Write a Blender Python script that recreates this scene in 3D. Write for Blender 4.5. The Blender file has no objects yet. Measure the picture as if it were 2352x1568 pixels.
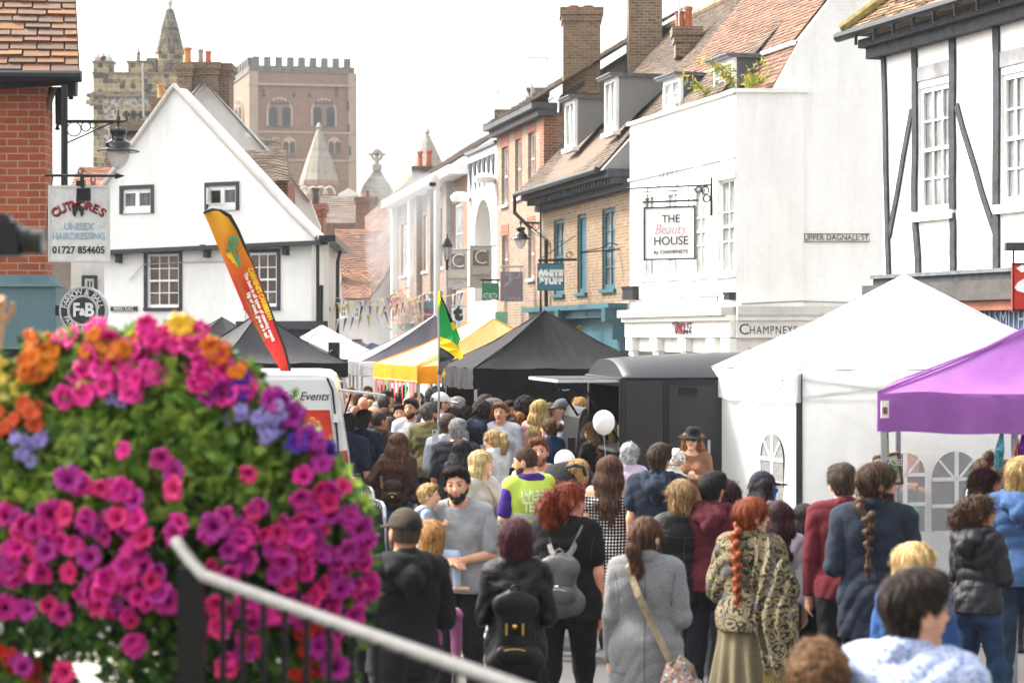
import bpy, math, random
import numpy as np
from mathutils import Vector, Matrix
from mathutils.geometry import tessellate_polygon
random.seed(7); RNG = np.random.RandomState(5)
SC = bpy.context.scene; COL = SC.collection; PI = math.pi
# ---------------------------------------------------------------- camera, sky, sun, exposure
F = 4600.0; HZ = 770.0; CAMZ = 2.7          # focal length and horizon in units of a 2352 px wide frame, camera height
cd = bpy.data.cameras.new('camera'); cam = bpy.data.objects.new('camera', cd); COL.objects.link(cam)
cam.location = (0, 0, CAMZ); cam.rotation_euler = (PI/2, 0, 0)
cd.sensor_width = 36; cd.lens = F/2352*36; cd.shift_y = -14/2352; cd.clip_end = 3000; cd.clip_start = .05
cd.dof.use_dof = True; cd.dof.focus_distance = 25; cd.dof.aperture_fstop = cd.lens/1000/.0228
SC.camera = cam
SUN_EL, SUN_AZ = math.radians(44), math.radians(-64)     # sun ahead of the camera and to the left
wd = bpy.data.worlds.new('World'); SC.world = wd; wd.use_nodes = True
nt = wd.node_tree; nt.nodes.clear()
sky = nt.nodes.new('ShaderNodeTexSky'); sky.sky_type = 'NISHITA'; sky.sun_disc = False
sky.sun_elevation = SUN_EL; sky.sun_rotation = SUN_AZ; sky.dust_density = 6; sky.air_density = 1.6; sky.ozone_density = .6
hs = nt.nodes.new('ShaderNodeHueSaturation'); hs.inputs['Saturation'].default_value = .22
bg = nt.nodes.new('ShaderNodeBackground'); bg.inputs[1].default_value = .15
wo = nt.nodes.new('ShaderNodeOutputWorld')
nt.links.new(sky.outputs[0], hs.inputs['Color']); nt.links.new(hs.outputs[0], bg.inputs[0]); nt.links.new(bg.outputs[0], wo.inputs[0])
sl = bpy.data.lights.new('sun', 'SUN'); sl.energy = 1.9; sl.angle = math.radians(6); sl.color = (1, .95, .87)
so = bpy.data.objects.new('sun', sl); COL.objects.link(so)
sd = Vector((math.sin(SUN_AZ)*math.cos(SUN_EL), math.cos(SUN_AZ)*math.cos(SUN_EL), math.sin(SUN_EL)))
so.rotation_euler = sd.to_track_quat('Z', 'Y').to_euler(); so.location = (0, 0, 60)
SC.view_settings.view_transform = 'Standard'; SC.view_settings.look = 'None'; SC.view_settings.gamma = 1
SC.view_settings.exposure = 1.66
SC.cycles.max_bounces = 6; SC.cycles.diffuse_bounces = 3; SC.cycles.transparent_max_bounces = 12; SC.cycles.use_denoising = True
SC.cycles.caustics_reflective = False; SC.cycles.caustics_refractive = False

def at(x, y, Y): return Vector(((x-1176)/F*Y, Y, CAMZ+(HZ-y)/F*Y))
# ---------------------------------------------------------------- materials
MATS = {}
def srgb(c):
    if isinstance(c, str):
        c = [int(c[i:i+2], 16)/255 for i in (0, 2, 4)]
    return tuple((x/12.92 if x <= .04045 else ((x+.055)/1.055)**2.4) for x in c)+(1,)
class NT:
    def __init__(s, name):
        s.m = bpy.data.materials.new(name); s.m.use_nodes = True; s.t = s.m.node_tree
        s.b = s.t.nodes['Principled BSDF']
    def n(s, typ, **kw):
        q = s.t.nodes.new('ShaderNode'+typ)
        for k, v in kw.items():
            if k in q.inputs.keys(): q.inputs[k].default_value = v
            else: setattr(q, k, v)
        return q
    def l(s, a, b): s.t.links.new(a, b)
    def noise(s, vec, scale, detail=4, rough=.6):
        q = s.n('TexNoise', Scale=scale, Detail=detail, Roughness=rough)
        if vec is not None: s.l(vec, q.inputs['Vector'])
        return q
    def ramp(s, fac, stops):
        r = s.n('ValToRGB'); e = r.color_ramp.elements
        while len(e) < len(stops): e.new(.5)
        for i, (p, c) in enumerate(stops):
            e[i].position = p; e[i].color = c if len(c) == 4 else tuple(c)+(1,)
        s.l(fac, r.inputs[0]); return r
    def mix(s, fac, a, b, mode='MIX'):
        q = s.n('MixRGB', blend_type=mode)
        for i, v in ((0, fac), (1, a), (2, b)):
            if hasattr(v, 'is_output'): s.l(v, q.inputs[i])
            else: q.inputs[i].default_value = v
        return q.outputs[0]
    def bump(s, h, strength=.3, dist=.01):
        q = s.n('Bump', Strength=strength, Distance=dist); s.l(h, q.inputs['Height']); s.l(q.outputs[0], s.b.inputs['Normal']); return q
    def coord(s, kind='Object'):
        return s.n('TexCoord').outputs[kind]
    def scaled(s, vec, sc):
        q = s.n('Mapping'); q.inputs['Scale'].default_value = sc; s.l(vec, q.inputs['Vector']); return q.outputs[0]
def cached(fn):
    def g(*a, **k):
        key = (fn.__name__, a, tuple(sorted(k.items())))
        if key not in MATS: MATS[key] = fn(*a, **k)
        return MATS[key]
    return g
@cached
def paint(c, rough=.55, metal=0., var=.12, scale=3., bump=.15, bscale=40., spec=.4, name='paint'):
    t = NT(name); b = t.b; col = srgb(c)
    b.inputs['Roughness'].default_value = rough; b.inputs['Metallic'].default_value = metal; b.inputs['Specular IOR Level'].default_value = spec
    co = t.coord(); n = t.noise(co, scale, 6)
    dark = tuple(x*(1-var*2) for x in col[:3])+(1,); lite = tuple(min(1, x*(1+var)) for x in col[:3])+(1,)
    r = t.ramp(n.outputs[0], [(.3, dark), (.5, col), (.7, lite)]); t.l(r.outputs[0], b.inputs['Base Color'])
    if bump: t.bump(t.noise(co, bscale, 3).outputs[0], bump, .01)
    return t.m
@cached
def plaster(c, dirt=.25, dirtc='8a8578', bump=.35, brickbump=False):
    t = NT('plaster'); b = t.b; b.inputs['Roughness'].default_value = .75; co = t.coord(); col = srgb(c)
    n = t.noise(t.scaled(co, (1, 1, .35)), 1.3, 8, .65)
    r = t.ramp(n.outputs[0], [(.42, (0, 0, 0)), (.75, (dirt,)*3)])
    n2 = t.noise(co, 9, 5)
    base = t.mix(.10, col, t.ramp(n2.outputs[0], [(.3, (.5,)*3), (.7, (1,)*3)]).outputs[0], 'MULTIPLY')
    t.l(t.mix(r.outputs[0], base, srgb(dirtc)), b.inputs['Base Color'])
    sk = t.noise(t.scaled(co, (4, 4, .22)), 1.6, 6, .7); b.inputs['Base Color'].links[0].from_socket; bc = b.inputs['Base Color'].links[0].from_socket; t.l(t.mix(t.ramp(sk.outputs[0], [(.55, (0, 0, 0)), (.75, (dirt*.9,)*3)]).outputs[0], bc, srgb('9a958a')), b.inputs['Base Color'])
    h = t.noise(co, 22, 6).outputs[0]
    if brickbump:
        uv = t.coord('UV'); br = t.n('TexBrick'); t.l(uv, br.inputs['Vector'])
        br.inputs['Color1'].default_value = (1,)*4; br.inputs['Color2'].default_value = (.8, .8, .8, 1); br.inputs['Mortar'].default_value = (0, 0, 0, 1)
        br.inputs['Scale'].default_value = 1; br.inputs['Brick Width'].default_value = .225; br.inputs['Row Height'].default_value = .075; br.inputs['Mortar Size'].default_value = .007; br.inputs['Mortar Smooth'].default_value = .6
        h = t.mix(.5, h, br.outputs[0])
    t.bump(h, bump, .012); return t.m
@cached
def brick(c1, c2, mortar='b9b0a0', dark='4a3f38', darkamt=.25, w=.225, h=.075):
    t = NT('brick'); b = t.b; b.inputs['Roughness'].default_value = .85; uv = t.coord('UV')
    wob = t.noise(uv, 4, 3); mp = t.n('VectorMath', operation='MULTIPLY_ADD'); t.l(wob.outputs['Color'], mp.inputs[0]); mp.inputs[1].default_value = (.012, .012, 0); t.l(uv, mp.inputs[2])
    br = t.n('TexBrick'); t.l(mp.outputs[0], br.inputs['Vector'])
    br.inputs['Scale'].default_value = 1; br.inputs['Brick Width'].default_value = w; br.inputs['Row Height'].default_value = h
    br.inputs['Mortar Size'].default_value = .007; br.inputs['Mortar Smooth'].default_value = .3; br.inputs['Bias'].default_value = 0
    br.inputs['Color1'].default_value = srgb(c1); br.inputs['Color2'].default_value = srgb(c2); br.inputs['Mortar'].default_value = srgb(mortar)
    # per-brick darkening: noise sampled on snapped coordinates
    sn = t.n('VectorMath', operation='SNAP'); t.l(mp.outputs[0], sn.inputs[0]); sn.inputs[1].default_value = (w/2, h, 1)
    wn = t.n('TexWhiteNoise'); t.l(sn.outputs[0], wn.inputs['Vector'])
    r = t.ramp(wn.outputs[0], [(.55, (0, 0, 0)), (1, (darkamt*2,)*3)])
    inv = t.n('Math', operation='SUBTRACT'); inv.inputs[0].default_value = 1; t.l(br.outputs['Fac'], inv.inputs[1])
    mm = t.n('Math', operation='MULTIPLY'); t.l(r.outputs[0], mm.inputs[0]); t.l(inv.outputs[0], mm.inputs[1])
    c = t.mix(mm.outputs[0], br.outputs[0], srgb(dark))
    n = t.noise(uv, .9, 7, .7); c = t.mix(t.ramp(n.outputs[0], [(.45, (0, 0, 0)), (.8, (.5,)*3)]).outputs[0], c, srgb(dark))
    t.l(c, b.inputs['Base Color'])
    t.bump(t.mix(.3, inv.outputs[0], t.noise(uv, 60, 4).outputs[0]), .6, .012); return t.m
@cached
def tilemat(*cols, moss='6b6434'):
    t = NT('roof_tiles'); b = t.b; b.inputs['Roughness'].default_value = .85
    a = t.n('Attribute', attribute_name='rnd'); k = len(cols)
    r = t.ramp(a.outputs['Fac'], [((i+.5)/k, srgb(c)) for i, c in enumerate(cols)])
    co = t.coord(); n = t.noise(co, 7, 6, .7)
    c = t.mix(t.ramp(n.outputs[0], [(.5, (0, 0, 0)), (.8, (.7,)*3)]).outputs[0], r.outputs[0], srgb(moss))
    n2 = t.noise(co, 45, 3); c = t.mix(t.ramp(n2.outputs[0], [(.62, (0, 0, 0)), (.7, (.5,)*3)]).outputs[0], c, srgb('8f887a'))
    t.l(c, b.inputs['Base Color']); t.bump(n2.outputs[0], .4, .01); return t.m
@cached
def stonemat(c1, c2, c3, scale=1.5, w=.9, h=.35, dark=.5):
    t = NT('stone'); b = t.b; b.inputs['Roughness'].default_value = .9; uv = t.coord('UV'); co = t.coord()
    br = t.n('TexBrick'); t.l(uv, br.inputs['Vector']); br.inputs['Scale'].default_value = 1; br.inputs['Brick Width'].default_value = w; br.inputs['Row Height'].default_value = h
    br.inputs['Mortar Size'].default_value = .02; br.inputs['Color1'].default_value = srgb(c1); br.inputs['Color2'].default_value = srgb(c2); br.inputs['Mortar'].default_value = srgb(c3)
    n = t.noise(co, scale, 8, .7); sn = t.n('VectorMath', operation='SNAP'); t.l(uv, sn.inputs[0]); sn.inputs[1].default_value = (w/2, h, 1); wn = t.n('TexWhiteNoise'); t.l(sn.outputs[0], wn.inputs['Vector']); ms = t.n('Math', operation='MULTIPLY_ADD'); t.l(wn.outputs[0], ms.inputs[0]); ms.inputs[1].default_value = .35; t.l(n.outputs[0], ms.inputs[2])
    c = t.mix(t.ramp(ms.outputs[0], [(.66, (0, 0, 0)), (.8, (dark,)*3)]).outputs[0], br.outputs[0], srgb('1a1715'))
    t.l(c, b.inputs['Base Color']); t.bump(n.outputs[0], .5, .05); return t.m
@cached
def flintmat():
    t = NT('flint'); b = t.b; b.inputs['Roughness'].default_value = .8; co = t.coord()
    v = t.n('TexVoronoi', Scale=5.); t.l(co, v.inputs['Vector'])
    r = t.ramp(v.outputs['Color'], [(.1, srgb('514a44')), (.35, srgb('9a9084')), (.7, srgb('cfc7b8'))])
    t.l(r.outputs[0], b.inputs['Base Color']); t.bump(v.outputs[0], .6, .05); return t.m
@cached
def glassmat(c='20262a', rough=.06):
    t = NT('window_glass'); b = t.b; b.inputs['Roughness'].default_value = rough; b.inputs['Specular IOR Level'].default_value = .9
    co = t.coord(); n = t.noise(co, 1.4, 4); cc = srgb(c)
    r = t.ramp(n.outputs[0], [(.35, tuple(x*.55 for x in cc[:3])), (.5, cc), (.66, tuple(min(1, x*1.7+.01) for x in cc[:3]))]); t.l(r.outputs[0], b.inputs['Base Color'])
    t.bump(t.noise(co, 3, 2).outputs[0], .08, .05); return t.m
@cached
def clear(c='ffffff', alpha=.25, rough=.1):
    t = NT('clear_plastic'); b = t.b; b.inputs['Base Color'].default_value = srgb(c); b.inputs['Roughness'].default_value = rough; b.inputs['Alpha'].default_value = alpha
    t.bump(t.noise(t.coord(), 6, 5).outputs[0], .6, .03); return t.m
@cached
def fabric(c, rough=.8, transl=0., bump=.5, fold=5., sheen=.0, var=.08, crease=0.):
    t = NT('fabric'); b = t.b; b.inputs['Roughness'].default_value = rough; col = srgb(c); b.inputs['Specular IOR Level'].default_value = .25
    co = t.coord(); n = t.noise(t.scaled(co, (1, 1, .5)), fold, 5, .55)
    r = t.ramp(n.outputs[0], [(.3, tuple(x*(1-var*2) for x in col[:3])), (.7, tuple(min(1, x*(1+var)) for x in col[:3]))])
    t.l(r.outputs[0], b.inputs['Base Color']); b.inputs['Sheen Weight'].default_value = sheen
    h_ = t.mix(.12, n.outputs[0], t.noise(co, 220, 2).outputs[0])
    if crease:
        for sc_, st in (((1, 1, .55), 6.), ((.6, .6, 1.3), 11.)):
            m_ = t.n('Math', operation='ABSOLUTE'); sb_ = t.n('Math', operation='SUBTRACT'); sb_.inputs[1].default_value = .5; t.l(t.noise(t.scaled(co, sc_), st, 3, .5).outputs[0], sb_.inputs[0]); t.l(sb_.outputs[0], m_.inputs[0]); h_ = t.mix(.55, h_, m_.outputs[0], 'ADD')
    t.bump(h_, bump, .02*(1+crease))
    if transl:
        tr = t.n('BsdfTranslucent'); tr.inputs[0].default_value = col; mx = t.n('MixShader'); mx.inputs[0].default_value = transl
        out = t.t.nodes['Material Output']; t.l(b.outputs[0], mx.inputs[1]); t.l(tr.outputs[0], mx.inputs[2]); t.l(mx.outputs[0], out.inputs[0])
    return t.m
@cached
def emitmat(c, e):
    t = NT('lit'); t.b.inputs['Emission Color'].default_value = srgb(c); t.b.inputs['Emission Strength'].default_value = e; return t.m
WHITE = paint('f2f1ee', .5, var=.03, name='white_paint'); BLACK = paint('1c1d20', .5, var=.2, name='black_paint'); IRON = paint('17181b', .35, .2, name='black_iron')
LEAD = paint('6d7076', .6, .3, var=.25, scale=6, name='lead'); STEEL = paint('b9bcbf', .35, .9, var=.1, name='steel'); TIMBER = paint('33353a', .75, var=.35, scale=8, bump=.6, bscale=18, name='dark_timber')
# ---------------------------------------------------------------- objects
def tag(o, label=None, cat=None, group=None, kind=None):
    for k, v in (('label', label), ('category', cat), ('group', group), ('kind', kind)):
        if v: o[k] = v
    return o
MW = {}
def thing(name, label, cat, loc=(0, 0, 0), rotz=0., group=None, scale=1.):
    o = bpy.data.objects.new(name, None); COL.objects.link(o); o.empty_display_size = .2
    o.location = loc; o.rotation_euler = (0, 0, rotz)
    MW[o.name] = Matrix.Translation(Vector(loc)) @ Matrix.Rotation(rotz, 4, 'Z')
    return tag(o, label, cat, group)
def rootm(p):
    while p.parent: p = p.parent
    return MW.get(p.name, Matrix())
def mesh_obj(name, V, Fc, mats, parent=None, smooth=False, mi=None, world=False, rnd=None, uv=True):
    V = np.asarray(V, dtype=np.float64).reshape(-1, 3)
    if world and parent is not None:
        m = np.array(rootm(parent).inverted()); V = V @ m[:3, :3].T + m[:3, 3]
    me = bpy.data.meshes.new(name)
    if isinstance(Fc, np.ndarray) and len(Fc):
        k = Fc.shape[1]; n = len(Fc)
        me.vertices.add(len(V)); me.vertices.foreach_set('co', V.astype(np.float32).ravel())
        me.loops.add(n*k); me.loops.foreach_set('vertex_index', Fc.astype(np.int32).ravel())
        me.polygons.add(n); me.polygons.foreach_set('loop_start', np.arange(0, n*k, k, dtype=np.int32))
        me.polygons.foreach_set('loop_total', np.full(n, k, dtype=np.int32)); me.update(calc_edges=True)
    else:
        me.from_pydata([tuple(v) for v in V], [], [tuple(f) for f in Fc]); me.update()
    for m in (mats if isinstance(mats, (list, tuple)) else [mats]): me.materials.append(m)
    if mi is not None: me.polygons.foreach_set('material_index', mi)
    if smooth: me.polygons.foreach_set('use_smooth', [True]*len(me.polygons))
    if rnd is not None:
        a = me.attributes.new('rnd', 'FLOAT', 'FACE'); a.data.foreach_set('value', rnd)
    o = bpy.data.objects.new(name, me); COL.objects.link(o)
    if parent is not None: o.parent = parent
    return o
def autouv(me):
    L = me.uv_layers.new(name='UVMap'); n = len(me.loops); out = np.zeros((n, 2), np.float32)
    co = np.zeros(len(me.vertices)*3, np.float32); me.vertices.foreach_get('co', co); co = co.reshape(-1, 3)
    for p in me.polygons:
        nx, ny, nz = p.normal; li = np.arange(p.loop_start, p.loop_start+p.loop_total); vi = [me.loops[i].vertex_index for i in li]; P = co[vi]
        h = math.hypot(nx, ny)
        if h < .15: out[li] = P[:, :2]
        else:
            out[li, 0] = (P[:, 0]*-ny+P[:, 1]*nx)/h; out[li, 1] = P[:, 2]/h
    L.data.foreach_set('uv', out.ravel())
class MB:
    def __init__(s): s.v = []; s.f = []; s.m = []
    def add(s, vs, fs, m=0):
        o = len(s.v); s.v += [tuple(v) for v in vs]; s.f += [tuple(i+o for i in f) for f in fs]; s.m += [m]*len(fs); return s
    def quad(s, a, b, c, d, m=0): return s.add([a, b, c, d], [(0, 1, 2, 3)], m)
    def hexa(s, p, m=0):   # p: 8 points, bottom ring then top ring
        return s.add(p, [(3, 2, 1, 0), (4, 5, 6, 7), (0, 1, 5, 4), (1, 2, 6, 5), (2, 3, 7, 6), (3, 0, 4, 7)], m)
    def box(s, x0, x1, y0, y1, z0, z1, m=0):
        return s.hexa([(x0, y0, z0), (x1, y0, z0), (x1, y1, z0), (x0, y1, z0), (x0, y0, z1), (x1, y0, z1), (x1, y1, z1), (x0, y1, z1)], m)
    def tube(s, pts, r, n=8, m=0, cap=True):
        pts = [Vector(p) for p in pts]; rs = r if isinstance(r, (list, tuple)) else [r]*len(pts); rings = []
        up = None
        for i, p in enumerate(pts):
            d = (pts[min(i+1, len(pts)-1)]-pts[max(i-1, 0)]).normalized()
            if up is None: up = d.orthogonal().normalized()
            a = (up-d*up.dot(d)).normalized(); up = a; b = d.cross(a)
            rings.append([p+(a*math.cos(2*PI*k/n)+b*math.sin(2*PI*k/n))*rs[i] for k in range(n)])
        vs = [v for R in rings for v in R]; fs = []
        for i in range(len(pts)-1):
            for k in range(n): fs.append((i*n+k, i*n+(k+1) % n, (i+1)*n+(k+1) % n, (i+1)*n+k))
        if cap: fs += [tuple(range(n))[::-1], tuple((len(pts)-1)*n+k for k in range(n))]
        return s.add(vs, fs, m)
    def lathe(s, prof, c, n=16, m=0, axis='Z'):
        c = Vector(c); vs = []; fs = []
        for r, z in prof:
            for k in range(n):
                a = 2*PI*k/n
                q = Vector((r*math.cos(a), r*math.sin(a), z)) if axis == 'Z' else (Vector((r*math.cos(a), z, r*math.sin(a))) if axis == 'Y' else Vector((z, r*math.cos(a), r*math.sin(a))))
                vs.append(c+q)
        for i in range(len(prof)-1):
            for k in range(n): fs.append((i*n+k, i*n+(k+1) % n, (i+1)*n+(k+1) % n, (i+1)*n+k))
        return s.add(vs, fs, m)
    def prism(s, outline, d, m=0):   # planar outline (3D points) extruded by vector d
        o = [Vector(p) for p in outline]; n = len(o); d = Vector(d); vs = o+[p+d for p in o]
        tri = tessellate_polygon([o]); fs = [tuple(t) for t in tri]+[tuple(i+n for i in t[::-1]) for t in tri]+[(i, (i+1) % n, n+(i+1) % n, n+i) for i in range(n)]
        return s.add(vs, fs, m)
    def build(s, name, mats, parent=None, smooth=False, world=True, label=None, uv=True):
        o = mesh_obj(name, s.v, s.f, mats, parent, smooth, s.m if any(s.m) else None, world)
        if uv: autouv(o.data)
        if label: o['label'] = label
        return o
def text(name, body, mat, parent, loc, size, rot=(PI/2, 0, 0), extr=.004, align='CENTER', shear=0., off=0., sx=1., space=1., world=True):
    c = bpy.data.curves.new(name, 'FONT'); c.body = body; c.size = size; c.extrude = extr; c.align_x = align; c.align_y = 'CENTER'; c.shear = shear; c.offset = off; c.space_character = space; c.resolution_u = 3
    c.materials.append(mat); o = bpy.data.objects.new(name, c); COL.objects.link(o)
    m = Matrix.Translation(Vector(loc)) @ (rot if isinstance(rot, Matrix) else Matrix.Rotation(rot[2], 4, 'Z') @ Matrix.Rotation(rot[0], 4, 'X') @ Matrix.Rotation(rot[1], 4, 'Z')) @ Matrix.Diagonal((sx, 1, 1, 1))
    if parent is not None:
        o.parent = parent
        if world: m = rootm(parent).inverted() @ m
    o.matrix_local = m
    return o
class Wall:   # a vertical plane between two plan points given by pixel column and depth; u runs along it, n points to the viewer
    def __init__(s, xa, Ya, xb, Yb):
        a = at(xa, HZ, Ya); b = at(xb, HZ, Yb); s.o = Vector((a.x, a.y, 0)); d = b-a; d.z = 0; s.L = d.length; s.t = d.normalized()
        s.n = Vector((s.t.y, -s.t.x, 0)); s.ang = math.atan2(s.t.y, s.t.x)
        if s.n.dot(-s.o) < 0: s.n = -s.n
    def uz(s, x, y):
        k = (x-1176)/F   # X = k*Y ; o.x+u*t.x = k*(o.y+u*t.y)
        u = (k*s.o.y-s.o.x)/(s.t.x-k*s.t.y); Y = s.o.y+u*s.t.y
        return u, CAMZ+(HZ-y)/F*Y
    def P(s, u, z, n=0.): q = s.o+s.t*u+s.n*n; return Vector((q.x, q.y, z))
    def px(s, x, y, n=0.): u, z = s.uz(x, y); return s.P(u, z, n)
    def rect(s, x0, y0, x1, y1):     # pixel rectangle -> u0,z0,u1,z1 (heights read at the middle)
        u0, _ = s.uz(x0, y0); u1, _ = s.uz(x1, y0); xm = (x0+x1)/2; return u0, s.uz(xm, y1)[1], u1, s.uz(xm, y0)[1]
    def box(s, mb, u0, u1, z0, z1, n0, n1, m=0):
        return mb.hexa([s.P(u0, z0, n1), s.P(u1, z0, n1), s.P(u1, z0, n0), s.P(u0, z0, n0), s.P(u0, z1, n1), s.P(u1, z1, n1), s.P(u1, z1, n0), s.P(u0, z1, n0)], m)
    def wall(s, name, outline, holes, mat, parent, depth=.3, reveal=.1, n=0.):
        mb = MB(); P = lambda q, k=n: s.P(q[0], q[1], k); polys = [outline]+[[(h[0], h[1]), (h[0], h[3]), (h[2], h[3]), (h[2], h[1])] for h in holes]
        flat = [q for pl in polys for q in pl]; tri = tessellate_polygon([[Vector((q[0], q[1], 0)) for q in pl] for pl in polys])
        mb.add([P(q) for q in flat], tri)
        for i in range(len(outline)):
            a, b = outline[i], outline[(i+1) % len(outline)]; mb.quad(P(a), P(b), P(b, n-depth), P(a, n-depth))
        for pl in polys[1:]:
            for i in range(4):
                a, b = pl[i], pl[(i+1) % 4]; mb.quad(P(a), P(b), P(b, n-depth), P(a, n-depth))
        return mb.build(name, mat, parent)
    def window(s, parent, r, fr=WHITE, gl=None, nx=2, ny=2, fw=.06, bw=.025, inset=.08, sill=WHITE, surround=None, sash=True, lead=0, sillw=.08, n=0., name='window'):
        u0, z0, u1, z1 = r; mb = MB(); n0, n1 = n-inset, n-inset+.05
        for a in ((u0, u0+fw, z0, z1), (u1-fw, u1, z0, z1), (u0+fw, u1-fw, z1-fw, z1), (u0+fw, u1-fw, z0, z0+fw*1.3)): s.box(mb, *a, n0, n1)
        zm = (z0+z1)/2
        if sash: s.box(mb, u0+fw, u1-fw, zm-.025, zm+.025, n0, n1+.004)
        for i in range(1, nx):
            u = u0+fw+(u1-u0-2*fw)*i/nx; s.box(mb, u-bw/2, u+bw/2, z0+fw, z1-fw, n0+.01, n1-.012)
        for j in range(1, ny):
            if sash and abs(j*2-ny) < .1: continue
            z = z0+fw+(z1-z0-2*fw)*j/ny; s.box(mb, u0+fw, u1-fw, z-bw/2, z+bw/2, n0+.013, n1-.015)
        w = mb.build(name, fr, parent)
        g = MB(); g.quad(s.P(u0+fw/2, z0+fw/2, n0+.008), s.P(u1-fw/2, z0+fw/2, n0+.008), s.P(u1-fw/2, z1-fw/2, n0+.008), s.P(u0+fw/2, z1-fw/2, n0+.008)); g.build('pane', gl or glassmat(), w)
        if sill:
            b = MB(); s.box(b, u0-.08, u1+.08, z0-sillw, z0-.002, n-inset, n+.07); b.build('sill', sill, w)
        if surround:
            b = MB(); e = .09
            for a in ((u0-e, u0, z0-e, z1+e), (u1, u1+e, z0-e, z1+e), (u0, u1, z1, z1+e), (u0, u1, z0-e, z0-.085)): s.box(b, *a, n-.05, n+.03)
            b.build('surround', surround, w)
        return w
def tile_roof(name, el, er, rr, rl, mat, parent, gauge=.11, tw=.17, lift=.025, jit=.012, sag=0., seed=1):
    rg = random.Random(seed); el, er, rr, rl = map(Vector, (el, er, rr, rl)); N = (er-el).cross(rl-el).normalized()
    if N.z < 0: N = -N
    slope = ((rl-el).length+(rr-er).length)/2; rows = max(2, int(slope/gauge)); V = []; Fs = []; R = []; cl = rg.random()
    for i in range(rows):
        t0, t1 = i/rows, min(1, (i+1.25)/rows); tb = (i+1)/rows
        a0, b0 = el.lerp(rl, t0), er.lerp(rr, t0); a1, b1 = el.lerp(rl, t1), er.lerp(rr, t1)
        n = max(1, int((b0-a0).length/tw)); off = .5*(i % 2)/n
        for k in range(n+(1 if off else 0)):
            s0, s1 = max(0, k/n-off), min(1, (k+1)/n-off)
            if s1-s0 < .1/n: continue
            e = .03/n; l = lift*(.7+.6*rg.random()); dj = (rl-el).normalized()*jit*(rg.random()-.5)*2
            sg = -N*sag*math.sin(PI*(s0+s1)/2)*math.sin(PI*min(1, t0+.2))
            p = [a0.lerp(b0, s0+e)+N*l+dj+sg, a0.lerp(b0, s1-e)+N*l*(.8+.4*rg.random())+dj+sg, a1.lerp(b1, s1-e)+N*.002+sg, a1.lerp(b1, s0+e)+N*.002+sg]
            q = [a0.lerp(b0, s0+e)-N*.004+dj+sg, a0.lerp(b0, s1-e)-N*.004+dj+sg]
            o = len(V); V += p+q; Fs += [(o, o+1, o+2, o+3), (o, o+4, o+5, o+1)]; cl = rg.random() if rg.random() < .75 else cl; R += [cl, cl]
    o = len(V); V += [el-N*.03, er-N*.03, rr-N*.03, rl-N*.03]; Fs.append((o, o+1, o+2, o+3)); R.append(.2)
    return mesh_obj(name, V, Fs, mat, parent, False, None, True, R)
def ridge_caps(parent, a, b, mat, r=.12, seg=.35, name='ridge'):
    a, b = Vector(a), Vector(b); n = max(2, int((b-a).length/seg)); mb = MB()
    for i in range(n): mb.tube([a.lerp(b, i/n), a.lerp(b, (i+1.04)/n)], [r*(.95+.1*random.random()), r], 10)
    return mb.build(name, mat, parent)
def chimney(parent, x0, x1, ytop, ybot, Y, mat, depth=.9, pots=(), cap=.12, potmat=None, name='chimney', capmat=None):
    a = at(x0, ytop, Y); b = at(x1, ybot, Y); mb = MB(); h = (a.z-b.z); d = depth
    mb.box(a.x, b.x, Y, Y+d, b.z, a.z-cap*3)
    mb.box(a.x-cap*.35, b.x+cap*.35, Y-cap*.35, Y+d+cap*.35, a.z-cap*3, a.z-cap*1.6); mb.box(a.x-cap*.7, b.x+cap*.7, Y-cap*.7, Y+d+cap*.7, a.z-cap*1.6, a.z)
    c = mb.build(name, mat, parent)
    for (px_, yt, w, col) in pots:
        p = at(px_, ytop, Y); t = at(px_, yt, Y); r = w/F*Y/2; q = MB(); hh = t.z-a.z
        q.lathe([(r*1.15, -.02), (r*1.0, hh*.1), (r*.85, hh*.55), (r*.9, hh*.85), (r*1.12, hh*.88), (r*1.12, hh), (r*.7, hh), (r*.65, hh*.5)], (p.x, Y+d/2, a.z), 14)
        q.build('chimney_pot', paint(col, .8, var=.2, name='terracotta'), c, smooth=False)
    return c
# ================================================================= ground
def asphalt():
    t = NT('asphalt'); b = t.b; b.inputs['Roughness'].default_value = .9; co = t.coord()
    n = t.noise(co, .5, 8, .7); n2 = t.noise(co, 90, 2)
    r = t.ramp(n.outputs[0], [(.3, (.075, .072, .068)), (.7, (.125, .12, .115))]); t.l(t.mix(.35, r.outputs[0], n2.outputs[0], 'MULTIPLY'), b.inputs['Base Color'])
    t.bump(n2.outputs[0], .5, .01); return t.m
tag(MB().quad((-1500, -200, 0), (1500, -200, 0), (1500, 2500, 0), (-1500, 2500, 0)).build('ground', asphalt()), kind='structure')
pave = stonemat('8e8a84', '9a958e', '6d6a66', 3, .6, .6, .15)
def ray_plane(x, y, P, N):
    d = Vector(((x-1176)/F, 1, (HZ-y)/F)); o = Vector((0, 0, CAMZ)); return o+d*((Vector(P)-o).dot(N)/d.dot(N))
def bld(name, label, cat, x, Y, group=None): q = at(x, HZ, Y); return thing(name, label, cat, (q.x, q.y, 0), 0, group)
def backing(w, par, u0, u1, z, d=5., z0=0., mat=None, name='rear_wall'):
    mb = MB(); w.box(mb, u0, u1, z0, z, -d, -.31); return mb.build(name, mat or plaster('d8d5ce'), par)
def wbox(w, par, name, mat, *bs):
    mb = MB()
    for b in bs: w.box(mb, *b)
    return mb.build(name, mat, par)
def signtext(w, par, body, u, z, n, size, mat, **k):
    ang = w.ang if w.t.cross(Vector((0, 0, 1))).dot(w.n) > 0 else w.ang+PI
    return text('lettering', body, mat, par, w.P(u, z, n), size, (PI/2, 0, ang), **k)
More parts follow.
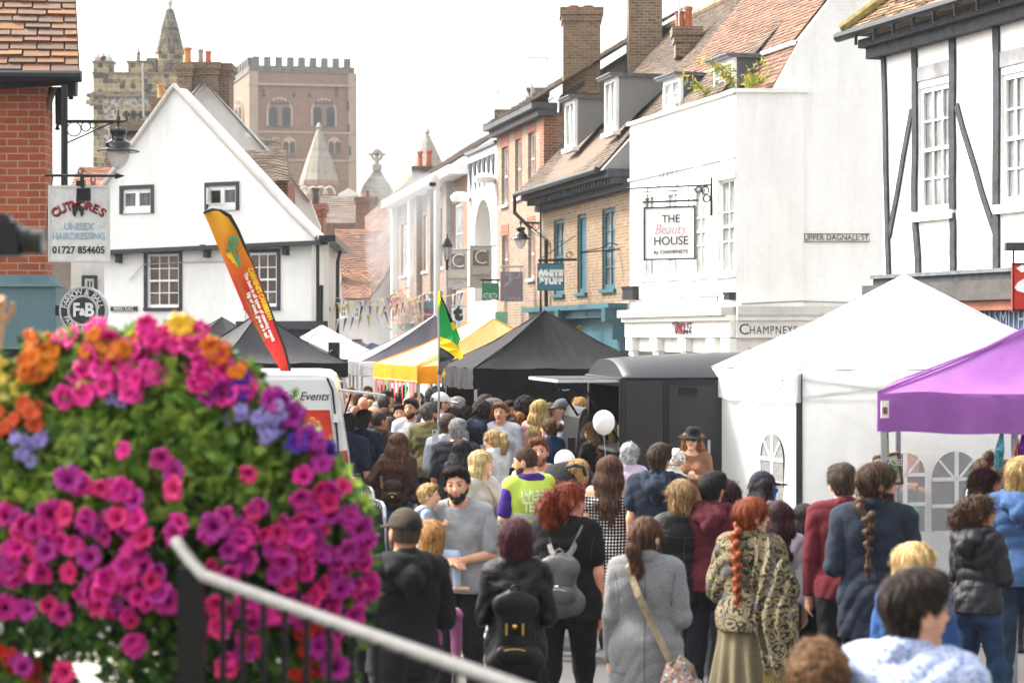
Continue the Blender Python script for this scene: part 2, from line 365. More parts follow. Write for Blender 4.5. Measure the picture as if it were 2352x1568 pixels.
TILE_RED = tilemat('74503f', '8a5c47', '5c4338', '9a6a50', '664f44'); TILE_BRN = tilemat('5d4d41', '6b594b', '4d4138', '786554', '635348'); TILE_ORG = tilemat('714d3d', '805a47', '5e4235', '8e6854', '6b4e41')
TILE_DRK = tilemat('5e5048', '6a584c', '51463f', '75625a', '5a4c44')
WPL = plaster('f3f2ef', .2); WPLB = plaster('f6f5f2', .16, brickbump=True, bump=.5); NAVY = paint('23262e', .5, var=.15, name='navy_paint')
LETTER = paint('24252a', .5, bump=0, name='letter_dark'); LWHITE = paint('e9e7e2', .5, bump=0, name='letter_white')
YBRICK = brick('8d7458', '785f46', '9c907c', '5c4a38', .3); PBRICK = brick('a18d79', '8b7664', 'b0a390', '7a5a45', .25); RBRICK = brick('b8593a', 'a34a30', 'c8b9a2', '7b4635', .25); OBRICK = brick('93452b', 'a0543a', 'a59682', '683a2a', .1)
DBRICK = brick('7b6450', '6a5342', 'a3937e', '443931', .3); CHB = brick('8a735a', '6f5a47', 'a69780', '4a3e34', .35)
# ================================================================= timber framed house (far right)
A = Wall(2030, 29, 2480, 24.35); th = bld('timber_framed_house', 'white timber framed house with black posts, mossy tiled roof and a blue fascia', 'house', 2300, 27)
ze = A.uz(2035, 128)[1]; zj = A.uz(2040, 640)[1]; L_ = A.L+1.5
win1 = A.rect(2110, 196, 2186, 486); win2 = A.rect(2299, 165, 2375, 466)
A.wall('wall', [(0, zj), (L_, zj), (L_, ze+.1), (0, ze+.1)], [win1, win2], WPL, th); backing(A, th, .02, L_, ze, 6)
wbox(A, th, 'end_wall', WPL, (-.02, .0, 0, ze, -6, 0))
for w_ in (win1, win2): A.window(th, w_, nx=3, ny=4, gl=glassmat('6f7274', .12), fw=.07, sillw=.12)
def post(x0, y0, x1, y1, w, n=.035):
    u0, z0 = A.uz(x0, y0); u1, z1 = A.uz(x1, y1); mb = MB(); d = Vector((u1-u0, z1-z0)).normalized(); e = Vector((-d.y, d.x))*w/2; q = []
    N_ = 7
    for k in range(N_):
        f = k/(N_-1); c = Vector((u0, z0)).lerp(Vector((u1, z1)), f); j = Vector((random.uniform(-1, 1), random.uniform(-1, 1)))*.015; q.append((c+e+j, c-e+j))
    for k in range(N_-1): mb.hexa([A.P(q[k][0].x, q[k][0].y, -.02), A.P(q[k][1].x, q[k][1].y, -.02), A.P(q[k][1].x, q[k][1].y, n), A.P(q[k][0].x, q[k][0].y, n), A.P(q[k+1][0].x, q[k+1][0].y, -.02), A.P(q[k+1][1].x, q[k+1][1].y, -.02), A.P(q[k+1][1].x, q[k+1][1].y, n), A.P(q[k+1][0].x, q[k+1][0].y, n)])
    return mb.build('timber_post', TIMBER, th)
post(2032, 130, 2044, 640, .10); post(2103, 100, 2103, 488, .13); post(2190, 70, 2190, 480, .14); post(2104, 500, 2112, 632, .13); post(2190, 490, 2191, 628, .13); post(2291, 40, 2292, 625, .14)
for b_ in ((2097, 250, 2044, 545), (2198, 240, 2288, 540)): post(*b_, .10, .028).name = 'timber_brace'
u0, z0 = A.uz(2108, 196); u1, z1 = A.uz(2186, 188); [wbox(A, th, 'lintel', paint('8f9092', .8, var=.2, name='grey_timber'), (w_[0]-.05, w_[2]+.05, w_[3]+.1, w_[3]+.3, -.02, .02)) for w_ in (win1, win2)]
wbox(A, th, 'eaves_board', TIMBER, (-.25, L_, ze-.02, ze+.14, -.3, .16), (-.3, L_, ze+.14, ze+.26, -.3, .26))
gz = ze+.34; mb = MB(); mb.tube([A.P(-.62, gz, .42), A.P(L_, gz, .42)], .075, 10)
for k in range(9): mb.box(*[c for q in zip(A.P(k*.55, gz-.1, .45)-Vector((.02, .02, .1)), A.P(k*.55, gz-.1, .45)+Vector((.02, .02, .12))) for c in q])
mb.build('gutter', IRON, th)
E0 = A.P(-.5, gz+.03, .4); E1 = A.P(L_, gz+.03, .4); H0 = A.P(2.9, gz+3.1, -3.0); tile_roof('roof', E0, E1, A.P(L_, gz+3.1, -3.0), H0, tilemat('8a6d57', '9c7c62', '77604f', 'ab8a6c', '8f7a66'), th, .1, .17, .03, .02, .02)
tile_roof('hip_roof', A.P(-.5, gz+.03, -6), E0, H0, A.P(2.9, gz+3.1, -3.1), TILE_BRN, th, .12, .2); ridge_caps(th, E0+Vector((0, 0, .05)), H0+Vector((0, 0, .05)), paint('7d7040', .95, var=.35, scale=9, bump=.8, name='mossy_tile'), .11, .42)
wbox(A, th, 'jetty_moulding', TIMBER, (-.1, L_, zj-.1, zj, -.3, .12)); wbox(A, th, 'lead_flashing', LEAD, (-.12, L_, zj, zj+.05, -.1, .16))
zl = [A.uz(2300, y)[1] for y in (665, 690, 717, 755)]
wbox(A, th, 'cornice', paint('4a4745', .7, var=.3, name='old_cornice'), (-.1, L_, zl[0]-.06, zj-.1, -.3, .3), (-.1, L_, zl[0]-.14, zl[0]-.06, -.3, .42))
wbox(A, th, 'awning_box', paint('8a4f3c', .6, var=.25, name='red_brown_timber'), (1.0, L_, zl[2]+.02, zl[1]+.04, -.1, .36))
fa = wbox(A, th, 'fascia', paint('31476a', .55, var=.15, name='blue_fascia'), (1.0, L_, zl[3]-.1, zl[2]+.016, -.1, .22))
uu, _ = A.uz(2262, 735); signtext(A, fa, 'W·H·SMITH', uu, (zl[2]+zl[3])/2, .225, .36, paint('8d97a6', .4, .5, name='pewter_letter'), align='LEFT', sx=.72)
wbox(A, th, 'shopfront', NAVY, (0, L_, 0, zl[3]-.1, -.3, .05)); wbox(A, th, 'shop_window', glassmat(), (.8, L_-.3, .7, zl[3]-.25, -.1, .06))
# red hanging sign
rs = thing('hanging_sign', 'red hanging sign with a white bird, chained under a black beam', 'sign', tuple(at(2345, 660, 24.6)))
q0, q1 = at(2324, 604, 24.6), at(2400, 714, 24.6); mb = MB().box(q0.x, q1.x, 24.58, 24.63, q1.z, q0.z); mb.build('board', paint('c23026', .45, name='red_enamel'), rs)
mb = MB(); mb.box(q0.x, q1.x, 24.565, 24.58, q1.z, q1.z+.02).box(q0.x, q0.x+.02, 24.565, 24.58, q1.z, q0.z).box(q0.x, q1.x, 24.565, 24.58, q0.z-.02, q0.z); mb.build('frame', BLACK, rs)
mb = MB(); bp = [(2330, 660), (2338, 648), (2352, 640), (2366, 630), (2372, 645), (2368, 668), (2350, 672), (2336, 668)]
mb.prism([at(x, y, 24.575) for x, y in bp], (0, -.012, 0)); bp = [(2334, 616), (2348, 608), (2362, 612), (2358, 622), (2346, 626)]; mb.prism([at(x, y, 24.575) for x, y in bp], (0, -.012, 0)); mb.build('bird_motif', WHITE, rs)
mb = MB(); mb.box(q0.x-.08, q1.x+.4, 24.55, 24.66, at(0, 576, 24.6).z, at(0, 557, 24.6).z); mb.build('beam', TIMBER, rs)
mb = MB().tube([at(2328, 576, 24.6), at(2328, 604, 24.6)], .012); mb.build('chain', IRON, rs)
# ================================================================= white corner shop
B1 = Wall(1447, 44, 1690, 38); B2 = Wall(1690, 38, 2190, 38); cs = bld('corner_shop', 'white painted corner shop with parapet, tiled mansard roof and two dormers', 'shop', 1720, 40)
zp = B1.uz(1690, 214)[1]; r3 = [B1.rect(*r) for r in ((1653, 412, 1688, 628), (1592, 430, 1620, 633), (1529, 440, 1556, 635), (1475, 448, 1502, 638))]
zc = B1.uz(1690, 716)[1]; zf = B1.uz(1690, 775)[1]
B1.wall('front_wall', [(0, zc), (B1.L, zc), (B1.L, zp), (0, zp)], r3, WPLB, cs)
for r in r3: B1.window(cs, r, nx=2, ny=3, gl=glassmat('87908e', .15), sash=True, fw=.05)
for r in r3[:2]:
    mb = MB(); n_ = 10; u0, z0, u1, z1 = r
    o = [(u0-.1+(u1-u0+.2)*k/n_, z1+.12+.26*math.sin(PI*k/n_)) for k in range(n_+1)]+[(u1+.1, z1), (u0-.1, z1)]; mb.prism([B1.P(u, z, .0) for u, z in o], B1.n*.06); mb.build('window_hood', WPL, cs)
wbox(B1, cs, 'parapet_coping', WPL, (-.05, B1.L+.06, zp, zp+.07, -.35, .07)); wbox(B1, cs, 'string_course', plaster('dedbd4', .4), (-.02, B1.L, zp-1.22, zp-1.16, -.1, .05))
gl_ = [B2.uz(*q) for q in ((1690, 213), (1770, 213), (1837, 93), (1914, -10), (2040, -178), (2170, -10))]
B2.wall('side_wall', [(0, zc), (B2.L, zc), (B2.L, 4), (B2.uz(2170, 0)[0], gl_[5][1])]+gl_[:5][::-1], [], WPLB, cs)
wbox(B2, cs, 'pilaster', WPL, (0, B2.uz(1845, 500)[0], zc, zp, -.02, .05)); wbox(B2, cs, 'side_coping', WPL, (-.05, B2.uz(1856, 213)[0], zp, zp+.08, -.2, .1))
backing(B1, cs, .05, B1.L-.05, zp-.05, 4, 0, WPL)
for w_ in (B1, B2):
    ln = w_.L if w_ is B1 else 4.5
    wbox(w_, cs, 'cornice', plaster('cfccc6', .6), (0, ln, zc-.06, zc+.1, -.2, .30)); wbox(w_, cs, 'cornice_moulding', WHITE, (0, ln, zc-.16, zc-.06, -.2, .2))
    wbox(w_, cs, 'fascia', paint('e4e1dc', .6, var=.04, name='cream_fascia'), (0, ln, zf, zc-.16, -.2, .12)); wbox(w_, cs, 'shopfront', paint('e0dcd6', .6, name='cream_shopfront'), (0, ln, 0, zf, -.3, -.02))
for u in [.3, 1.9, 3.6, 5.2, 6.0]:
    mb = MB(); B1.box(mb, u-.16, u+.16, 0, zf-.28, -.02, .08); B1.box(mb, u-.22, u+.22, zf-.28, zf-.02, -.02, .13); mb.build('column', WHITE, cs)
wbox(B1, cs, 'shop_window', glassmat('3d3f40'), (.55, 1.65, .5, zf-.3, -.03, -.012), (2.15, 3.35, .5, zf-.3, -.03, -.012), (3.85, 4.95, .5, zf-.3, -.03, -.012))
wbox(B2, cs, 'shop_door', glassmat('55585a'), (.25, 1.1, .1, zf-.2, -.02, -.005))
for i, (s_, z_) in enumerate((('THE', .02), ('HOUSE', .02))):
    u, z = B1.uz((1565, 1586)[i], 750); signtext(B1, cs, s_, u, (zf+zc-.16)/2+z_, .125, .3, LETTER, sx=(.8, .9)[i])
u, z = B1.uz(1571, 750); signtext(B1, cs, 'Beauty', u+.12, (zf+zc-.16)/2+.05, .135, .42, paint('8a3a46', .5, name='letter_pink'), shear=.35, sx=.5); signtext(B1, cs, 'by CHAMPNEYS', u+.3, zf+.1, .125, .13, LETTER)
u, z = B2.uz(1695, 757); signtext(B2, cs, 'C', u, z, .125, .29, LETTER, align='LEFT'); signtext(B2, cs, 'HAMPNEYS', u+.2, z-.015, .125, .22, LETTER, align='LEFT', space=1.2, sx=.72)
DV = Vector((-.277, 1, 0)).normalized(); Q = lambda x, y, Y=38.15: at(x, y, Y); LB = 6.35
A1, A2, A3 = Q(1768, 212), Q(1836, 92), Q(2040, -180)
tile_roof('mansard_roof', A1+DV*LB, A1, A2, A2+DV*LB, TILE_ORG, cs, .1, .16, .02, .015); tile_roof('upper_roof', A2+DV*LB-Vector((.08, 0, -.02)), A2-Vector((.08, 0, -.02)), A3, A3+DV*LB, TILE_RED, cs, .1, .16, .02, .015)
MB().tube([A2-Vector((.1, 0, .05)), A2-Vector((.1, 0, .05))+DV*LB], .05, 6).build('roof_flashing', WHITE, cs)
def dormer(par, P0, tdir, w, h, back, cheek, nx=2, ny=2, over=.08, roof=LEAD):
    # P0 bottom corner of the front nearest the viewer; tdir runs along the front, away from the viewer; box reaches back metres
    tdir = tdir.normalized(); ndir = Vector((tdir.y, -tdir.x, 0));  ndir = ndir if ndir.x < 0 else -ndir; b = -ndir; Z = Vector((0, 0, 1)); mb = MB(); t = .07
    def bx(m, t0, t1, z0, z1, n0, n1): m.hexa([P0+tdir*a+Z*z+b*n for z in (z0, z1) for (a, n) in ((t0, n0), (t1, n0), (t1, n1), (t0, n1))])
    bx(mb, 0, t, 0, h, -.02, .06); bx(mb, w-t, w, 0, h, -.02, .06); bx(mb, t, w-t, h-t*1.4, h, -.02, .06); bx(mb, t, w-t, 0, t*1.2, -.02, .06); bx(mb, -.05, w+.05, -.1, 0, -.1, .08)
    for i in range(1, nx): bx(mb, w*i/nx-.022, w*i/nx+.022, t, h-t, 0, .05)
    for j in range(1, ny): bx(mb, t, w-t, h*j/ny-.015, h*j/ny+.015, .005, .045)
    d = mb.build('dormer', WHITE, par); mb = MB(); bx(mb, t/2, w-t/2, t/2, h-t/2, .03, .034); mb.build('pane', glassmat('7f8688', .15), d)
    mb = MB(); mb.hexa([P0+b*.06, P0+b*.06+tdir*w, P0+b*.07+tdir*w+Z*.02, P0+b*.07+Z*.02, P0+b*.06+Z*h, P0+b*.06+tdir*w+Z*h, P0+b*back+tdir*w+Z*h, P0+b*back+Z*h]); mb.build('cheek', cheek, d)
    mb = MB(); bx(mb, -over, w+over, h, h+.05, -.16, back+.1); bx(mb, -over-.02, w+over+.02, h+.05, h+.08, -.2, back+.1); mb.build('dormer_roof', roof, d); return d
Nm = DV.cross(A2-A1).normalized()
for (x, y, yt) in ((1714, 206, 132), (1590, 246, 174)):
    p = ray_plane(x, y, A1, Nm)-Vector((.25, .05, 0)); h = at(0, yt, p.y).z-p.z; dormer(cs, p, DV, 1.05, h, .95, paint('565c66', .6, .2, var=.25, name='lead_cheek'))
chimney(cs, 1552, 1606, 62, 130, 47.0, CHB, .6, [(1560, 26, 13, 'b8643f'), (1569, 22, 13, 'b05c3a'), (1584, 12, 18, 'b8643f')])
mb = MB(); uc, zc_ = B1.uz(1657, 500); mb.tube([B1.P(uc-.05, zp-1.3, .03), B1.P(uc-.08, 5.5, .03), B1.P(uc-.02, 4.2, .04), B1.P(uc-.1, zc+.1, .05)], .012, 4); mb.tube([B1.P(.1, zc+.35, .05), B1.P(2, zc+.28, .05), B1.P(4, zc+.33, .05), B1.P(B1.L, zc+.27, .05)], .014, 4); mb.build('cable', IRON, cs)
MB().tube([H_ for H_ in (B2.P(.1, zc+.15, .06), B2.P(1.2, zc+.2, .05), B2.P(2.6, zc+.16, .05), B2.P(4.3, zc+.22, .05))], .016, 4).build('cable', paint('8a877f', .7), cs)
# plants growing on the parapet
def leafmat(c1, c2, name='leaf', transl=.3):
    t = NT(name); b = t.b; b.inputs['Roughness'].default_value = .5; a = t.n('Attribute', attribute_name='rnd'); r = t.ramp(a.outputs['Fac'], [(0, srgb(c1)), (1, srgb(c2))]); t.l(r.outputs[0], b.inputs['Base Color'])
    tr = t.n('BsdfTranslucent'); t.l(r.outputs[0], tr.inputs[0]); mx = t.n('MixShader'); mx.inputs[0].default_value = transl; out = t.t.nodes['Material Output']; t.l(b.outputs[0], mx.inputs[1]); t.l(tr.outputs[0], mx.inputs[2]); t.l(mx.outputs[0], out.inputs[0]); return t.m
def leaves(name, pts, size, mat, par=None, aspect=2.2, droop=.3, seed=3, jit=.5):
    rg = np.random.RandomState(seed); n = len(pts); P = np.array([tuple(p) for p in pts]); d = rg.normal(size=(n, 3)); d[:, 2] -= droop; d /= np.linalg.norm(d, axis=1)[:, None]
    e = np.cross(d, rg.normal(size=(n, 3))); e /= np.linalg.norm(e, axis=1)[:, None]; nn = np.cross(d, e); s = size*(1-jit/2+jit*rg.rand(n))[:, None]; w = s/aspect
    V = np.stack([P, P+d*s*.5+e*w*.5+nn*s*.06, P+d*s-nn*s*.1, P+d*s*.5-e*w*.5+nn*s*.06], 1).reshape(-1, 3); Fq = np.arange(4*n).reshape(n, 4)
    return mesh_obj(name, V, Fq, mat, par, False, None, True, rg.rand(n))
for gi, (x, y, Y, hh, lab) in enumerate(((1628, 232, 40.6, .75, 'arching yellow green buddleia in front of the left dormer'), (1690, 212, 38.9, .9, 'upright yellow green weed in front of the right dormer'), (1722, 212, 38.3, .5, 'small purple tipped weed beside the lead cheek of the right dormer'))):
    b = at(x, y, Y); rg = random.Random(gi+4); pl = thing('buddleia', 'shoots of '+lab, 'plant', tuple(b)); st = MB(); pts = []
    for k in range(7):
        a = rg.uniform(0, 2*PI); l = hh*rg.uniform(.6, 1.1); pp = [b+Vector((math.cos(a)*l*.75*f**1.3, math.sin(a)*.2*f, l*(f-.35*f*f*f))) for f in (0, .25, .5, .75, 1)]
        st.tube(pp, [.008, .007, .005, .004, .002], 5); pts += [pp[j].lerp(pp[j+1], rg.random())+Vector([rg.gauss(0, .02) for _ in range(3)]) for j in range(1, 4) for _ in range(11)]
    st.build('stem', paint('6b5a35', .8, name='stem'), pl); leaves('leaf_sprays', pts, .13, leafmat('6f8a30', 'c6b23c'), pl, 4)
# hanging sign
def ironscroll(mb, c, r, n, ax, turns=1.25, th=.012, flip=1):
    mb.tube([c+ax*(flip*math.cos(2*PI*turns*k/n)*r*(1-.65*k/n))+Vector((0, 0, math.sin(2*PI*turns*k/n)*r*(1-.65*k/n))) for k in range(n+1)], th, 5)
hb = Wall(1480, 39.8, 1640, 39.0); hs_ = thing('hanging_sign', 'white square beauty salon sign in a black frame on an iron bracket', 'sign', tuple(hb.px(1540, 540)))
u0, z0, u1, z1 = hb.rect(1480, 474, 1599, 597); bo = wbox(hb, hs_, 'board', paint('e6e5e4', .5, var=.05, name='marble_board'), (u0, u1, z0, z1, -.02, .02)); wbox(hb, hs_, 'frame', BLACK, (u0, u1, z0, z0+.03, -.035, .035), (u0, u1, z1-.03, z1, -.035, .035), (u0, u0+.03, z0+.03, z1-.03, -.035, .035), (u1-.03, u1, z0+.03, z1-.03, -.035, .035))
um = (u0+u1)/2; hz_ = z1-z0
for s_, f, sz, k in (('THE', .76, .22, {}), ('HOUSE', .35, .24, {}), ('by CHAMPNEYS', .15, .1, dict(space=1.1))): signtext(hb, bo, s_, um+.03, z0+hz_*f, .024, sz, LETTER, **k)
signtext(hb, bo, 'Beauty', um, z0+hz_*.57, .026, .3, paint('c99aa0', .5, bump=0, name='letter_rose'), shear=.35, sx=.85, off=-.006)
mb = MB(); ub, zb = hb.uz(1634, 425); ul = hb.uz(1440, 425)[0]; mb.tube([hb.P(ul, zb, 0), hb.P(ub, zb, 0)], .018, 6); mb.tube([hb.P(hb.uz(1476, 0)[0], z1+.1, 0), hb.P(hb.uz(1604, 0)[0], z1+.1, 0)], .022, 6); mb.tube([hb.P(hb.uz(1478, 0)[0], zb-.08, 0), hb.P(hb.uz(1585, 0)[0], zb-.08, 0)], .01, 6)
for x in (1487, 1582): mb.tube([hb.P(hb.uz(x, 0)[0], z1, 0), hb.P(hb.uz(x, 0)[0], zb, 0)], .01, 6)
cx = hb.uz(1534, 0)[0]; mb.tube([hb.P(cx, zb, 0), hb.P(cx, zb+.48, 0)], .009, 5); mb.tube([hb.P(cx-.22+.02*k, zb+.02+.16*math.sin(k/11*PI/2)**2, 0) for k in range(12)], .007, 5); mb.tube([hb.P(cx+.22-.02*k, zb+.02+.16*math.sin(k/11*PI/2)**2, 0) for k in range(12)], .007, 5)
for f in (-1, 1): ironscroll(mb, hb.P(cx+f*.13, zb+.26, 0), .09, 18, hb.t, 1.3, .007, -f); ironscroll(mb, hb.P(cx+f*.24, zb+.06, 0), .05, 14, hb.t, 1.3, .006, f)
mb.tube([hb.P(ub, zb+.15, 0), hb.P(ub, zb-.6, 0)], [.02, .03], 6)
for du, dz, r in ((-.13, -.1, .075), (-.28, -.08, .06), (-.1, -.26, .07)): mb.tube([hb.P(ub+du+math.cos(a*PI/8)*r, zb+dz+math.sin(a*PI/8)*r, 0) for a in range(17)], .016, 6)
mb.build('bracket', IRON, hs_)
sg = thing('street_sign', 'long white UPPER DAGNALL ST name plate on the white side wall', 'sign', tuple(B2.px(1922, 546))); u0, z0, u1, z1 = B2.rect(1848, 538, 1996, 554)
pl = wbox(B2, sg, 'plate', paint('d5d1c6', .6, var=.2, scale=12, name='weathered_white'), (u0, u1, z0, z1, 0, .03)); wbox(B2, sg, 'rim', BLACK, (u0-.01, u1+.01, z0-.012, z0, 0, .035), (u0-.01, u1+.01, z1, z1+.012, 0, .035)); signtext(B2, pl, 'UPPER DAGNALL ST.', (u0+u1)/2, (z0+z1)/2, .034, .155, LETTER, sx=.88)
for i, (x0, y0, x1, y1, w_, lab) in enumerate(((1678, 672, 1691, 689, B1, 'small black alarm box low on the white corner shop'), (1443, 659, 1467, 688, B1, 'black junction box with a floodlight where brick shop meets white shop'))):
    r = w_.rect(x0, y0, x1, y1); t_ = thing('alarm_box', lab, 'box', tuple(w_.P(r[0], r[1]))); wbox(w_, t_, 'casing', BLACK, (r[0], r[2], r[1], r[3], .0, .14)); wbox(w_, t_, 'lid', IRON, (r[0]-.015, r[2]+.015, r[3]-.04, r[3]+.01, .0, .16))
# ================================================================= brick shop with teal windows
Cw = Wall(1447, 44.5, 1245, 52.5); br = bld('brick_shop', 'yellow brick shop with teal sash windows, dentil eaves and a steep tiled roof', 'shop', 1340, 49)
zt = Cw.uz(1440, 425)[1]; zb = Cw.uz(1440, 692)[1]; TEAL = paint('2b5b66', .5, var=.1, name='teal_paint'); TEALD = paint('214c56', .5, var=.1, name='teal_paint_dark')
wr = [Cw.rect(*r) for r in ((1413, 478, 1383, 664), (1347, 492, 1326, 672), (1296, 504, 1272, 676))]
Cw.wall('wall', [(0, zb-.02), (Cw.L, zb-.02), (Cw.L, zt), (0, zt)], [(min(r[0], r[2]), r[1], max(r[0], r[2]), r[3]) for r in wr], YBRICK, br)
for i, r in enumerate(wr): Cw.window(br, (min(r[0], r[2]), r[1], max(r[0], r[2]), r[3]), fr=TEAL, gl=(glassmat('5d6668', .1) if i != 1 else TEAL), nx=2 if i != 1 else 1, ny=4 if i != 1 else 1, sill=TEAL, inset=.1, fw=.09, sash=i != 1, surround=None)
backing(Cw, br, .02, Cw.L, zt, 6, 0, YBRICK); wbox(Cw, br, 'stucco_band', plaster('b9b4aa', .5), (-.02, Cw.L, zb-.35, zb-.02, -.3, .06))
mb = MB(); Cw.box(mb, -.03, Cw.L+.2, zt-.12, zt+.02, -.2, .16); Cw.box(mb, -.03, Cw.L+.2, zt+.16, zt+.34, -.3, .52); mb.build('eaves_cornice', TIMBER, br); mb = MB()
for k in range(30): u = k*(Cw.L+.1)/30; Cw.box(mb, u, u+.12, zt+.02, zt+.155, -.2, .42)
mb.build('dentils', TIMBER, br)
S = -Cw.n; EA = Cw.P(.3, zt+.36, .62); EB = Cw.P(Cw.L+.25, zt+.36, .62); RZ = 10.75; RA = Cw.P(-5.2, RZ, -3.3); RB = Cw.P(Cw.L+.2, RZ, -3.3); mid = .28
EC = Cw.P(-.35, zt+1.35, -.05)
tile_roof('roof', EC, EB+(RB-EB)*.001+(EB-EB), RB, Cw.P(-.35, RZ, -3.3), TILE_BRN, br, .11, .17, .022, .012, .06) if False else None
SLP = (RZ-zt-.36)/3.92
tile_roof('roof', EA, EB, RB, Cw.P(.3, RZ, -3.3), TILE_BRN, br, .105, .165, .022, .015, .08)
tile_roof('upper_roof', Cw.P(-5.2, zt+.36+SLP*1.0, -.38), Cw.P(.31, zt+.36+SLP*1.0, -.38), Cw.P(.31, RZ, -3.3), Cw.P(-5.2, RZ, -3.3), TILE_BRN, br, .105, .165, .022, .015, .0, 4)
ridge_caps(br, Cw.P(-5.2, RZ+.03, -3.3), RB+Vector((0, 0, .03)), paint('8b7a66', .9, var=.3, name='ridge_tile'), .13, .4)
MB().prism([EA-Vector((0, 0, .05)), Cw.P(.3, zt+.3, -.3), Cw.P(.3, RZ-.1, -3.3)], Cw.t*-.25).build('verge_cheek', plaster('77787a', .4), br)
mb = MB(); mb.tube([EA+Vector((0, 0, -.03))+Cw.n*.06, EB+Vector((0, 0, -.03))+Cw.n*.06], .07, 8); pu = Cw.L+.05; mb.tube([EB+Cw.n*.06, EB+Cw.n*.06-Vector((0, 0, .5)), Cw.P(pu-.2, zt-.6, .3), Cw.P(pu-.9, zt-.9, .1), Cw.P(pu-.9, 1.5, .1)], .05, 8); mb.build('gutter', IRON, br)
Nr = (RB-EB).cross(EA-EB).normalized()
for (x, y, yt) in ((1344, 337, 226), (1440, 300, 176)):
    p = ray_plane(x, y, EB, Nr)+Cw.n*.25; h = at(0, yt, p.y).z-p.z; dormer(br, p, Cw.t if Cw.t.y > 0 else -Cw.t, .95, h, .3+h/SLP, plaster('7d8084', .6), 2, 1)
chimney(br, 1444, 1521, -60, 185, 52.2, CHB, 1.1)
# teal shop front
zq = [Cw.uz(1440, y)[1] for y in (696, 728, 790, 860)]; wbox(Cw, br, 'shopfront_cornice', TEAL, (0, Cw.L+.2, zq[0]-.12, zq[0], -.2, .5)); fr_ = wbox(Cw, br, 'frieze', TEAL, (.1, Cw.L, zq[1], zq[0]-.12, -.2, .36))
mb = MB()
for k in range(4): Cw.box(mb, .5+k*1.85, 2.2+k*1.85, zq[1]+.05, zq[0]-.17, .36, .38)
mb.build('frieze_panel', TEALD, br); fa = wbox(Cw, br, 'fascia', TEAL, (.4, Cw.L, zq[2]-.15, zq[1], -.2, .1)); u, z = Cw.uz(1319, 763); signtext(Cw, fa, 'WHITE STUFF', u, z, .11, .42, paint('c8a24a', .35, .7, name='gilt'), sx=.9, extr=.02, off=.008)
for u in (.05, 4.3):
    mb = MB(); Cw.box(mb, u, u+.32, zq[1]-.1, zq[0]-.1, .1, .56); Cw.box(mb, u+.03, u+.29, zq[1]-.5, zq[1]-.1, .1, .38); Cw.box(mb, u+.03, u+.29, 0, zq[1]-.5, -.1, .2); mb.build('bracket', TEALD, br)
wbox(Cw, br, 'shop_window', glassmat('2b3134'), (.5, Cw.L-.2, .4, zq[2]-.16, -.2, .02))
# ================================================================= pale brick building with plaster gable
Dw = Wall(1249, 52.6, 1141, 58.3); pb = bld('pale_brick_house', 'tall pale brick building with red brick quoins and a dark moulded gutter', 'building', 1195, 55.5)
zg = Dw.uz(1249, 268)[1]; wd_ = [Dw.rect(*r) for r in ((1228, 304, 1213, 424), (1196, 320, 1183, 455), (1167, 338, 1152, 471), (1227, 525, 1213, 640), (1167, 541, 1153, 650))]; wd_ = [(min(r[0], r[2]), r[1], max(r[0], r[2]), r[3]) for r in wd_]
Dw.wall('wall', [(0, 0), (Dw.L, 0), (Dw.L, zg), (0, zg)], wd_, PBRICK, pb)
for r in wd_: Dw.window(pb, r, nx=1, ny=2, gl=glassmat('6d7274', .12), inset=.14)
for r in wd_: wbox(Dw, pb, 'brick_dressing', OBRICK, (r[0]-.12, r[2]+.12, r[3], r[3]+.32, -.05, .012), (r[0]-.13, r[0], r[1], r[3], -.05, .012))
wbox(Dw, pb, 'gutter_cornice', paint('4b4d52', .6, var=.25, name='lead_grey'), (-.25, Dw.L+.1, zg, zg+.18, -.3, .22), (-.3, Dw.L+.1, zg+.18, zg+.34, -.3, .4))
Rw = Wall(1249, 52.55, 1560, 53.9); W_ = Rw.uz
Rw.wall('return_wall', [W_(1249, 480), W_(1293, 480), W_(1293, 258), W_(1249, 258)], [], brick('b0533a', '8f6a4c', 'b8a890', '5c4634', .3), pb, .3)
Rw.wall('gable_wall', [W_(1292, 480), W_(1546, 300), W_(1546, 62), W_(1441, 128), W_(1292, 220)], [], plaster('a39684', .4), pb, .25)
a, b_ = Dw.P(-.25, zg+.34, .42), Dw.P(Dw.L, zg+.34, .42); Tn = -Dw.n; up = Vector((0, 0, .62))
tile_roof('roof', a, b_, b_+(Tn+up)*4.5, a+(Tn+up)*4.5, TILE_DRK, pb, .25, .3); MB().prism([Rw.px(1285, 232, .06), Rw.px(1285, 220, .06), Rw.px(1546, 52, .06), Rw.px(1546, 66, .06)], Rw.n*.08).build('verge_board', TIMBER, pb)
backing(Dw, pb, 0, Dw.L, zg, 5, 0, PBRICK)
chimney(pb, 1294, 1379, 17, 215, 52.8, YBRICK, 1.0, [(1319, 7, 22, 'b5694b'), (1353, 7, 22, 'b5694b')])
chimney(pb, 1216, 1256, 202, 250, 57.5, CHB, .8); chimney(pb, 1142, 1184, 252, 300, 59.5, CHB, .8)
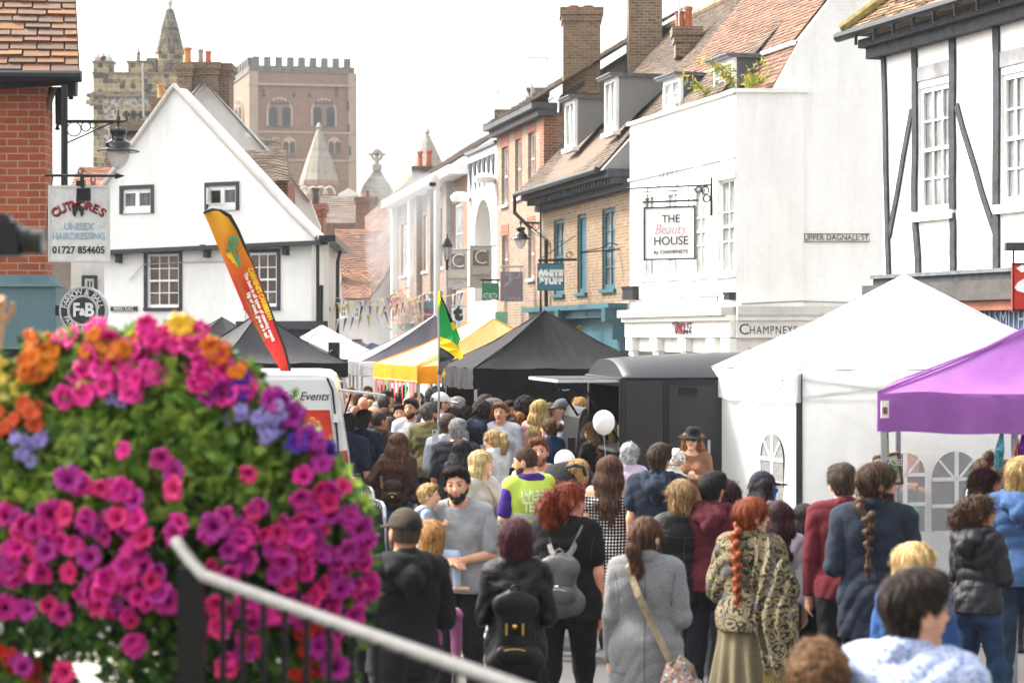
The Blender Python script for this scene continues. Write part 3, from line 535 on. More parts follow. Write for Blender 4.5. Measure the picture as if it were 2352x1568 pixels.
# ================================================================= white arched building, brown brick offices
Ew = Wall(1141, 58.4, 1074, 62.6); wa = bld('arched_building', 'white building with a tall pointed arch opening and dark louvred top', 'building', 1108, 60.5)
zt = Ew.uz(1141, 330)[1]; pts = []; u0, z0 = Ew.uz(1128, 690); u1, _ = Ew.uz(1090, 690); _, zs = Ew.uz(1110, 540); _, zk = Ew.uz(1110, 457); um = (u0+u1)/2; ra = (u1-u0)/2
arch = [(um-ra, z0)]+[(um+ra*math.cos(PI-PI*k/12), zs+(zk-zs)*math.sin(PI*k/12)) for k in range(13)]+[(um+ra, z0)]
mb = MB(); outl = [(0, 0), (Ew.L, 0), (Ew.L, zt), (0, zt)]; flat = outl+arch; tri = tessellate_polygon([[Vector((a, b, 0)) for a, b in p] for p in (outl, arch)]); mb.add([Ew.P(a, b) for a, b in flat], tri)
for i in range(len(arch)-1): mb.quad(Ew.P(*arch[i]), Ew.P(*arch[i+1]), Ew.P(*arch[i+1], -.8), Ew.P(*arch[i], -.8))
mb.build('wall', WPL, wa); wbox(Ew, wa, 'recess_wall', plaster('b5ada0', .15), (.02, Ew.L-.02, .1, zt-.1, -1.0, -.8)); backing(Ew, wa, 0.05, Ew.L-.05, zt-.1, 6, 0, WPL) if False else None
mb = MB(); zl0 = zt-1.15
for k in range(6): u = .25+k*(Ew.L-.3)/6; mb.prism([Ew.P(u, zt-.25, .01), Ew.P(u+.5, zt-.25, .01), Ew.P(u+.08, zl0, .01)], Ew.n*.03)
mb.build('louvre', NAVY, wa); wbox(Ew, wa, 'coping', LEAD, (-.05, Ew.L+.1, zt, zt+.1, -.4, .1)); [MB().lathe([(.0, 0), (.28, .03), (.33, .18), (.2, .3), (0, .33)], Ew.px(x, y, .3), 10).build('wall_light', WHITE, wa) for x, y in ((1137, 423), (1080, 465))]
Fw = Wall(1074, 62.7, 912, 79.5); of = bld('brick_offices', 'long brown brick offices with white window posts and white eaves', 'building', 990, 71); ze = 7.75
cols = [(1062, 1040), (1028, 1010), (992, 972), (962, 945), (935, 921)]; hol = []
for (xa, xb) in cols:
    for zz in ((5.0, 7.0), (2.4, 4.2)): hol.append((Fw.uz(xa, 0)[0], zz[0], Fw.uz(xb, 0)[0], zz[1]))
Fw.wall('wall', [(0, 0), (Fw.L, 0), (Fw.L, ze), (0, ze)], hol, brick('8d6a50', '7a5942', 'a08f7c', '5a4436', .3), of)
for h in hol: Fw.window(of, h, nx=2, ny=2, gl=glassmat('8b9396', .15), sash=False, inset=.15, fw=.12)
for x in (953, 913): u = Fw.uz(x, 0)[0]; wbox(Fw, of, 'white_column', WHITE, (u-.18, u+.18, 0, ze, 0, .25))
for x in (1035, 998, 966): u = Fw.uz(x, 0)[0]; wbox(Fw, of, 'brick_pier', DBRICK, (u-.35, u+.35, 0, ze, 0, .2))
wbox(Fw, of, 'eaves_board', WHITE, (-.1, Fw.L+.2, ze, ze+.28, -.4, .6)); tile_roof('roof', Fw.P(-.1, ze+.29, .6), Fw.P(Fw.L+.2, ze+.29, .6), Fw.P(Fw.L+.2, ze+2.6, -3), Fw.P(-.1, ze+2.6, -3), TILE_DRK, of, .3, .35); backing(Fw, of, 0, Fw.L, ze, 6, 0, DBRICK)
wbox(Fw, of, 'shopfront', paint('b9b4ad', .6, name='grey_shopfront'), (0.2, Fw.L, .0, 2.3, 0, .12))
# ================================================================= old house with sweeping tiled roof, end of the street
oh = bld('old_tiled_house', 'old white house with sweeping red tiled roofs at the far end of the street', 'house', 850, 82); Y = 84
def pxroof(name, par, el, er, rr, rl, mat, g=.14, w=.2, seed=1): return tile_roof(name, at(*el), at(*er), at(*rr), at(*rl), mat, par, g, w, .022, .012, .05, seed)
pxroof('main_roof', oh, (846, 690, 82), (925, 590, 80), (958, 398, 86), (838, 498, 88), TILE_RED); pxroof('lower_roof', oh, (786, 684, 80), (850, 684, 79.5), (878, 528, 84), (768, 526, 84), TILE_RED, seed=3); pxroof('side_roof', oh, (850, 684, 79.4), (914, 580, 80), (882, 528, 84), (872, 528, 83.9), TILE_RED, seed=5)
ridge_caps(oh, at(898, 470, 85.5), at(950, 405, 85.8), paint('b79a6c', .9, name='ridge_tile'), .25, .5)
def pxpoly(name, par, pts, Y, mat, d=.3): return MB().prism([at(x, y, Y) for x, y in pts], (0, d, 0)).build(name, mat, par)
pxpoly('gable_wall', oh, [(852, 900), (852, 692), (914, 594), (930, 594), (930, 900)], 80.6, WPL); pxpoly('front_wall', oh, [(774, 900), (774, 560), (790, 690), (852, 690), (852, 900)], 80.9, WPL)
fw_ = Wall(774, 80.85, 852, 80.84)
for r in ((782, 700, 797, 730), (812, 704, 826, 730)): fw_.window(oh, fw_.rect(*r), nx=2, ny=2, gl=glassmat('707678', .2), n=.1)
chimney(oh, 950, 1002, 382, 480, 84, brick('54493f', '463d35', '857a6c', '332c27', .3), 1.2, [(963, 345, 13, 'c0694a'), (984, 343, 14, 'c0694a')])
MB().box(at(1003, 0, 83).x, at(1040, 0, 83).x, 83, 86, 0, 9.2).build('rear_wall', brick('a5644a', '96583f'), oh); pxroof('rear_roof', oh, (1002, 396, 84), (1044, 396, 84), (1038, 384, 87), (1006, 384, 87), TILE_ORG)
dk = bld('distant_brick_house', 'distant dark tiled house with red brick walls below the abbey tower', 'house', 790, 110)
pxpoly('wall', dk, [(700, 800), (700, 512), (830, 512), (830, 800)], 112, brick('8a5746', '744838', '9a8878', '4a3830', .3), 5); pxroof('roof', dk, (728, 512, 112), (842, 512, 112), (838, 451, 116), (736, 451, 116), TILE_DRK, .3, .4)
chimney(dk, 817, 863, 452, 560, 106, brick('96604a', '80503e', 'a89684', '5a4438', .3), 1.2, [(828, 440, 10, 'c7bda8'), (842, 436, 9, '8a4a3a'), (855, 440, 10, 'c7bda8')]); chimney(dk, 703, 743, 468, 600, 60, brick('a5563e', '8a4a36', 'b0a08c', '5a4034', .3), .8, [(722, 430, 16, '55504c')])
pxpoly('skylight', dk, [(776, 446), (800, 432), (822, 444), (822, 450), (776, 450)], 118, WHITE, 2)
# ================================================================= white gable house (left)
H = Wall(240, 51.5, 745, 48.5); wg = bld('gabled_house', 'white rendered gable house with navy window surrounds and four openings', 'house', 490, 51)
zj0, zj1 = H.uz(248, 578)[1], H.uz(742, 553)[1]; att = [H.rect(296, 435, 361, 484), H.rect(491, 428, 556, 477)]
H.wall('gable_wall', [(H.uz(150, 572)[0], zj0), (H.L, zj1), H.uz(742, 548), H.uz(690, 497), H.uz(549, 345), H.uz(416, 203), H.uz(252, 432), H.uz(160, 555)], att, WPL, wg, n=.25, depth=.5)
for r in att: H.window(wg, r, nx=1, ny=1, sash=False, sill=None, surround=NAVY, gl=glassmat('55585a', .15), fw=.05, n=.25)
for r in att:
    mb = MB(); um = (r[0]+r[2])/2; H.box(mb, um-.055, um+.055, r[1]+.05, r[3]-.05, .17, .235); H.box(mb, r[0]+.05, r[2]-.05, r[1]+.05, r[1]+.11, .17, .225); H.box(mb, r[0]+.05, r[2]-.05, r[3]-.11, r[3]-.05, .17, .225); mb.build('casement', WHITE, wg)
    mb = MB()
    for k in range(1, 7):
        if k != 3: H.box(mb, r[0]+(r[2]-r[0])*k/6-.006, r[0]+(r[2]-r[0])*k/6+.006, r[1]+.1, r[3]-.1, .175, .19)
    for k in range(1, 4): H.box(mb, r[0]+.08, r[2]-.08, r[1]+(r[3]-r[1])*k/4-.006, r[1]+(r[3]-r[1])*k/4+.006, .176, .191)
    mb.build('lead_lattice', LEAD, wg)
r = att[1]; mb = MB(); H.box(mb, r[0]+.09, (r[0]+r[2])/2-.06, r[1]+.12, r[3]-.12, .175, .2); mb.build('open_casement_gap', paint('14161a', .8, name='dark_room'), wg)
mb = MB(); mb.hexa([H.P(r[0]+.06, r[1]+.08, .25), H.P(r[0]+.08, r[1]+.08, .25), H.P(r[0]+.22, r[1]+.06, .6), H.P(r[0]+.2, r[1]+.06, .6), H.P(r[0]+.06, r[3]-.06, .25), H.P(r[0]+.08, r[3]-.06, .25), H.P(r[0]+.22, r[3]-.06, .6), H.P(r[0]+.2, r[3]-.06, .6)]); mb.build('open_casement', WHITE, wg)
low = [H.rect(338, 583, 412, 706), H.rect(569, 580, 637, 704)]; H.wall('lower_wall', [(0, 0), (H.L-.05, 0), (H.L-.05, zj1), (0, zj0)], low, WPL, wg)
for r in low: H.window(wg, r, nx=3, ny=4, gl=glassmat('57493c', .08), sill=NAVY, surround=NAVY, fw=.06)
mb = MB(); mb.hexa([H.P(H.uz(150, 0)[0], zj0-.1, .32), H.P(H.L+.1, zj1-.1, .32), H.P(H.L+.1, zj1-.1, 0), H.P(H.uz(150, 0)[0], zj0-.1, 0), H.P(H.uz(150, 0)[0], zj0, .32), H.P(H.L+.1, zj1, .32), H.P(H.L+.1, zj1, 0), H.P(H.uz(150, 0)[0], zj0, 0)]); mb.build('jetty_beam', NAVY, wg)
for x, y in ((277, 584), (480, 572), (660, 566)):
    mb = MB(); u, z = H.uz(x, y); H.box(mb, u-.07, u+.07, z-.02, z+.1, 0, .3); H.box(mb, u-.06, u+.06, z-.22, z-.02, 0, .16); mb.build('corbel', NAVY, wg)
zsh = H.uz(660, 745)[1]; us = H.uz(560, 745)[0]; wbox(H, wg, 'shop_cornice', NAVY, (us, H.L+.1, zsh-.12, zsh+.08, 0, .35)); sf = wbox(H, wg, 'shopfront', paint('20262f', .5, name='shop_navy'), (us+.1, H.L, 0, zsh-.12, 0, .15)); wbox(H, wg, 'shop_window', glassmat('3a4046'), (us+.4, H.L-.3, .6, zsh-.75, .1, .165))
mb = MB().lathe([(0, 0), (.27, 0), (.27, .04), (0, .04)], H.px(602, 762, .2), 20, 0, 'Y'); mb.build('round_badge', paint('d8d4ca', .5, name='badge'), wg)
vt = [H.px(742, 548, .3), H.px(690, 497, .3), H.px(549, 345, .3), H.px(416, 200, .3), H.px(252, 430, .3), H.px(160, 552, .3)]; mb = MB()
for i in range(5): mb.tube([vt[i]+Vector((0, 0, .02)), vt[i+1]+Vector((0, 0, .02))], .06, 6)
mb.build('verge_tiles', plaster('d9d5cd', .4), wg); bk = Vector((-.13, 4.2, 0))
for i, nm in ((0, 'eaves_roof'), (1, 'roof'), (2, 'upper_roof')): tile_roof(nm, vt[i]+bk, vt[i]-Vector((0, 0, .03)), vt[i+1]-Vector((0, 0, .03)), vt[i+1]+bk, TILE_BRN, wg, .12, .2)
for i in (3, 4): tile_roof('left_roof', vt[i+1], vt[i+1]+bk, vt[i]+bk, vt[i], TILE_RED, wg, .12, .2)
Hr = Wall(744, 48.45, 776, 55); Hr.wall('side_wall', [(0, 0), (Hr.L, 0), (Hr.L, 4.95), (0, zj1)], [], plaster('e6e2d8', .4), wg)
wbox(Hr, wg, 'gutter', IRON, (-.4, Hr.L+.3, 4.95, 5.1, -.1, .3)); mb = MB().tube([Hr.px(771, 570, .15), Hr.px(769, 600, .08), Hr.px(768, 790, .08)], .05, 6).tube([H.px(735, 556, .1), H.px(735, 745, .1)], .05, 6); mb.tube([H.px(742, 655, .1), H.px(741, 745, .1)], .06, 6); mb.build('drainpipe', IRON, wg)
MB().prism([H.P(.3, 0, -.3), H.P(H.L-.15, 0, -.3), H.P(H.L-.15, 0, -.3)+bk, H.P(.3, 0, -.3)+bk], (0, 0, 4.7)).build('rear_wall', WPL, wg)
for (w_, x0, y0, x1, y1, s_, lab) in ((H, 255, 703, 316, 715, 'MARKET PLACE', 'black MARKET PLACE name plate on the white gable house'), (Hr, 752, 707, 771, 717, 'FRENCH ROW', 'small black FRENCH ROW name plate on the side wall by the drainpipe')):
    t_ = thing('street_sign', lab, 'sign', tuple(w_.px(x0, y1))); r = w_.rect(x0, y0, x1, y1); p_ = wbox(w_, t_, 'plate', BLACK, (r[0], r[2], r[1], r[3], 0, .03)); wbox(w_, t_, 'rim', LWHITE, (r[0]+.01, r[2]-.01, r[1]+.005, r[1]+.012, .03, .034), (r[0]+.01, r[2]-.01, r[3]-.012, r[3]-.005, .03, .034)); signtext(w_, p_, s_, (r[0]+r[2])/2, (r[1]+r[3])/2, .035, (r[3]-r[1])*.92, LWHITE, sx=.72 if w_ is H else 1.2)
MB().tube([H.P(H.uz(300, 0)[0], zj0-.75, .04), H.P(H.uz(330, 0)[0], zj0-.35, .04), H.P(H.uz(470, 0)[0], zj0-.3, .05), H.P(H.uz(565, 0)[0], zj0-.33, .04), H.P(H.uz(566, 0)[0], zsh, .04)], .012, 4).build('cable', paint('b5b2aa', .7), wg)
# second gable, dormer block, chimney stacks behind it
sg2 = bld('second_gable_house', 'white second gable behind the gable house with dark verge tiles and a big chimney stack', 'house', 520, 57); Y = 56.5
pxpoly('gable_wall', sg2, [(420, 560), (420, 240), (467, 192), (612, 348), (612, 560)], Y, WPL); 
for a, b in (((467, 196), (617, 356)), ((467, 196), (428, 238))):
    p, q = at(*a, Y-.25), at(*b, Y-.25); mb = MB(); mb.hexa([p, q, q+Vector((0, .3, 0)), p+Vector((0, .3, 0)), p+Vector((0, 0, .14)), q+Vector((0, 0, .14)), q+Vector((0, .3, .14)), p+Vector((0, .3, .14))]); mb.build('bargeboard', WHITE, sg2)
pxroof('roof', sg2, (617, 353, 62), (617, 353, 56.1), (467, 185, 56.1), (467, 185, 62), TILE_DRK, .12, .2); pxroof('left_roof', sg2, (426, 240, 56.1), (426, 240, 62), (467, 185, 62), (467, 185, 56.1), TILE_DRK, .12, .2); MB().box(*[c for q in zip(at(565, 316, 56.1), at(572, 306, 56)) for c in q]).build('purlin_end', WHITE, sg2)
pxroof('dormer_roof', sg2, (551+36, 416, 52), (664, 414, 51.5), (659, 346, 54), (551, 345, 54), TILE_BRN, .12, .2, 2); pxroof('far_roof', sg2, (590, 352, 60), (646, 352, 60), (643, 317, 62), (590, 317, 62), TILE_BRN, .14, .2, 5); pxpoly('dormer_wall', sg2, [(600, 560), (600, 415), (661, 413), (661, 560)], 52.2, brick('a5573d', '8f4b36', 'b5a48e', '5c4236', .3), 1.8)
pxpoly('rear_gable', sg2, [(655, 560), (662, 402), (712, 460), (735, 520), (735, 560)], 55, WPL); pxroof('rear_verge', sg2, (712, 462, 58), (712, 462, 54.8), (663, 400, 54.8), (663, 400, 58), TILE_DRK, .14, .2); Vw = Wall(655, 54.95, 735, 54.94); Vw.window(sg2, Vw.rect(664, 418, 675, 468), nx=1, ny=2, gl=glassmat('c9ccd0', .2), n=.1)
chimney(sg2, 408, 440, 145, 300, 57.2, CHB, .9, [(425, 105, 18, 'd08a55')]); chimney(sg2, 440, 501, 143, 300, 57.4, CHB, .9, [(455, 109, 13, '9a9488'), (473, 113, 14, 'c86a42')]); chimney(sg2, 501, 527, 146, 320, 57.6, DBRICK, .9)
chimney(sg2, 350, 386, 225, 300, 54, CHB, .7, [(365, 191, 19, 'c79a68')])
bh = bld('tiled_rear_house', 'brown tiled roof with a lichen covered wall top behind the lamp', 'house', 290, 62); pxroof('roof', bh, (240, 346, 60), (352, 346, 60), (350, 298, 63), (256, 298, 63), TILE_BRN, .14, .2); pxpoly('parapet', bh, [(252, 300), (252, 278), (350, 276), (350, 300)], 62, brick('8a7a5c', '6f5f48', '9a8d74', '4a4232', .3), 1); pxpoly('wall', bh, [(242, 700), (242, 344), (350, 344), (350, 700)], 60.2, brick('8a5746', '744838'), 3)
rh = bld('red_roofed_house', 'low red tiled roof with light blue and white walls behind the hairdressing sign', 'house', 215, 56); pxroof('roof', rh, (160, 430, 54), (282, 430, 54), (276, 386, 56), (182, 382, 56), tilemat('8f5a48', 'a36a54', '7d4f42', 'b07860'), rh and .14, .2); pxpoly('wall', rh, [(165, 900), (165, 560), (186, 560), (186, 900)], 55, paint('a9c4d0', .7, name='pale_blue'), 3); pxpoly('white_wall', rh, [(186, 900), (186, 428), (300, 428), (300, 900)], 54.9, WPL, 3)
Rv = Wall(186, 54.85, 250, 54.84); Rv.window(rh, Rv.rect(196, 640, 218, 690), nx=2, ny=2, surround=NAVY, n=.1)
# ================================================================= clock tower
SAND = stonemat('b09a72', '9a8562', 'd0c2a2', 1.1, .8, .38, .85); ct = bld('clock_tower', 'flint and sandstone clock tower with battlements and a conical stone spire', 'tower', 312, 147); Tw = Wall(214, 145, 413, 145); zt = Tw.uz(0, 145)[1]; D_ = 6.2; mb = MB()
zs = Tw.uz(0, 220)[1]; zp = Tw.uz(0, 170)[1]; Tw.box(mb, .15, Tw.L, 0, zs, -D_, -.1); mb.build('shaft', flintmat(), ct); mb = MB(); Tw.box(mb, 0, .75, 0, zs, -D_, 0); Tw.box(mb, .75, 1.3, 15.5, 16.2, -.2, .0); Tw.box(mb, 0, 1.1, 10, 12, -.3, -.02); mb.build('quoins', SAND, ct)
mb = MB(); Tw.box(mb, 0, Tw.L, zs+.25, zp, -D_, 0)
for (a, b) in ((214, 259), (294, 350), (376, 413)): Tw.box(mb, Tw.uz(a, 0)[0], Tw.uz(b, 0)[0], zp, zt, -.7, 0)
for k in range(3): Tw.box(mb, 0, .6, zp, zt, -1.6-k*2, -.8-k*2)
mb.build('battlements', SAND, ct); mb = MB(); Tw.box(mb, -.15, Tw.L+.1, zs-.1, zs+.25, -D_, .2); Tw.box(mb, -.08, Tw.L, zp-.02, zp+.12, -.8, .1)
for (a, b) in ((214, 259), (294, 350), (376, 413)): Tw.box(mb, Tw.uz(a, 0)[0]-.08, Tw.uz(b, 0)[0]+.08, zt, zt+.16, -.8, .1)
mb.build('string_course', stonemat('8d7f66', '7a6d58', '9a8c70', 1.5, 1.2, .3, .7), ct); mb = MB()
for k, (x, y) in enumerate(((204, 222), (203, 238))): mb.tube([Tw.px(214, y, 0), Tw.px(208, y-3, .1), Tw.px(x-2, y-4, .1), Tw.px(x-4, y+2, .1)], [.3, .25, .18, .1], 6)
mb.build('gargoyle', SAND, ct); r = Tw.rect(282, 252, 352, 276); wbox(Tw, ct, 'window_surround', SAND, (r[0]-.2, r[2]+.2, r[1]-.3, r[3]+.2, -.2, .1)); mb = MB()
for k in range(4):
    c = Tw.P(r[0]+(k+.5)*(r[2]-r[0])/4, (r[1]+r[3])/2, .12)
    for a in range(4): mb.lathe([(0, 0), (.16, 0)], c+Vector((.13*math.cos(a*PI/2), 0, .13*math.sin(a*PI/2))), 10, 0, 'Y')
mb.build('tracery_opening', paint('1d1a18', .9, name='dark_opening'), ct)
c = Tw.P(Tw.uz(381, 0)[0], 0, -1.7); zt0 = Tw.uz(0, 190)[1]; k_ = 145/F; Z = lambda y: Tw.uz(0, y)[1]; mb = MB().lathe([(32*k_, zt0), (32*k_, Z(118)), (35*k_, Z(116)), (35*k_, Z(110))], (c.x, c.y, 0), 8); mb.build('turret', SAND, ct); mb = MB().lathe([(35.5*k_, Z(112)), (33*k_, Z(108)), (22*k_, Z(62)), (9*k_, Z(14)), (4*k_, Z(12))], (c.x, c.y, 0), 8); mb.build('spire', stonemat('7a705e', '5d564a', 'a8997a', 1.3, .7, .5, .7), ct); MB().lathe([(4.5*k_, Z(13)), (5*k_, Z(2)), (8*k_, Z(-2)), (3*k_, Z(-14))], (c.x, c.y, 0), 8).build('finial', plaster('d0cbc0'), ct)
mb = MB()
for x in range(252, 330, 8): mb.tube([Tw.px(x, 148, -1), Tw.px(x, 124, -1)], .03, 4)
mb.tube([Tw.px(250, 124, -1), Tw.px(345, 124, -1)], .04, 4); mb.build('railing', STEEL, ct); MB().tube([Tw.px(329, 146, .3), Tw.px(331, 270, .3)], .09, 5).build('pipe', paint('c4c2bb', .6), ct); r = Tw.rect(329, 128, 352, 164); wbox(Tw, ct, 'plant_box', LEAD, (r[0], r[2], r[1], r[3], -2, -1.2))
# ================================================================= abbey tower
AB = brick('96735d', '866550', '9f8a76', '7a5a4a', .2, .5, .18); ABS = plaster('b59c86', .4, '7a6a5c'); ab = bld('abbey_tower', 'square brick abbey tower with battlements and louvred belfry arches', 'tower', 690, 228)
Aw = Wall(574, 222, 812, 224); Al = Wall(527, 236, 574, 222); Ya = 222; zt = Aw.uz(690, 133)[1]; zm = Aw.uz(690, 153)[1]; z2 = Aw.uz(690, 305)[1]; z1_ = Aw.uz(690, 369)[1]
def arch_pts(w, x0, x1, ytop, ybot, n=12):
    u0, z0 = w.uz(x0, ybot); u1, _ = w.uz(x1, ybot); _, zt_ = w.uz((x0+x1)/2, ytop); r = (u1-u0)/2; return [(u0, z0)]+[(u0+r-r*math.cos(PI*k/n), zt_-abs(r)+abs(r)*math.sin(PI*k/n)) for k in range(n+1)]+[(u1, z0)]
def arch_obj(name, w, par, x0, x1, yt, yb, mat, n0, n1): return MB().prism([w.P(u, z, n0) for u, z in arch_pts(w, x0, x1, yt, yb)], w.n*(n1-n0)).build(name, mat, par)
mb = MB(); Aw.box(mb, 0, Aw.L, z2, zm, -14, 0); mb.build('upper_stage', AB, ab); mb = MB(); Aw.box(mb, -.5, Aw.L+.25, 0, z2, -14.5, .3); mb.build('lower_stage', AB, ab); mb = MB(); mb.hexa([Al.P(0, z2, .0), Al.P(Al.L, z2, .0), Al.P(Al.L, z2, -2), Al.P(0, z2, -2), Al.P(0, zm, .0), Al.P(Al.L, zm, 0), Al.P(Al.L, zm, -2), Al.P(0, zm, -2)]); mb.build('side_stage', AB, ab); mb = MB()
for k in range(9): u = .3+k*(Aw.L-.1)/9; Aw.box(mb, u, u+.72, zm, zt, -.8, .15)
for k in range(8): u = .3+k*Al.L/8; Al.box(mb, u, u+Al.L/16, zm, zt, -.8, .15)
Aw.box(mb, -.1, Aw.L+.1, zm-.7, zm, -.9, .12); Al.box(mb, 0, Al.L, zm-.7, zm, -.9, .12); mb.build('battlements', stonemat('6b655c', '5c574f', '7a746a', .5, 1, .4, .4), ab)
mb = MB()
for z in (z2, z1_, Aw.uz(690, 196)[1]): Aw.box(mb, -.2, Aw.L+.3, z-.12, z+.12, 0, .42)
for x in (574, 800): u = Aw.uz(x, 0)[0]; Aw.box(mb, u-.1 if x < 600 else u, u+.9, 0, zm-.7, 0, .32)
mb.build('string_course', ABS, ab); LOUV = paint('30383f', .7, var=.1, name='louvre_grey')
for (w_, xs, y0, y1) in ((Aw, (612, 672), 224, 290), (Aw, (714, 773), 226, 290), (Al, (543, 561), 226, 292)):
    x0, x1 = xs; arch_obj('belfry_arch', w_, ab, x0, x1, y0, y1, plaster('bfa68e', .3), .0, .25); arch_obj('arch_recess', w_, ab, x0+4*(x1-x0)/60, x1-4*(x1-x0)/60, y0+4, y1, AB, .2, .27); wd2 = (x1-x0)/60
    for dx in (6, 36): arch_obj('louvre_window', w_, ab, x0+dx*wd2, x0+(dx+19)*wd2, 246, 290, LOUV, .2, .3)
    for dx in (6, 36):
        mb = MB()
        for j in range(7):
            ua = w_.uz(x0+dx*wd2, 0)[0]; ub = w_.uz(x0+(dx+19)*wd2, 0)[0]; zz = w_.uz(x0, 288-j*5.2)[1]; w_.box(mb, min(ua, ub)+.05, max(ua, ub)-.05, zz-.06, zz, .3, .4)
        mb.build('louvre_slats', paint('2b3238', .8), ab)
    mb = MB()
    for j in range(5): u, z = w_.uz(x0+(12+9*j)*wd2, 240); s_ = .3*abs(wd2)**.5; mb.prism([w_.P(u-s_, z-.05, .28), w_.P(u+s_, z-.05, .28), w_.P(u, z+.5, .28)], w_.n*.03)
    mb.build('triangle_openings', paint('5a4a40', .9), ab)
mb = MB()
for x, y in ((606, 219), (605, 209), (675, 219), (711, 219), (773, 219), (773, 207)): u, z = Aw.uz(x, y); MB().prism([Aw.P(u-.25, z, .02), Aw.P(u, z-.35, .02), Aw.P(u+.25, z, .02), Aw.P(u, z+.35, .02)], Aw.n*.04).build('diamond_brick', paint('4a4240', .9), ab)
for x, y in ((799, 244), (800, 296), (803, 347)): u, z = Aw.uz(x, y); wbox(Aw, ab, 'slit_opening', paint('4a4240', .9), (u-.12, u+.12, z-.5, z+.5, .3, .34))
for x0, x1 in ((648, 679), (752, 781)):
    arch_obj('twin_arch', Aw, ab, x0, x1, 316, 354, plaster('bfa68e', .3), .3, .5)
    for dx in (2, 17): arch_obj('lancet', Aw, ab, x0+dx, x0+dx+12, 326, 353, paint('4d4440', .9), .5, .56)
mb = MB(); c = Aw.P(6.2, zt, -7); mb.add([c+Vector((-2.3, -2, -.8)), c+Vector((2.3, -2, -.8)), c+Vector((2.3, 2, -.8)), c+Vector((-2.3, 2, -.8)), c+Vector((0, 0, 1.4))], [(0, 1, 4), (1, 2, 4), (2, 3, 4), (3, 0, 4)]); mb.build('roof', paint('b9c0c6', .4, .3, name='lead_roof'), ab); MB().tube([Aw.P(.75, zt-2, -3), Aw.P(.75, zt+10, -3)], [.12, .06], 6).build('flagpole', WHITE, ab)
def spirelet(name, label, x, y0, yb, r, Y, basey, col='a39a8a'):
    k = Y/F; t_ = bld(name, label, 'spire', x, Y); c = (at(x, 0, Y).x, Y, 0); z = lambda y: at(0, y, Y).z; MB().lathe([(r*k, z(yb)), (r*.62*k, z(yb+(y0-yb)*.42)), (r*.12*k, z(y0+8)), (.0, z(y0+6))], c, 8).build('roof', stonemat(col, '938a7b', 'aba294', 1, .8, .5, .25), t_); MB().lathe([(r*.12*k, z(y0+9)), (r*.06*k, z(y0+6)), (r*.16*k, z(y0+2)), (r*.08*k, z(y0-6)), (0, z(y0-9))], c, 8).build('finial', plaster(col), t_); MB().lathe([(r*1.02*k, z(yb)), (r*1.02*k, z(yb)-.5), (r*.86*k, z(yb)-.6), (r*.86*k, z(basey))], c, 8).build('turret', brick('a5806a', '947060', 'b09f8e', '6a564a', .2, .5, .18), t_); return t_
sp = spirelet('stair_turret', 'small conical stone turret roof in front of the brick abbey tower', 733, 290, 416, 45, 205, 600); z = at(0, 440, 203).z; mb = MB()
for k in range(4):
    c = at(700+k*19, 446, 202.6)
    mb.tube([c+Vector((math.cos(a*PI/8)*.55, 0, math.sin(a*PI/8)*.75)) for a in range(9)], .12, 5)
mb.build('arcade', plaster('cfc3b0'), sp); spirelet('stone_spire', 'slim pale stone spire behind the chimney with two orange pots', 981, 303, 400, 46, 210, 700)
cg = bld('cross_gable', 'stone gable end topped by a ringed celtic cross', 'gable', 866, 200); STN = plaster('aba192', .5); Yc = 200; pxpoly('gable', cg, [(800, 520), (834, 425), (860, 390), (872, 390), (908, 446), (930, 520)], Yc, stonemat('b0a698', 'a0968a', 'bdb4a6', 1, 1, .4, .3), 3); k = Yc/F; mb = MB()
for a, b in (((866, 392), (866, 343)), ((851, 357), (881, 357))): p, q = at(*a, Yc), at(*b, Yc); w = .2; mb.box(min(p.x, q.x)-w, max(p.x, q.x)+w, Yc-.2, Yc+.2, min(p.z, q.z)-w*0, max(p.z, q.z)+w*0+.01 if a[0] == b[0] else max(p.z, q.z)+w)
c = at(866, 357, Yc); mb.tube([c+Vector((math.cos(a*PI/10), 0, math.sin(a*PI/10)))*.5 for a in range(21)], .13, 6); mb.box(c.x-.45, c.x+.45, Yc-.25, Yc+.25, at(0, 392, Yc).z, at(0, 378, Yc).z); mb.build('celtic_cross', STN, cg)
# ================================================================= red brick building (near left)
Iw = Wall(-260, 20.6, 103, 20.6); nb = bld('red_brick_house', 'red brick house with tiled roof, black gutter and a teal shop fascia', 'house', 20, 22)
ze = Iw.uz(90, 190)[1]; zs = Iw.uz(60, 628)[1]; NBR = brick('a04a29', 'ae562e', 'a89a86', '6f3a28', .14); Iw.wall('wall', [(0, 0), (Iw.L, 0), (Iw.L, ze), (0, ze)], [], NBR, nb, .35); MB().prism([Iw.P(0, 0, -.34), Iw.P(Iw.L-.02, 0, -.34), Iw.P(Iw.L-1.9, 0, -7), Iw.P(0, 0, -7)], (0, 0, ze)).build('rear_wall', OBRICK, nb)
er = at(183, 166, 20.35); el = Iw.P(0, er.z, .35); rr = at(168, -120, 22.2); rl = Iw.P(0, rr.z, -1.3); tile_roof('roof', el, er, rr, rl, tilemat('6b5346', '875c45', '5c4a3f', '99683f', '635248', '765a4b'), nb, .122, .265, .03, .014)
g = MB().tube([el+Vector((0, -.05, -.05)), er+Vector((.03, -.05, -.05))], .062, 10); g.build('gutter', IRON, nb); mb = MB(); mb.hexa([Iw.P(0, ze-.12, .22), at(154, 197, 20.5), at(154, 197, 20.7), Iw.P(0, ze-.12, 0), Iw.P(0, er.z-.03, .22), at(154, 178, 20.5), at(154, 178, 20.7), Iw.P(0, er.z-.03, 0)]); mb.build('fascia_board', BLACK, nb)
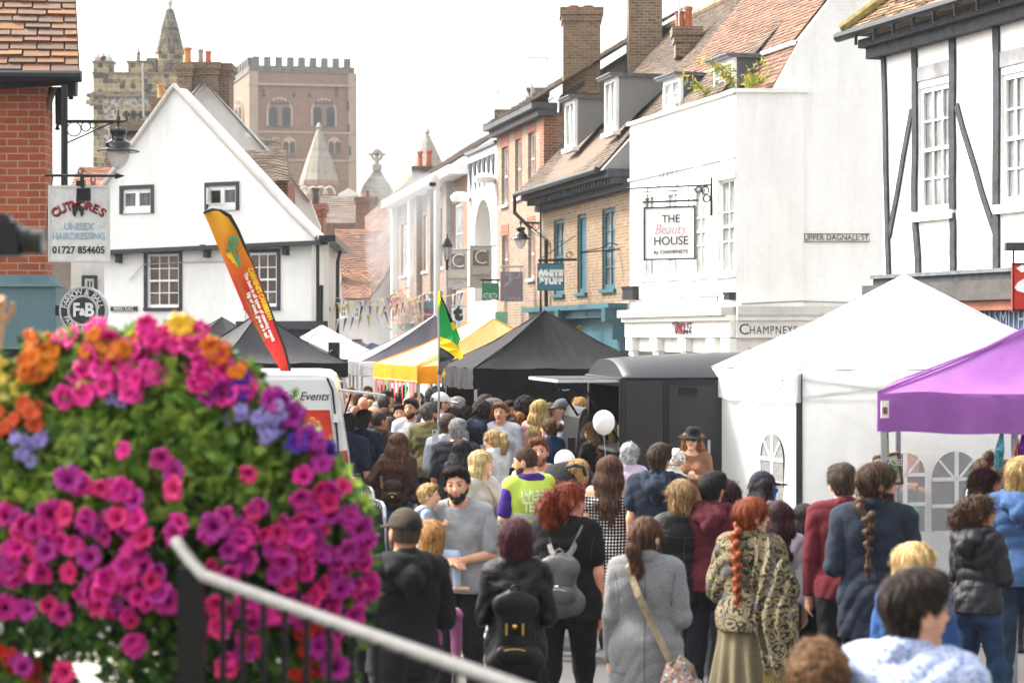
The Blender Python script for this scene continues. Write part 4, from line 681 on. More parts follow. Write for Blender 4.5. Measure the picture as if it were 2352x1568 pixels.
mb = MB(); mb.prism([at(154, 179, 20.6), at(174, 179, 20.6), at(173, 218, 20.6), at(154, 222, 20.6)], (0, .12, 0)); mb.lathe([(.0, 0), (.03, .01), (.02, .03), (.012, .06)], at(163, 230, 20.65)); mb.build('eaves_bracket', BLACK, nb); mb = MB(); mb.prism([at(126, 200, 20.9), at(146, 200, 20.9), at(141, 286, 20.9), at(127, 286, 20.9)], (0, .12, 0)); mb.lathe([(.0, 0), (.03, .01), (.02, .03), (.012, .06)], at(132, 300, 20.95)); mb.build('eaves_bracket', BLACK, nb); mb = MB(); mb.prism([at(103, 200, 20.75), at(127, 200, 20.75), at(103, 268, 20.75)], (0, .1, 0)); mb.build('eaves_bracket', BLACK, nb); MB().tube([at(125, 203, 20.7), at(112, 235, 20.7), at(104, 258, 20.7)], .03, 6).build('timber_strut', paint('7d6652', .9, var=.3), nb)
TG = paint('5d7b80', .55, var=.06, name='grey_teal'); ls = Wall(-200, 20.2, 128, 20.2); wbox(ls, nb, 'shop_fascia', TG, (0, ls.L, ls.uz(0, 797)[1], ls.uz(0, 655)[1], -.6, 0)); wbox(ls, nb, 'lead_cap', paint('6f8a8d', .6, .2, name='lead_teal'), (0, ls.L-.1, ls.uz(0, 655)[1], ls.uz(0, 630)[1], -.6, -.12), (0, ls.L+.02, ls.uz(0, 658)[1], ls.uz(0, 650)[1], -.3, .04), (0, ls.L+.02, ls.uz(0, 801)[1], ls.uz(0, 796)[1], -.5, .03)); wbox(ls, nb, 'shop_window', glassmat('2a2d2c'), (0, ls.L-.1, .3, ls.uz(0, 803)[1], -.5, -.2))
ow = bld('old_stained_wall', 'peeling stained white wall end between the teal fascia and the round sign', 'wall', 135, 24); pxpoly('wall', ow, [(95, 1300), (95, 560), (164, 560), (162, 670), (150, 700), (150, 1300)], 24, plaster('cfcac0', .95, '6f675a', .6), .6); pxpoly('bracket', ow, [(128, 690), (128, 738), (150, 738), (150, 690)], 23.9, LEAD, .1)
# ================================================================= street lamps and hanging signs
def pole(mb, x0, y0, x1, y1, Y, r, n=8): mb.tube([at(x0, y0, Y), at(x1, y1, Y)], r, n); return mb
def lantern(name, label, cx, ytop, wpx, Y, posts, group=None):
    k = Y/F; u = wpx/80*k; c = at(cx, ytop, Y); t = thing(name, label, 'street lamp', tuple(c), 0, group)
    prof = [(0, 0), (2.5, -2), (1.5, -7), (3, -9), (1.2, -13), (4, -16), (5, -19), (4.5, -23), (6, -26), (6, -29), (3, -31), (3, -42), (8, -44), (19, -46), (20, -48), (20, -55), (17, -58), (15, -64), (17, -70), (22, -74), (29, -79), (30, -81), (30, -90), (34, -92), (49, -97), (50, -99), (47, -100), (27, -98)]
    MB().lathe([(r*u, z*u) for r, z in prof], c, 24).build('hood', paint('14151a', .18, .3, var=.05, bump=0, spec=.8, name='gloss_black'), t, smooth=True)
    MB().lathe([(26*u, -98*u), (26*u, -104*u), (23*u, -118*u), (15*u, -132*u), (6*u, -139*u), (0, -140*u)], c, 24).build('glass_bowl', clear('f2f1ec', .62, .05), t, smooth=True)
    mb = MB(); mb.lathe([(0, -100*u), (9*u, -102*u), (6*u, -112*u), (0, -114*u)], c, 12); mb.build('bulb_holder', paint('d8d4cc', .4), t)
    return t, u, c
lp, u_, c_ = lantern('street_lamp', 'black pendant street lamp on a scrolled bracket beside the red brick house', 272, 252, 100*.78, 20.3, 0); Y = 20.3
mb = MB(); pole(mb, 148, 195, 148, 470, Y, .035); pole(mb, 153, 279, 262, 279, Y, .018); mb.tube([at(262, 279, Y), at(285, 279, Y), at(291, 277, Y), at(291, 272, Y)], .012, 6); pole(mb, 155, 328, 262, 280, Y, .008, 5)
for x, y, r in ((170, 297, 16), (197, 291, 10.5), (214, 288, 7)): mb.tube([at(x+r*math.cos(a*PI/12), y+r*math.sin(a*PI/12), Y) for a in range(25)], .007, 5)
mb.build('bracket', IRON, lp)
l2, u_, c_ = lantern('street_lamp', 'black pendant street lamp on an iron arm in front of the yellow brick shop', 1196, 498, 42, 48.6, 0); Y = 48.6
mb = MB(); pole(mb, 1242, 470, 1242, 690, Y, .024); mb.tube([at(1242, 545, Y), at(1242, 512, Y), at(1200, 511, Y)], .03, 6)
for x, y, r in ((1230, 520, 8), (1218, 518, 5.5)): mb.tube([at(x+r*math.cos(a*PI/8), y+r*math.sin(a*PI/8), Y) for a in range(17)], .012, 5)
pole(mb, 1242, 690, 1242, 1090, Y, .03); mb.build('bracket', IRON, l2)
l3 = thing('street_lamp', 'small black hexagonal lantern on the wall of the brown brick offices', 'street lamp', tuple(at(1027, 560, 56))); k = 56/F; c = at(1027, 545, 56)
MB().lathe([(0, 8*k), (2*k, 4*k), (1.5*k, 0), (5*k, -4*k), (12*k, -20*k), (12*k, -22*k)], c, 6).build('hood', IRON, l3); MB().lathe([(10.5*k, -22*k), (5*k, -52*k)], c, 6).build('glass_bowl', clear('d9dde0', .4), l3); mb = MB().lathe([(6*k, -52*k), (4*k, -56*k), (0, -66*k)], c, 6)
for a in range(6): mb.tube([c+Vector((math.cos(a*PI/3)*10.7*k, math.sin(a*PI/3)*10.7*k, -22*k)), c+Vector((math.cos(a*PI/3)*5*k, math.sin(a*PI/3)*5*k, -52*k))], .012, 4)
pole(mb, 1027, 600, 1027, 620, 56, .04); mb.tube([at(1027, 612, 56), at(1045, 612, 58.5)], .04, 5); mb.build('bracket', IRON, l3)
ROSE = paint('a8323a', .5, bump=0, name='letter_red'); BLUEG = paint('9fb4c0', .5, bump=0, name='letter_blue')
def flat_sign(name, label, x0, y0, x1, y1, Y, col, th=.04, frame=None, cat='sign'):
    a, b = at(x0, y1, Y), at(x1, y0, Y); t = thing(name, label, cat, ((a.x+b.x)/2, Y, a.z)); MB().box(a.x, b.x, Y-th/2, Y+th/2, a.z, b.z).build('board', col if not isinstance(col, str) else paint(col, .55, var=.06, scale=5), t)
    if frame:
        f = .02; mb = MB()
        for q in ((a.x-f, a.x, a.z-f, b.z+f), (b.x, b.x+f, a.z-f, b.z+f), (a.x, b.x, a.z-f, a.z), (a.x, b.x, b.z, b.z+f)): mb.box(q[0], q[1], Y-th/2-.008, Y+th/2+.008, q[2], q[3])
        mb.build('frame', frame, t)
    return t
def T(par, body, x, y, Y, hpx, col, th=.04, **k): return text('lettering', body, col, par, at(x, y, Y)-Vector((0, th/2+.002, 0)), hpx*1.42/F*Y, **k)
Y = 19.6; hd = flat_sign('hanging_sign', 'white hairdressing sign with red arched lettering hung under an iron arm', 117, 431, 247, 597, Y, paint('d9d9d4', .6, var=.1, scale=14, name='worn_white_board'), .05, paint('cfcfc9', .6))
for i, ch in enumerate('CUTMORES'):
    f = (i-3.5)/3.5; a = -f*.62; x = 182+f*53; y = 471+f*f*17; m = Matrix.Rotation(PI/2, 4, 'X') @ Matrix.Rotation(a, 4, 'Z')
    for dx, dz, mt, ex in ((.008, -.012, LETTER, .002), (0, 0, ROSE, .005)): text('lettering', ch, mt, hd, at(x, y, Y)+Vector((dx, -.028, dz)), 19*1.42/F*Y, m, ex, off=.002)
for s, y, h, c, sx in (('UNISEX', 521, 15, BLUEG, .95), ('HAIRDRESSING', 543, 15, BLUEG, .84), ('01727 854605', 575, 16, LETTER, .92)): T(hd, s, 182, y, Y, h, c, .05, sx=sx, off=.002)
mb = MB(); c = at(181, 486, Y)-Vector((0, .03, 0)); mb.prism([c+Vector((x*Y/F, 0, z*Y/F)) for x, z in ((-12, -8), (-13, 2), (-9, 11), (0, 15), (9, 12), (13, 3), (12, -9), (6, -12), (5, -2), (0, 5), (-4, -3), (-6, -13))], (0, -.008, 0)); mb.build('profile_emblem', LETTER, hd)
mb = MB(); pole(mb, 103, 403, 265, 404, Y, .014, 6); mb.tube([at(265, 404, Y), at(286, 404, Y)], [.035, .002], 6)
for x in (148, 214): mb.tube([at(x, 404, Y)+Vector((math.cos(a*PI/6)*.02, 0, -.05+math.sin(a*PI/6)*.05)) for a in range(13)], .006, 4); mb.tube([at(x, 416, Y), at(x, 431, Y)], .007, 4)
ironscroll(mb, at(186, 394, Y), .035, 14, Vector((1, 0, 0)), 1.3, .006); mb.build('bracket', IRON, hd); MB().tube([at(106, 560, Y), at(110, 480, Y), at(122, 404, Y)], .006, 4).build('cable', IRON, hd)
sl_ = thing('sign_spotlight', 'black ribbed spotlight hanging in front of the hairdressing sign', 'spotlight', tuple(at(190, 440, 19.4))); mb = MB(); pole(mb, 188, 404, 190, 432, 19.4, .022, 6); mb.box(*[q for p in zip(at(175, 427, 19.37), at(197, 416, 19.45)) for q in sorted(p)]); mb.build('mount', IRON, sl_); mb = MB(); c = at(193, 448, 19.35); mb.hexa([c+Vector(p)*19.4/F for p in ((-17, -6, -16), (16, -6, -14), (14, 12, -12), (-15, 12, -14), (-16, -6, 14), (15, -6, 16), (13, 12, 13), (-14, 12, 12))])
for i in range(8): x = -15+i*4.2; mb.hexa([c+Vector(p)*19.4/F for p in ((x, -9, -13), (x+1.6, -9, -13), (x+1.6, -6, -13), (x, -6, -13), (x, -9, 16), (x+1.6, -9, 16), (x+1.6, -6, 16), (x, -6, 16))])
mb.build('housing', BLACK, sl_)
Y = 19.4; fb = thing('round_sign', 'round dark paint shop sign with white monogram and pale rim', 'sign', tuple(at(193, 765, Y))); k = Y/F; c = at(193, 713, Y); MB().lathe([(0, -.05), (55*k, -.05), (55*k, .05), (0, .05)], c, 48, 0, 'Y').build('rim', paint('b7bcc0', .4, .3, name='silver_rim'), fb); MB().lathe([(0, -.056), (50*k, -.056), (50*k, -.04)], c, 48, 0, 'Y').build('disc', paint('2c3238', .5, name='slate_disc'), fb)
mb = MB(); mb.tube([c+Vector((math.cos(a*PI/24)*34*k, -.058, math.sin(a*PI/24)*34*k)) for a in range(49)], .006, 4); mb.tube([c+Vector((math.cos(a*PI/24)*31*k, -.058, math.sin(a*PI/24)*31*k)) for a in range(49)], .003, 4); mb.build('ring', LWHITE, fb)
def arctext(par, body, c, r, a0, a1, size, mat, inward=False, dy=-.058):
    n = len(body)
    for i, ch in enumerate(body):
        if ch == ' ': continue
        a = a0+(a1-a0)*i/(n-1); p = c+Vector((math.sin(a)*r, dy, math.cos(a)*r)); m = Matrix.Rotation(PI/2, 4, 'X') @ Matrix.Rotation(-a+(PI if inward else 0), 4, 'Z'); text('lettering', ch, mat, par, p, size, m, .003)
arctext(fb, 'FARROW & BALL', c, 42*k, -1.35, 1.35, 13*1.42*k, LWHITE); arctext(fb, 'PAINT & PAPER', c, 42*k, 4.3, 2.0, 11*1.42*k, LWHITE, True)
for s, dx, h, sx in (('F', -15, 30, .8), ('&', -1, 15, .9), ('B', 15, 30, .9)): text('lettering', s, LWHITE, fb, c+Vector((dx*k, -.058, (0 if s != '&' else -4)*k)), h*1.42*k, off=.006, sx=sx)
MB().box(at(128, 0, Y).x, at(145, 0, Y).x, Y-.02, Y+.02, c.z-.05, c.z+.05).build('bracket', IRON, fb)
# far shop signs on the right hand side
for (nm, lab, x0, y0, x1, y1, Y, col) in (('banner_sign', 'left and lower of two grey banners with a letter C', 1030, 575, 1074, 657, 60.5, 'b9b3aa'), ('banner_sign', 'right and higher of two grey banners with a letter C', 1079, 567, 1130, 657, 57.5, 'b5aea5')):
    b = flat_sign(nm, lab, x0, y0, x1, y1, Y, col, .05); b['group'] = 'grey shopping arcade banners'; xm = (x0+x1)/2; w = (x1-x0)*.36; p, q = at(xm-w, y0+43, Y), at(xm+w, y0+8, Y); MB().box(p.x, q.x, Y-.04, Y-.02, p.z, q.z).build('panel', paint('6e6a66', .6), b); T(b, 'C', xm, y0+25, Y, 33, LWHITE, .09, off=-.01); T(b, 'JP', xm-2, y0+26, Y, 14, LWHITE, .09, off=-.01, shear=.3); T(b, 'CHRISTOPHER', xm, y0+66, Y, 5, paint('8f8a82', .6), .06, sx=.95); T(b, 'PLACE', xm, y0+74, Y, 5, paint('8f8a82', .6), .06); [MB().tube([at(x0, y_, Y), at(x1+10, y_, Y)], .03, 5).build('rod', STEEL, b) for y_ in (y0-2, y1+2)]
b = flat_sign('hanging_sign', 'square bright green optician sign with a white double oval', 1107, 650, 1146, 689, 55.5, '2f8a63'); Y = 55.5; mb = MB()
for dx in (-7, 7): mb.tube([at(1126+dx+8.5*math.cos(a*PI/10), 680+6*math.sin(a*PI/10), Y)-Vector((0, .03, 0)) for a in range(21)], .012, 4)
mb.build('oval_emblem', LWHITE, b); T(b, 'Specsavers', 1126, 680, Y, 5, LWHITE); MB().tube([at(1104, 643, Y), at(1148, 643, Y)], .03, 5).tube([at(1110, 643, Y), at(1110, 650, Y)], .02, 4).tube([at(1142, 643, Y), at(1142, 650, Y)], .02, 4).build('bracket', IRON, b)
b = flat_sign('hanging_sign', 'mauve fashion shop sign with pale lace pattern', 1149, 624, 1201, 692, 53.8, '8d8490'); Y = 53.8; T(b, 'chesca', 1176, 684, Y, 10, LWHITE, shear=.25, off=-.004); mb = MB()
for r, x0_, y0_ in ((17, 1158, 638), (11, 1160, 640), (24, 1156, 634), (9, 1184, 630)):
    for a in range(12):
        an = a*PI/12-PI/2*.9
        x, y = x0_+r*math.cos(an), y0_+r*math.sin(an)
        if 1152 < x < 1198 and 627 < y < 670: mb.lathe([(0, 0), (1.7*Y/F, 0), (1.7*Y/F, -.012), (0, -.012)], at(x, y, Y)-Vector((0, .024, 0)), 8, 0, 'Y')
mb.build('lace_pattern', paint('c0b8c0', .6), b); MB().tube([at(1149, 612, Y), at(1202, 612, Y)], .03, 5).tube([at(1155, 612, Y), at(1155, 624, Y)], .02, 4).tube([at(1196, 612, Y), at(1196, 624, Y)], .02, 4).build('bracket', STEEL, b)
b = flat_sign('hanging_sign', 'dark teal square clothes shop sign with chunky white letters', 1236, 607, 1294, 665, 47, '2f6f7c', .06, TEALD); Y = 47; T(b, 'WHITE', 1263, 629, Y, 15, LWHITE, .06, off=.02, sx=.9); T(b, 'STUFF', 1266, 645, Y, 15, LWHITE, .06, off=.02, sx=.9); mb = MB().tube([at(1236, 598, Y), at(1325, 596, Y)], .03, 5).tube([at(1240, 598, Y), at(1240, 607, Y)], .02, 4).tube([at(1288, 598, Y), at(1288, 607, Y)], .02, 4).tube([at(1236, 598, Y), at(1322, 541, Y)], .012, 4); ironscroll(mb, at(1308, 586, Y), .09, 16, Vector((1, 0, 0)), 1.3, .012); mb.build('bracket', IRON, b)
b = thing('sign_bracket', 'empty scrolled iron sign bracket between the teal windows', 'bracket', tuple(at(1424, 600, 45.3))); Y = 45.3; mb = MB().tube([at(1331, 581, Y), at(1426, 572, Y)], .016, 5).tube([at(1426, 548, Y), at(1426, 627, Y)], .018, 5).tube([at(1331, 580, Y), at(1380, 570, Y), at(1400, 558, Y), at(1420, 562, Y)], .012, 5); ironscroll(mb, at(1404, 574, Y), .07, 16, Vector((1, 0, 0)), 1.3, .01); mb.build('scrollwork', IRON, b)
b = thing('oval_sign', 'oval red and white sign on the wall of the old tiled house', 'sign', tuple(at(914, 700, 74))); Y = 74; k = Y/F
for r0, n_, c_, d in ((1., 'rim', 'b03a40', -.05), (.78, 'disc', 'e8e4e0', -.08), (.62, 'inner_ring', 'b03a40', -.1), (.5, 'inner_disc', 'e8e4e0', -.12)): MB().prism([at(914+21*r0*math.cos(a*PI/14), 687+14.5*r0*math.sin(a*PI/14), Y)+Vector((0, d, 0)) for a in range(28)], (0, .05, 0)).build(n_, paint(c_, .5), b)
T(b, 'cex', 914, 686, Y, 13, paint('b03a40', .5), .26, off=.02)
b = flat_sign('banner_sign', 'green and maroon restaurant banner behind the green and yellow flag', 973, 693, 1005, 760, 62, '3f7f68', .05); Y = 62; p, q = at(973, 743, Y), at(1005, 708, Y); MB().box(p.x, q.x, Y-.035, Y-.026, p.z, q.z).build('band', paint('84364f', .6), b); T(b, 'Bellaccino', 989, 722, Y, 6, LWHITE, .08, shear=.3); T(b, 'ITALIAN', 989, 730, Y, 4, LWHITE, .08); T(b, 'RESTAURANT', 989, 736, Y, 4, LWHITE, .08, sx=.8)
b = flat_sign('hanging_sign', 'small white sign with a black letter t beside the grey banners', 1037, 706, 1069, 737, 60, 'e4e6e6', .05); T(b, 't', 1052, 720, 60, 30, LETTER, .05, off=.05); MB().tube([at(1035, 702, 60), at(1072, 702, 60)], .03, 5).build('bracket', STEEL, b)
b = flat_sign('shop_sign', 'pale green optician shop sign behind the yellow gazebo', 1137, 716, 1166, 772, 55, '7fc4a0', .05); T(b, 'specsavers', 1152, 746, 55, 5, LWHITE, .05)
cv = thing('surveillance_camera', 'white dome camera on a tall white pole by the brown brick offices', 'camera', tuple(at(1004, 900, 56))); Y = 56; mb = MB(); pole(mb, 1004, 1000, 1004, 440, Y, .09, 10); mb.tube([at(1004, 440, Y), at(1005, 412, Y), at(999, 402, Y), at(994, 404, Y)], .07, 8); mb.build('pole', WHITE, cv); c = at(994, 410, Y); MB().lathe([(0, .1), (.1, .08), (.13, -.08), (.11, -.12)], c, 12).build('housing', WHITE, cv); MB().lathe([(.11, -.12), (.1, -.2), (0, -.24)], c, 12).build('dome', IRON, cv)
for i, (x, y, yt, Y, lab) in enumerate(((1258, 215, 130, 57, 'thin television aerial behind the pale brick house chimney'), (1146, 270, 205, 60, 'bent wire aerial over the arched building'), (1560, 90, -20, 47, 'thin aerial mast by the orange chimney pots'))):
    a_ = thing('roof_aerial', lab, 'aerial', tuple(at(x, y, Y))); mb = MB(); pole(mb, x, y, x, yt, Y, .02, 5); L = (48, 35, 20)[i]; mb.tube([at(x, yt+3, Y), at(x-L, yt+(3, 35, 6)[i], Y)], .015, 4)
    for j in range(5): p = at(x-L*j/5, yt+3+((0, 32, 3)[i])*j/5, Y); mb.tube([p-Vector((0, .25, 0)), p+Vector((0, .25, 0))], .008, 4)
    mb.build('mast', STEEL, a_)
for x, y, lab in ((1209, 228, 'left white satellite dish on the pale brick house roof edge'), (1222, 214, 'right white satellite dish nearest the pale brick house chimney')):
    d_ = thing('satellite_dish', lab, 'dish', tuple(at(x, y+12, 56.5)), group='rooftop dishes'); MB().lathe([(0, .1), (.15, .06), (.3, -.02), (.33, -.03), (.3, -.0)], at(x, y, 56.5), 16, 0, 'X').build('dish', paint('d5d7da', .4), d_); MB().tube([at(x, y, 56.5), at(x+5, y+14, 56.5)], .03, 5).tube([at(x, y+4, 56.5), at(x-9, y, 56.5)], .012, 4).build('arm', STEEL, d_)
# ================================================================= gazebos
def gazebo(label, near, far, L2, zb, vh, zpk, can, val, legm=STEEL, ridge=0., legr=.022, sag=.12, hem=None, name='gazebo', group=None):
    # near/far = (pixel column, depth) of the two ends of the left side; L2 = length of the right going side; can/val = materials left, front, right, back
    n_, f_ = at(near[0], HZ, near[1]), at(far[0], HZ, far[1]); n_.z = f_.z = 0; e1 = f_-n_; e2 = Vector((e1.y, -e1.x, 0)).normalized()*L2; e2 = e2 if e2.x > 0 else -e2
    t = thing(name, label, 'gazebo', tuple(n_+(e1+e2)/2), 0, group); Z = Vector((0, 0, 1)); zt = zb+vh; C = [f_, n_, n_+e2, f_+e2]; ctr = n_+(e1+e2)/2; R1 = ctr+e1*ridge/2+Z*zpk; R0 = ctr-e1*ridge/2+Z*zpk; ap = {0: (R1, R0), 1: (R0, R0), 2: (R0, R1), 3: (R1, R1)}
    for i in range(4):
        P, Q = C[i]+Z*zt, C[(i+1) % 4]+Z*zt; A, B = ap[i]; ns, ntt = 44, 20; V = []; L = (Q-P).length; nrm = (Q-P).cross(Z).normalized(); nrm = nrm if nrm.dot(P-ctr) > 0 else -nrm; rg = random.Random(i+int(zpk*100)); ph = [rg.uniform(0, 6) for _ in range(5)]
        for b in range(ntt+1):
            for a in range(ns+1):
                s, q = a/ns, b/ntt; p = P.lerp(Q, s).lerp(A.lerp(B, s), q); w = math.sin(PI*s)*math.sin(PI*min(1, q*1.02))
                p.z -= sag*w+.05*math.sin(PI*q)+ (1-q)**3*.012*math.sin(L*7*s+ph[0]); p += nrm*(.024*math.sin(s*L*5+q*7+ph[1])*math.sin(PI*q)*math.sin(PI*s)*.6+(.014*math.sin((s-.5)*L*16/(.35+q)+ph[2])+.01*math.sin(s*L*21+q*16+ph[3]))*(1-q)**1.5*math.sin(PI*s)); V.append(p)
        Fq = [(b*(ns+1)+a, b*(ns+1)+a+1, (b+1)*(ns+1)+a+1, (b+1)*(ns+1)+a) for b in range(ntt) for a in range(ns)]; o = mesh_obj('canopy_panel', V, Fq, can[i], t, True, None, True)
        V = []; nv = 6; ns = 40
        for b in range(nv+1):
            for a in range(ns+1):
                s, q = a/ns, b/nv; p = P.lerp(Q, s)-Z*vh*q; fold = math.sin(PI*s)**.4 if 0 < s < 1 else 0
                p += nrm*(.004+fold*q*(.018*math.sin(s*L*6+ph[3])+.012*math.sin(s*L*15+ph[4]+q*2))-.02*q*math.sin(PI*s)); p.z -= q*fold*(.02*math.sin(PI*s)+.008*math.sin(s*L*9+ph[2])); V.append(p)
        Fq = [(b*(ns+1)+a, b*(ns+1)+a+1, (b+1)*(ns+1)+a+1, (b+1)*(ns+1)+a) for b in range(nv) for a in range(ns)]; mesh_obj('valance', V, Fq, val[i], t, True, None, True)
        MB().tube([P+Vector((0, 0, .006)), P.lerp(ap[i][0], .5)-Z*.044, ap[i][0]], .009, 5).build('hip_seam', val[i], t); c = C[i]+(ctr-C[i]).normalized()*.06; MB().box(c.x-legr, c.x+legr, c.y-legr, c.y+legr, 0, zt-.03).build('leg', legm, t)
        P2, Q2 = c+Z*(zt-.08), C[(i+1) % 4]+(ctr-C[(i+1) % 4]).normalized()*.06+Z*(zt-.08); mb = MB(); mb.tube([P2, P2.lerp(Q2, .5)-Z*.22, Q2], .012, 5); mb.tube([P2-Z*.2, P2.lerp(Q2, .5), Q2-Z*.2], .012, 5); mb.build('frame_truss', legm, t)
    return t, C, ctr, e1, e2
fb_ = lambda c, tr=.3, **k: fabric(c, .75, tr, .5, 4., **k)
WF, PF, BF, GF, YF = fb_('fafaf8', .55), fb_('a468b2', .3), fb_('0d0d0f', .04), fb_('4c4a4e', .15), fb_('f3a51f', .4); YC = fb_('ffe0a2', .5); GB = fb_('5a6780', .2)
wgz, Cn, ctr, e1, e2 = gazebo('white gazebo with plain white walls and arched clear windows', (1828, 20.8), (1632, 22.9), 3.75, 2.0, .33, 3.38, [WF]*4, [WF]*4, paint('3a3b3d', .5, .3), legr=.03, sag=.1)
def sidewall(par, P, Q, zt, wins, mat, mid=.55):
    w = Wall.__new__(Wall); w.o = Vector((P.x, P.y, 0)); d = Vector((Q.x-P.x, Q.y-P.y, 0)); w.L = d.length; w.t = d.normalized(); w.n = Vector((w.t.y, -w.t.x, 0)); w.n = w.n if w.n.dot(-w.o) > 0 else -w.n; w.ang = math.atan2(w.t.y, w.t.x)
    polys = [[(0, .05), (w.L, .05), (w.L, zt), (0, zt)]]
    for (u0, u1, z0, z1) in wins: r = (u1-u0)/2; polys.append([(u0, z0)]+[(u0+r-r*math.cos(PI*k/12), z1-r+r*math.sin(PI*k/12)) for k in range(13)]+[(u1, z0)])
    mb = MB(); tri = tessellate_polygon([[Vector((a, b, 0)) for a, b in p] for p in polys]); mb.add([w.P(a, b, .02*math.sin(a*4)*math.sin(b*3)) for p in polys for a, b in p], tri); o = mb.build('sidewall', mat, par)
    for p, (u0, u1, z0, z1) in zip(polys[1:], wins):
        m = MB(); m.add([w.P(a, b, .004) for a, b in p], [tuple(t) for t in tessellate_polygon([[Vector((a, b, 0)) for a, b in p]])]); m.build('window_pane', clear('ffffff', .28, .12), o); m = MB(); um = (u0+u1)/2; h = (u1-u0)/2
        for a in ((um-.025, um+.025, z0, z1), (u0, u1, z1-h-.02, z1-h+.02), (u0, u1, z0+(z1-h-z0)*.48-.02, z0+(z1-h-z0)*.48+.02)): w.box(m, *a, .008, .012)
        for sg in (-1, 1): m.hexa([w.P(um+x, z, n_) for n_ in (.008, .012) for x, z in ((0, z1-h), (sg*.04, z1-h), (sg*(h*.74), z1-h+h*.66), (sg*(h*.68), z1-h+h*.72))])
        m.build('glazing_bar', mat, o)
    return w
q_ = ctr-Cn[1]; ins = .05*q_.normalized(); sidewall(wgz, Cn[0]+ins, Cn[1]+ins, 2.05, [(1.3, 1.85, .9, 1.65)], WF); A0, B0 = Cn[1]+ins, Cn[2]+ins; wq = (B0-A0).normalized()
def uof(x): k = (x-1176)/F; return (k*A0.y-A0.x)/(wq.x-k*wq.y)
sidewall(wgz, A0, B0, 2.05, [(uof(2032), uof(2124), .62, 1.46), (uof(2140), uof(2252), .62, 1.46)], WF); c = at(1797, 886, 20.9); mb = MB().prism([c+Vector((-.025, 0, -.04)), c+Vector((.0, 0, .09)), c+Vector((.025, 0, -.04)), c+Vector((.018, 0, -.04)), c+Vector((0, 0, .06)), c+Vector((-.018, 0, -.04))], (0, .004, 0)); mb.build('maker_mark', LETTER, wgz)
pgz, Cn, ctr, e1, e2 = gazebo('purple gazebo in front of the white one, with things hung from its legs', (2016, 14.6), (2052, 17.6), 3.1, 2.0, .28, 3.0, [PF]*4, [PF]*4, STEEL, legr=.02, sag=.14)
c = at(2030, 940, 14.57); MB().box(c.x-.028, c.x+.028, c.y-.05, c.y-.035, c.z-.06, c.z+.065).build('care_label', LWHITE, pgz); MB().box(c.x-.016, c.x+.016, c.y-.056, c.y-.05, c.z-.03, c.z+.02).build('label_print', paint('8a4a58', .6), pgz)
bgz, Cn, ctr, e1, e2 = gazebo('black gazebo with black sides and clear plastic windows', (1087, 27.6), (1015, 30.3), 2.6, 1.955, .28, 3.06, [fb_('1d1c1e', .06), BF, BF, BF], [fb_('29292b', .06), BF, BF, BF], STEEL, sag=.1)  # left canopy panel and valance coloured greyer, painting in the sunlit side
for P, Q, a in ((Cn[1], Cn[2], .04), (Cn[3], Cn[2], .04)):
    mb = MB(); d = (Q-P); i_ = (ctr-P).normalized()*.05; mb.quad(P+i_+Vector((0, 0, 1.66)), Q+i_+Vector((0, 0, 1.66)), Q+i_+Vector((0, 0, 1.95)), P+i_+Vector((0, 0, 1.95))); mb.build('side_flap', BF, bgz); mb = MB(); mb.quad(P+i_+Vector((0, 0, 1.0)), Q+i_+Vector((0, 0, 1.0)), Q+i_+Vector((0, 0, 1.66)), P+i_+Vector((0, 0, 1.66))); mb.build('window_pane', clear('f4f4f4', .1, .08), bgz); mb = MB(); mb.quad(P+i_, Q+i_, Q+i_+Vector((0, 0, 1.0)), P+i_+Vector((0, 0, 1.0))); mb.build('side_skirt', BF, bgz)
mb = MB(); P, Q = Cn[0], Cn[3]; mb.quad(P, Q, Q+Vector((0, 0, 2)), P+Vector((0, 0, 2))); mb.build('rear_wall', BF, bgz)
tb = thing('serving_table', 'cluttered serving table inside the black gazebo', 'table', tuple(ctr)); mb = MB(); p = ctr+Vector((.55, -.5, 0)); mb.box(p.x-.5, p.x+.8, p.y-.3, p.y+.3, .86, .9); mb.box(p.x-.5, p.x+.8, p.y-.3, p.y-.28, .05, .86); mb.build('table', paint('c9c6c0', .6), tb)
for i in range(5):
    o = thing('food_tub', ('white lidded', 'clear', 'tall green', 'pale blue', 'small yellow')[i]+' tub on the serving table in the black gazebo', 'tub', (p.x-.4+.25*i, p.y, .9)); h = (.15, .2, .32, .18, .12)[i]; MB().lathe([(0, 0), (.08, 0), (.1, h), (.0, h)], (0, 0, 0), 10).build('tub', paint(('dcdcd8', 'b8c4c8', '6f8f6a', 'a9bccb', 'd0b860')[i], .4), o, world=False); MB().lathe([(0, h), (.105, h), (.105, h+.02), (0, h+.02)], (0, 0, 0), 10).build('lid', LWHITE, o, world=False)
ygz, Cn, ctr, e1, e2 = gazebo('yellow gazebo with red pennants strung under its edge', (958, 32.6), (858, 35.7), 3.2, 1.915, .28, 2.98, [YC, YC, YC, YC], [YF]*4, STEEL, ridge=.35, sag=.1)
bn = thing('pennant_string', 'row of red pennants hanging under the yellow gazebo', 'bunting', tuple(Cn[1])); P, Q = Cn[0], Cn[1]; MB().tube([P+Vector((0, -.05, 1.95)), Q+Vector((0, -.05, 1.95))], .006, 4).build('string', LWHITE, bn)
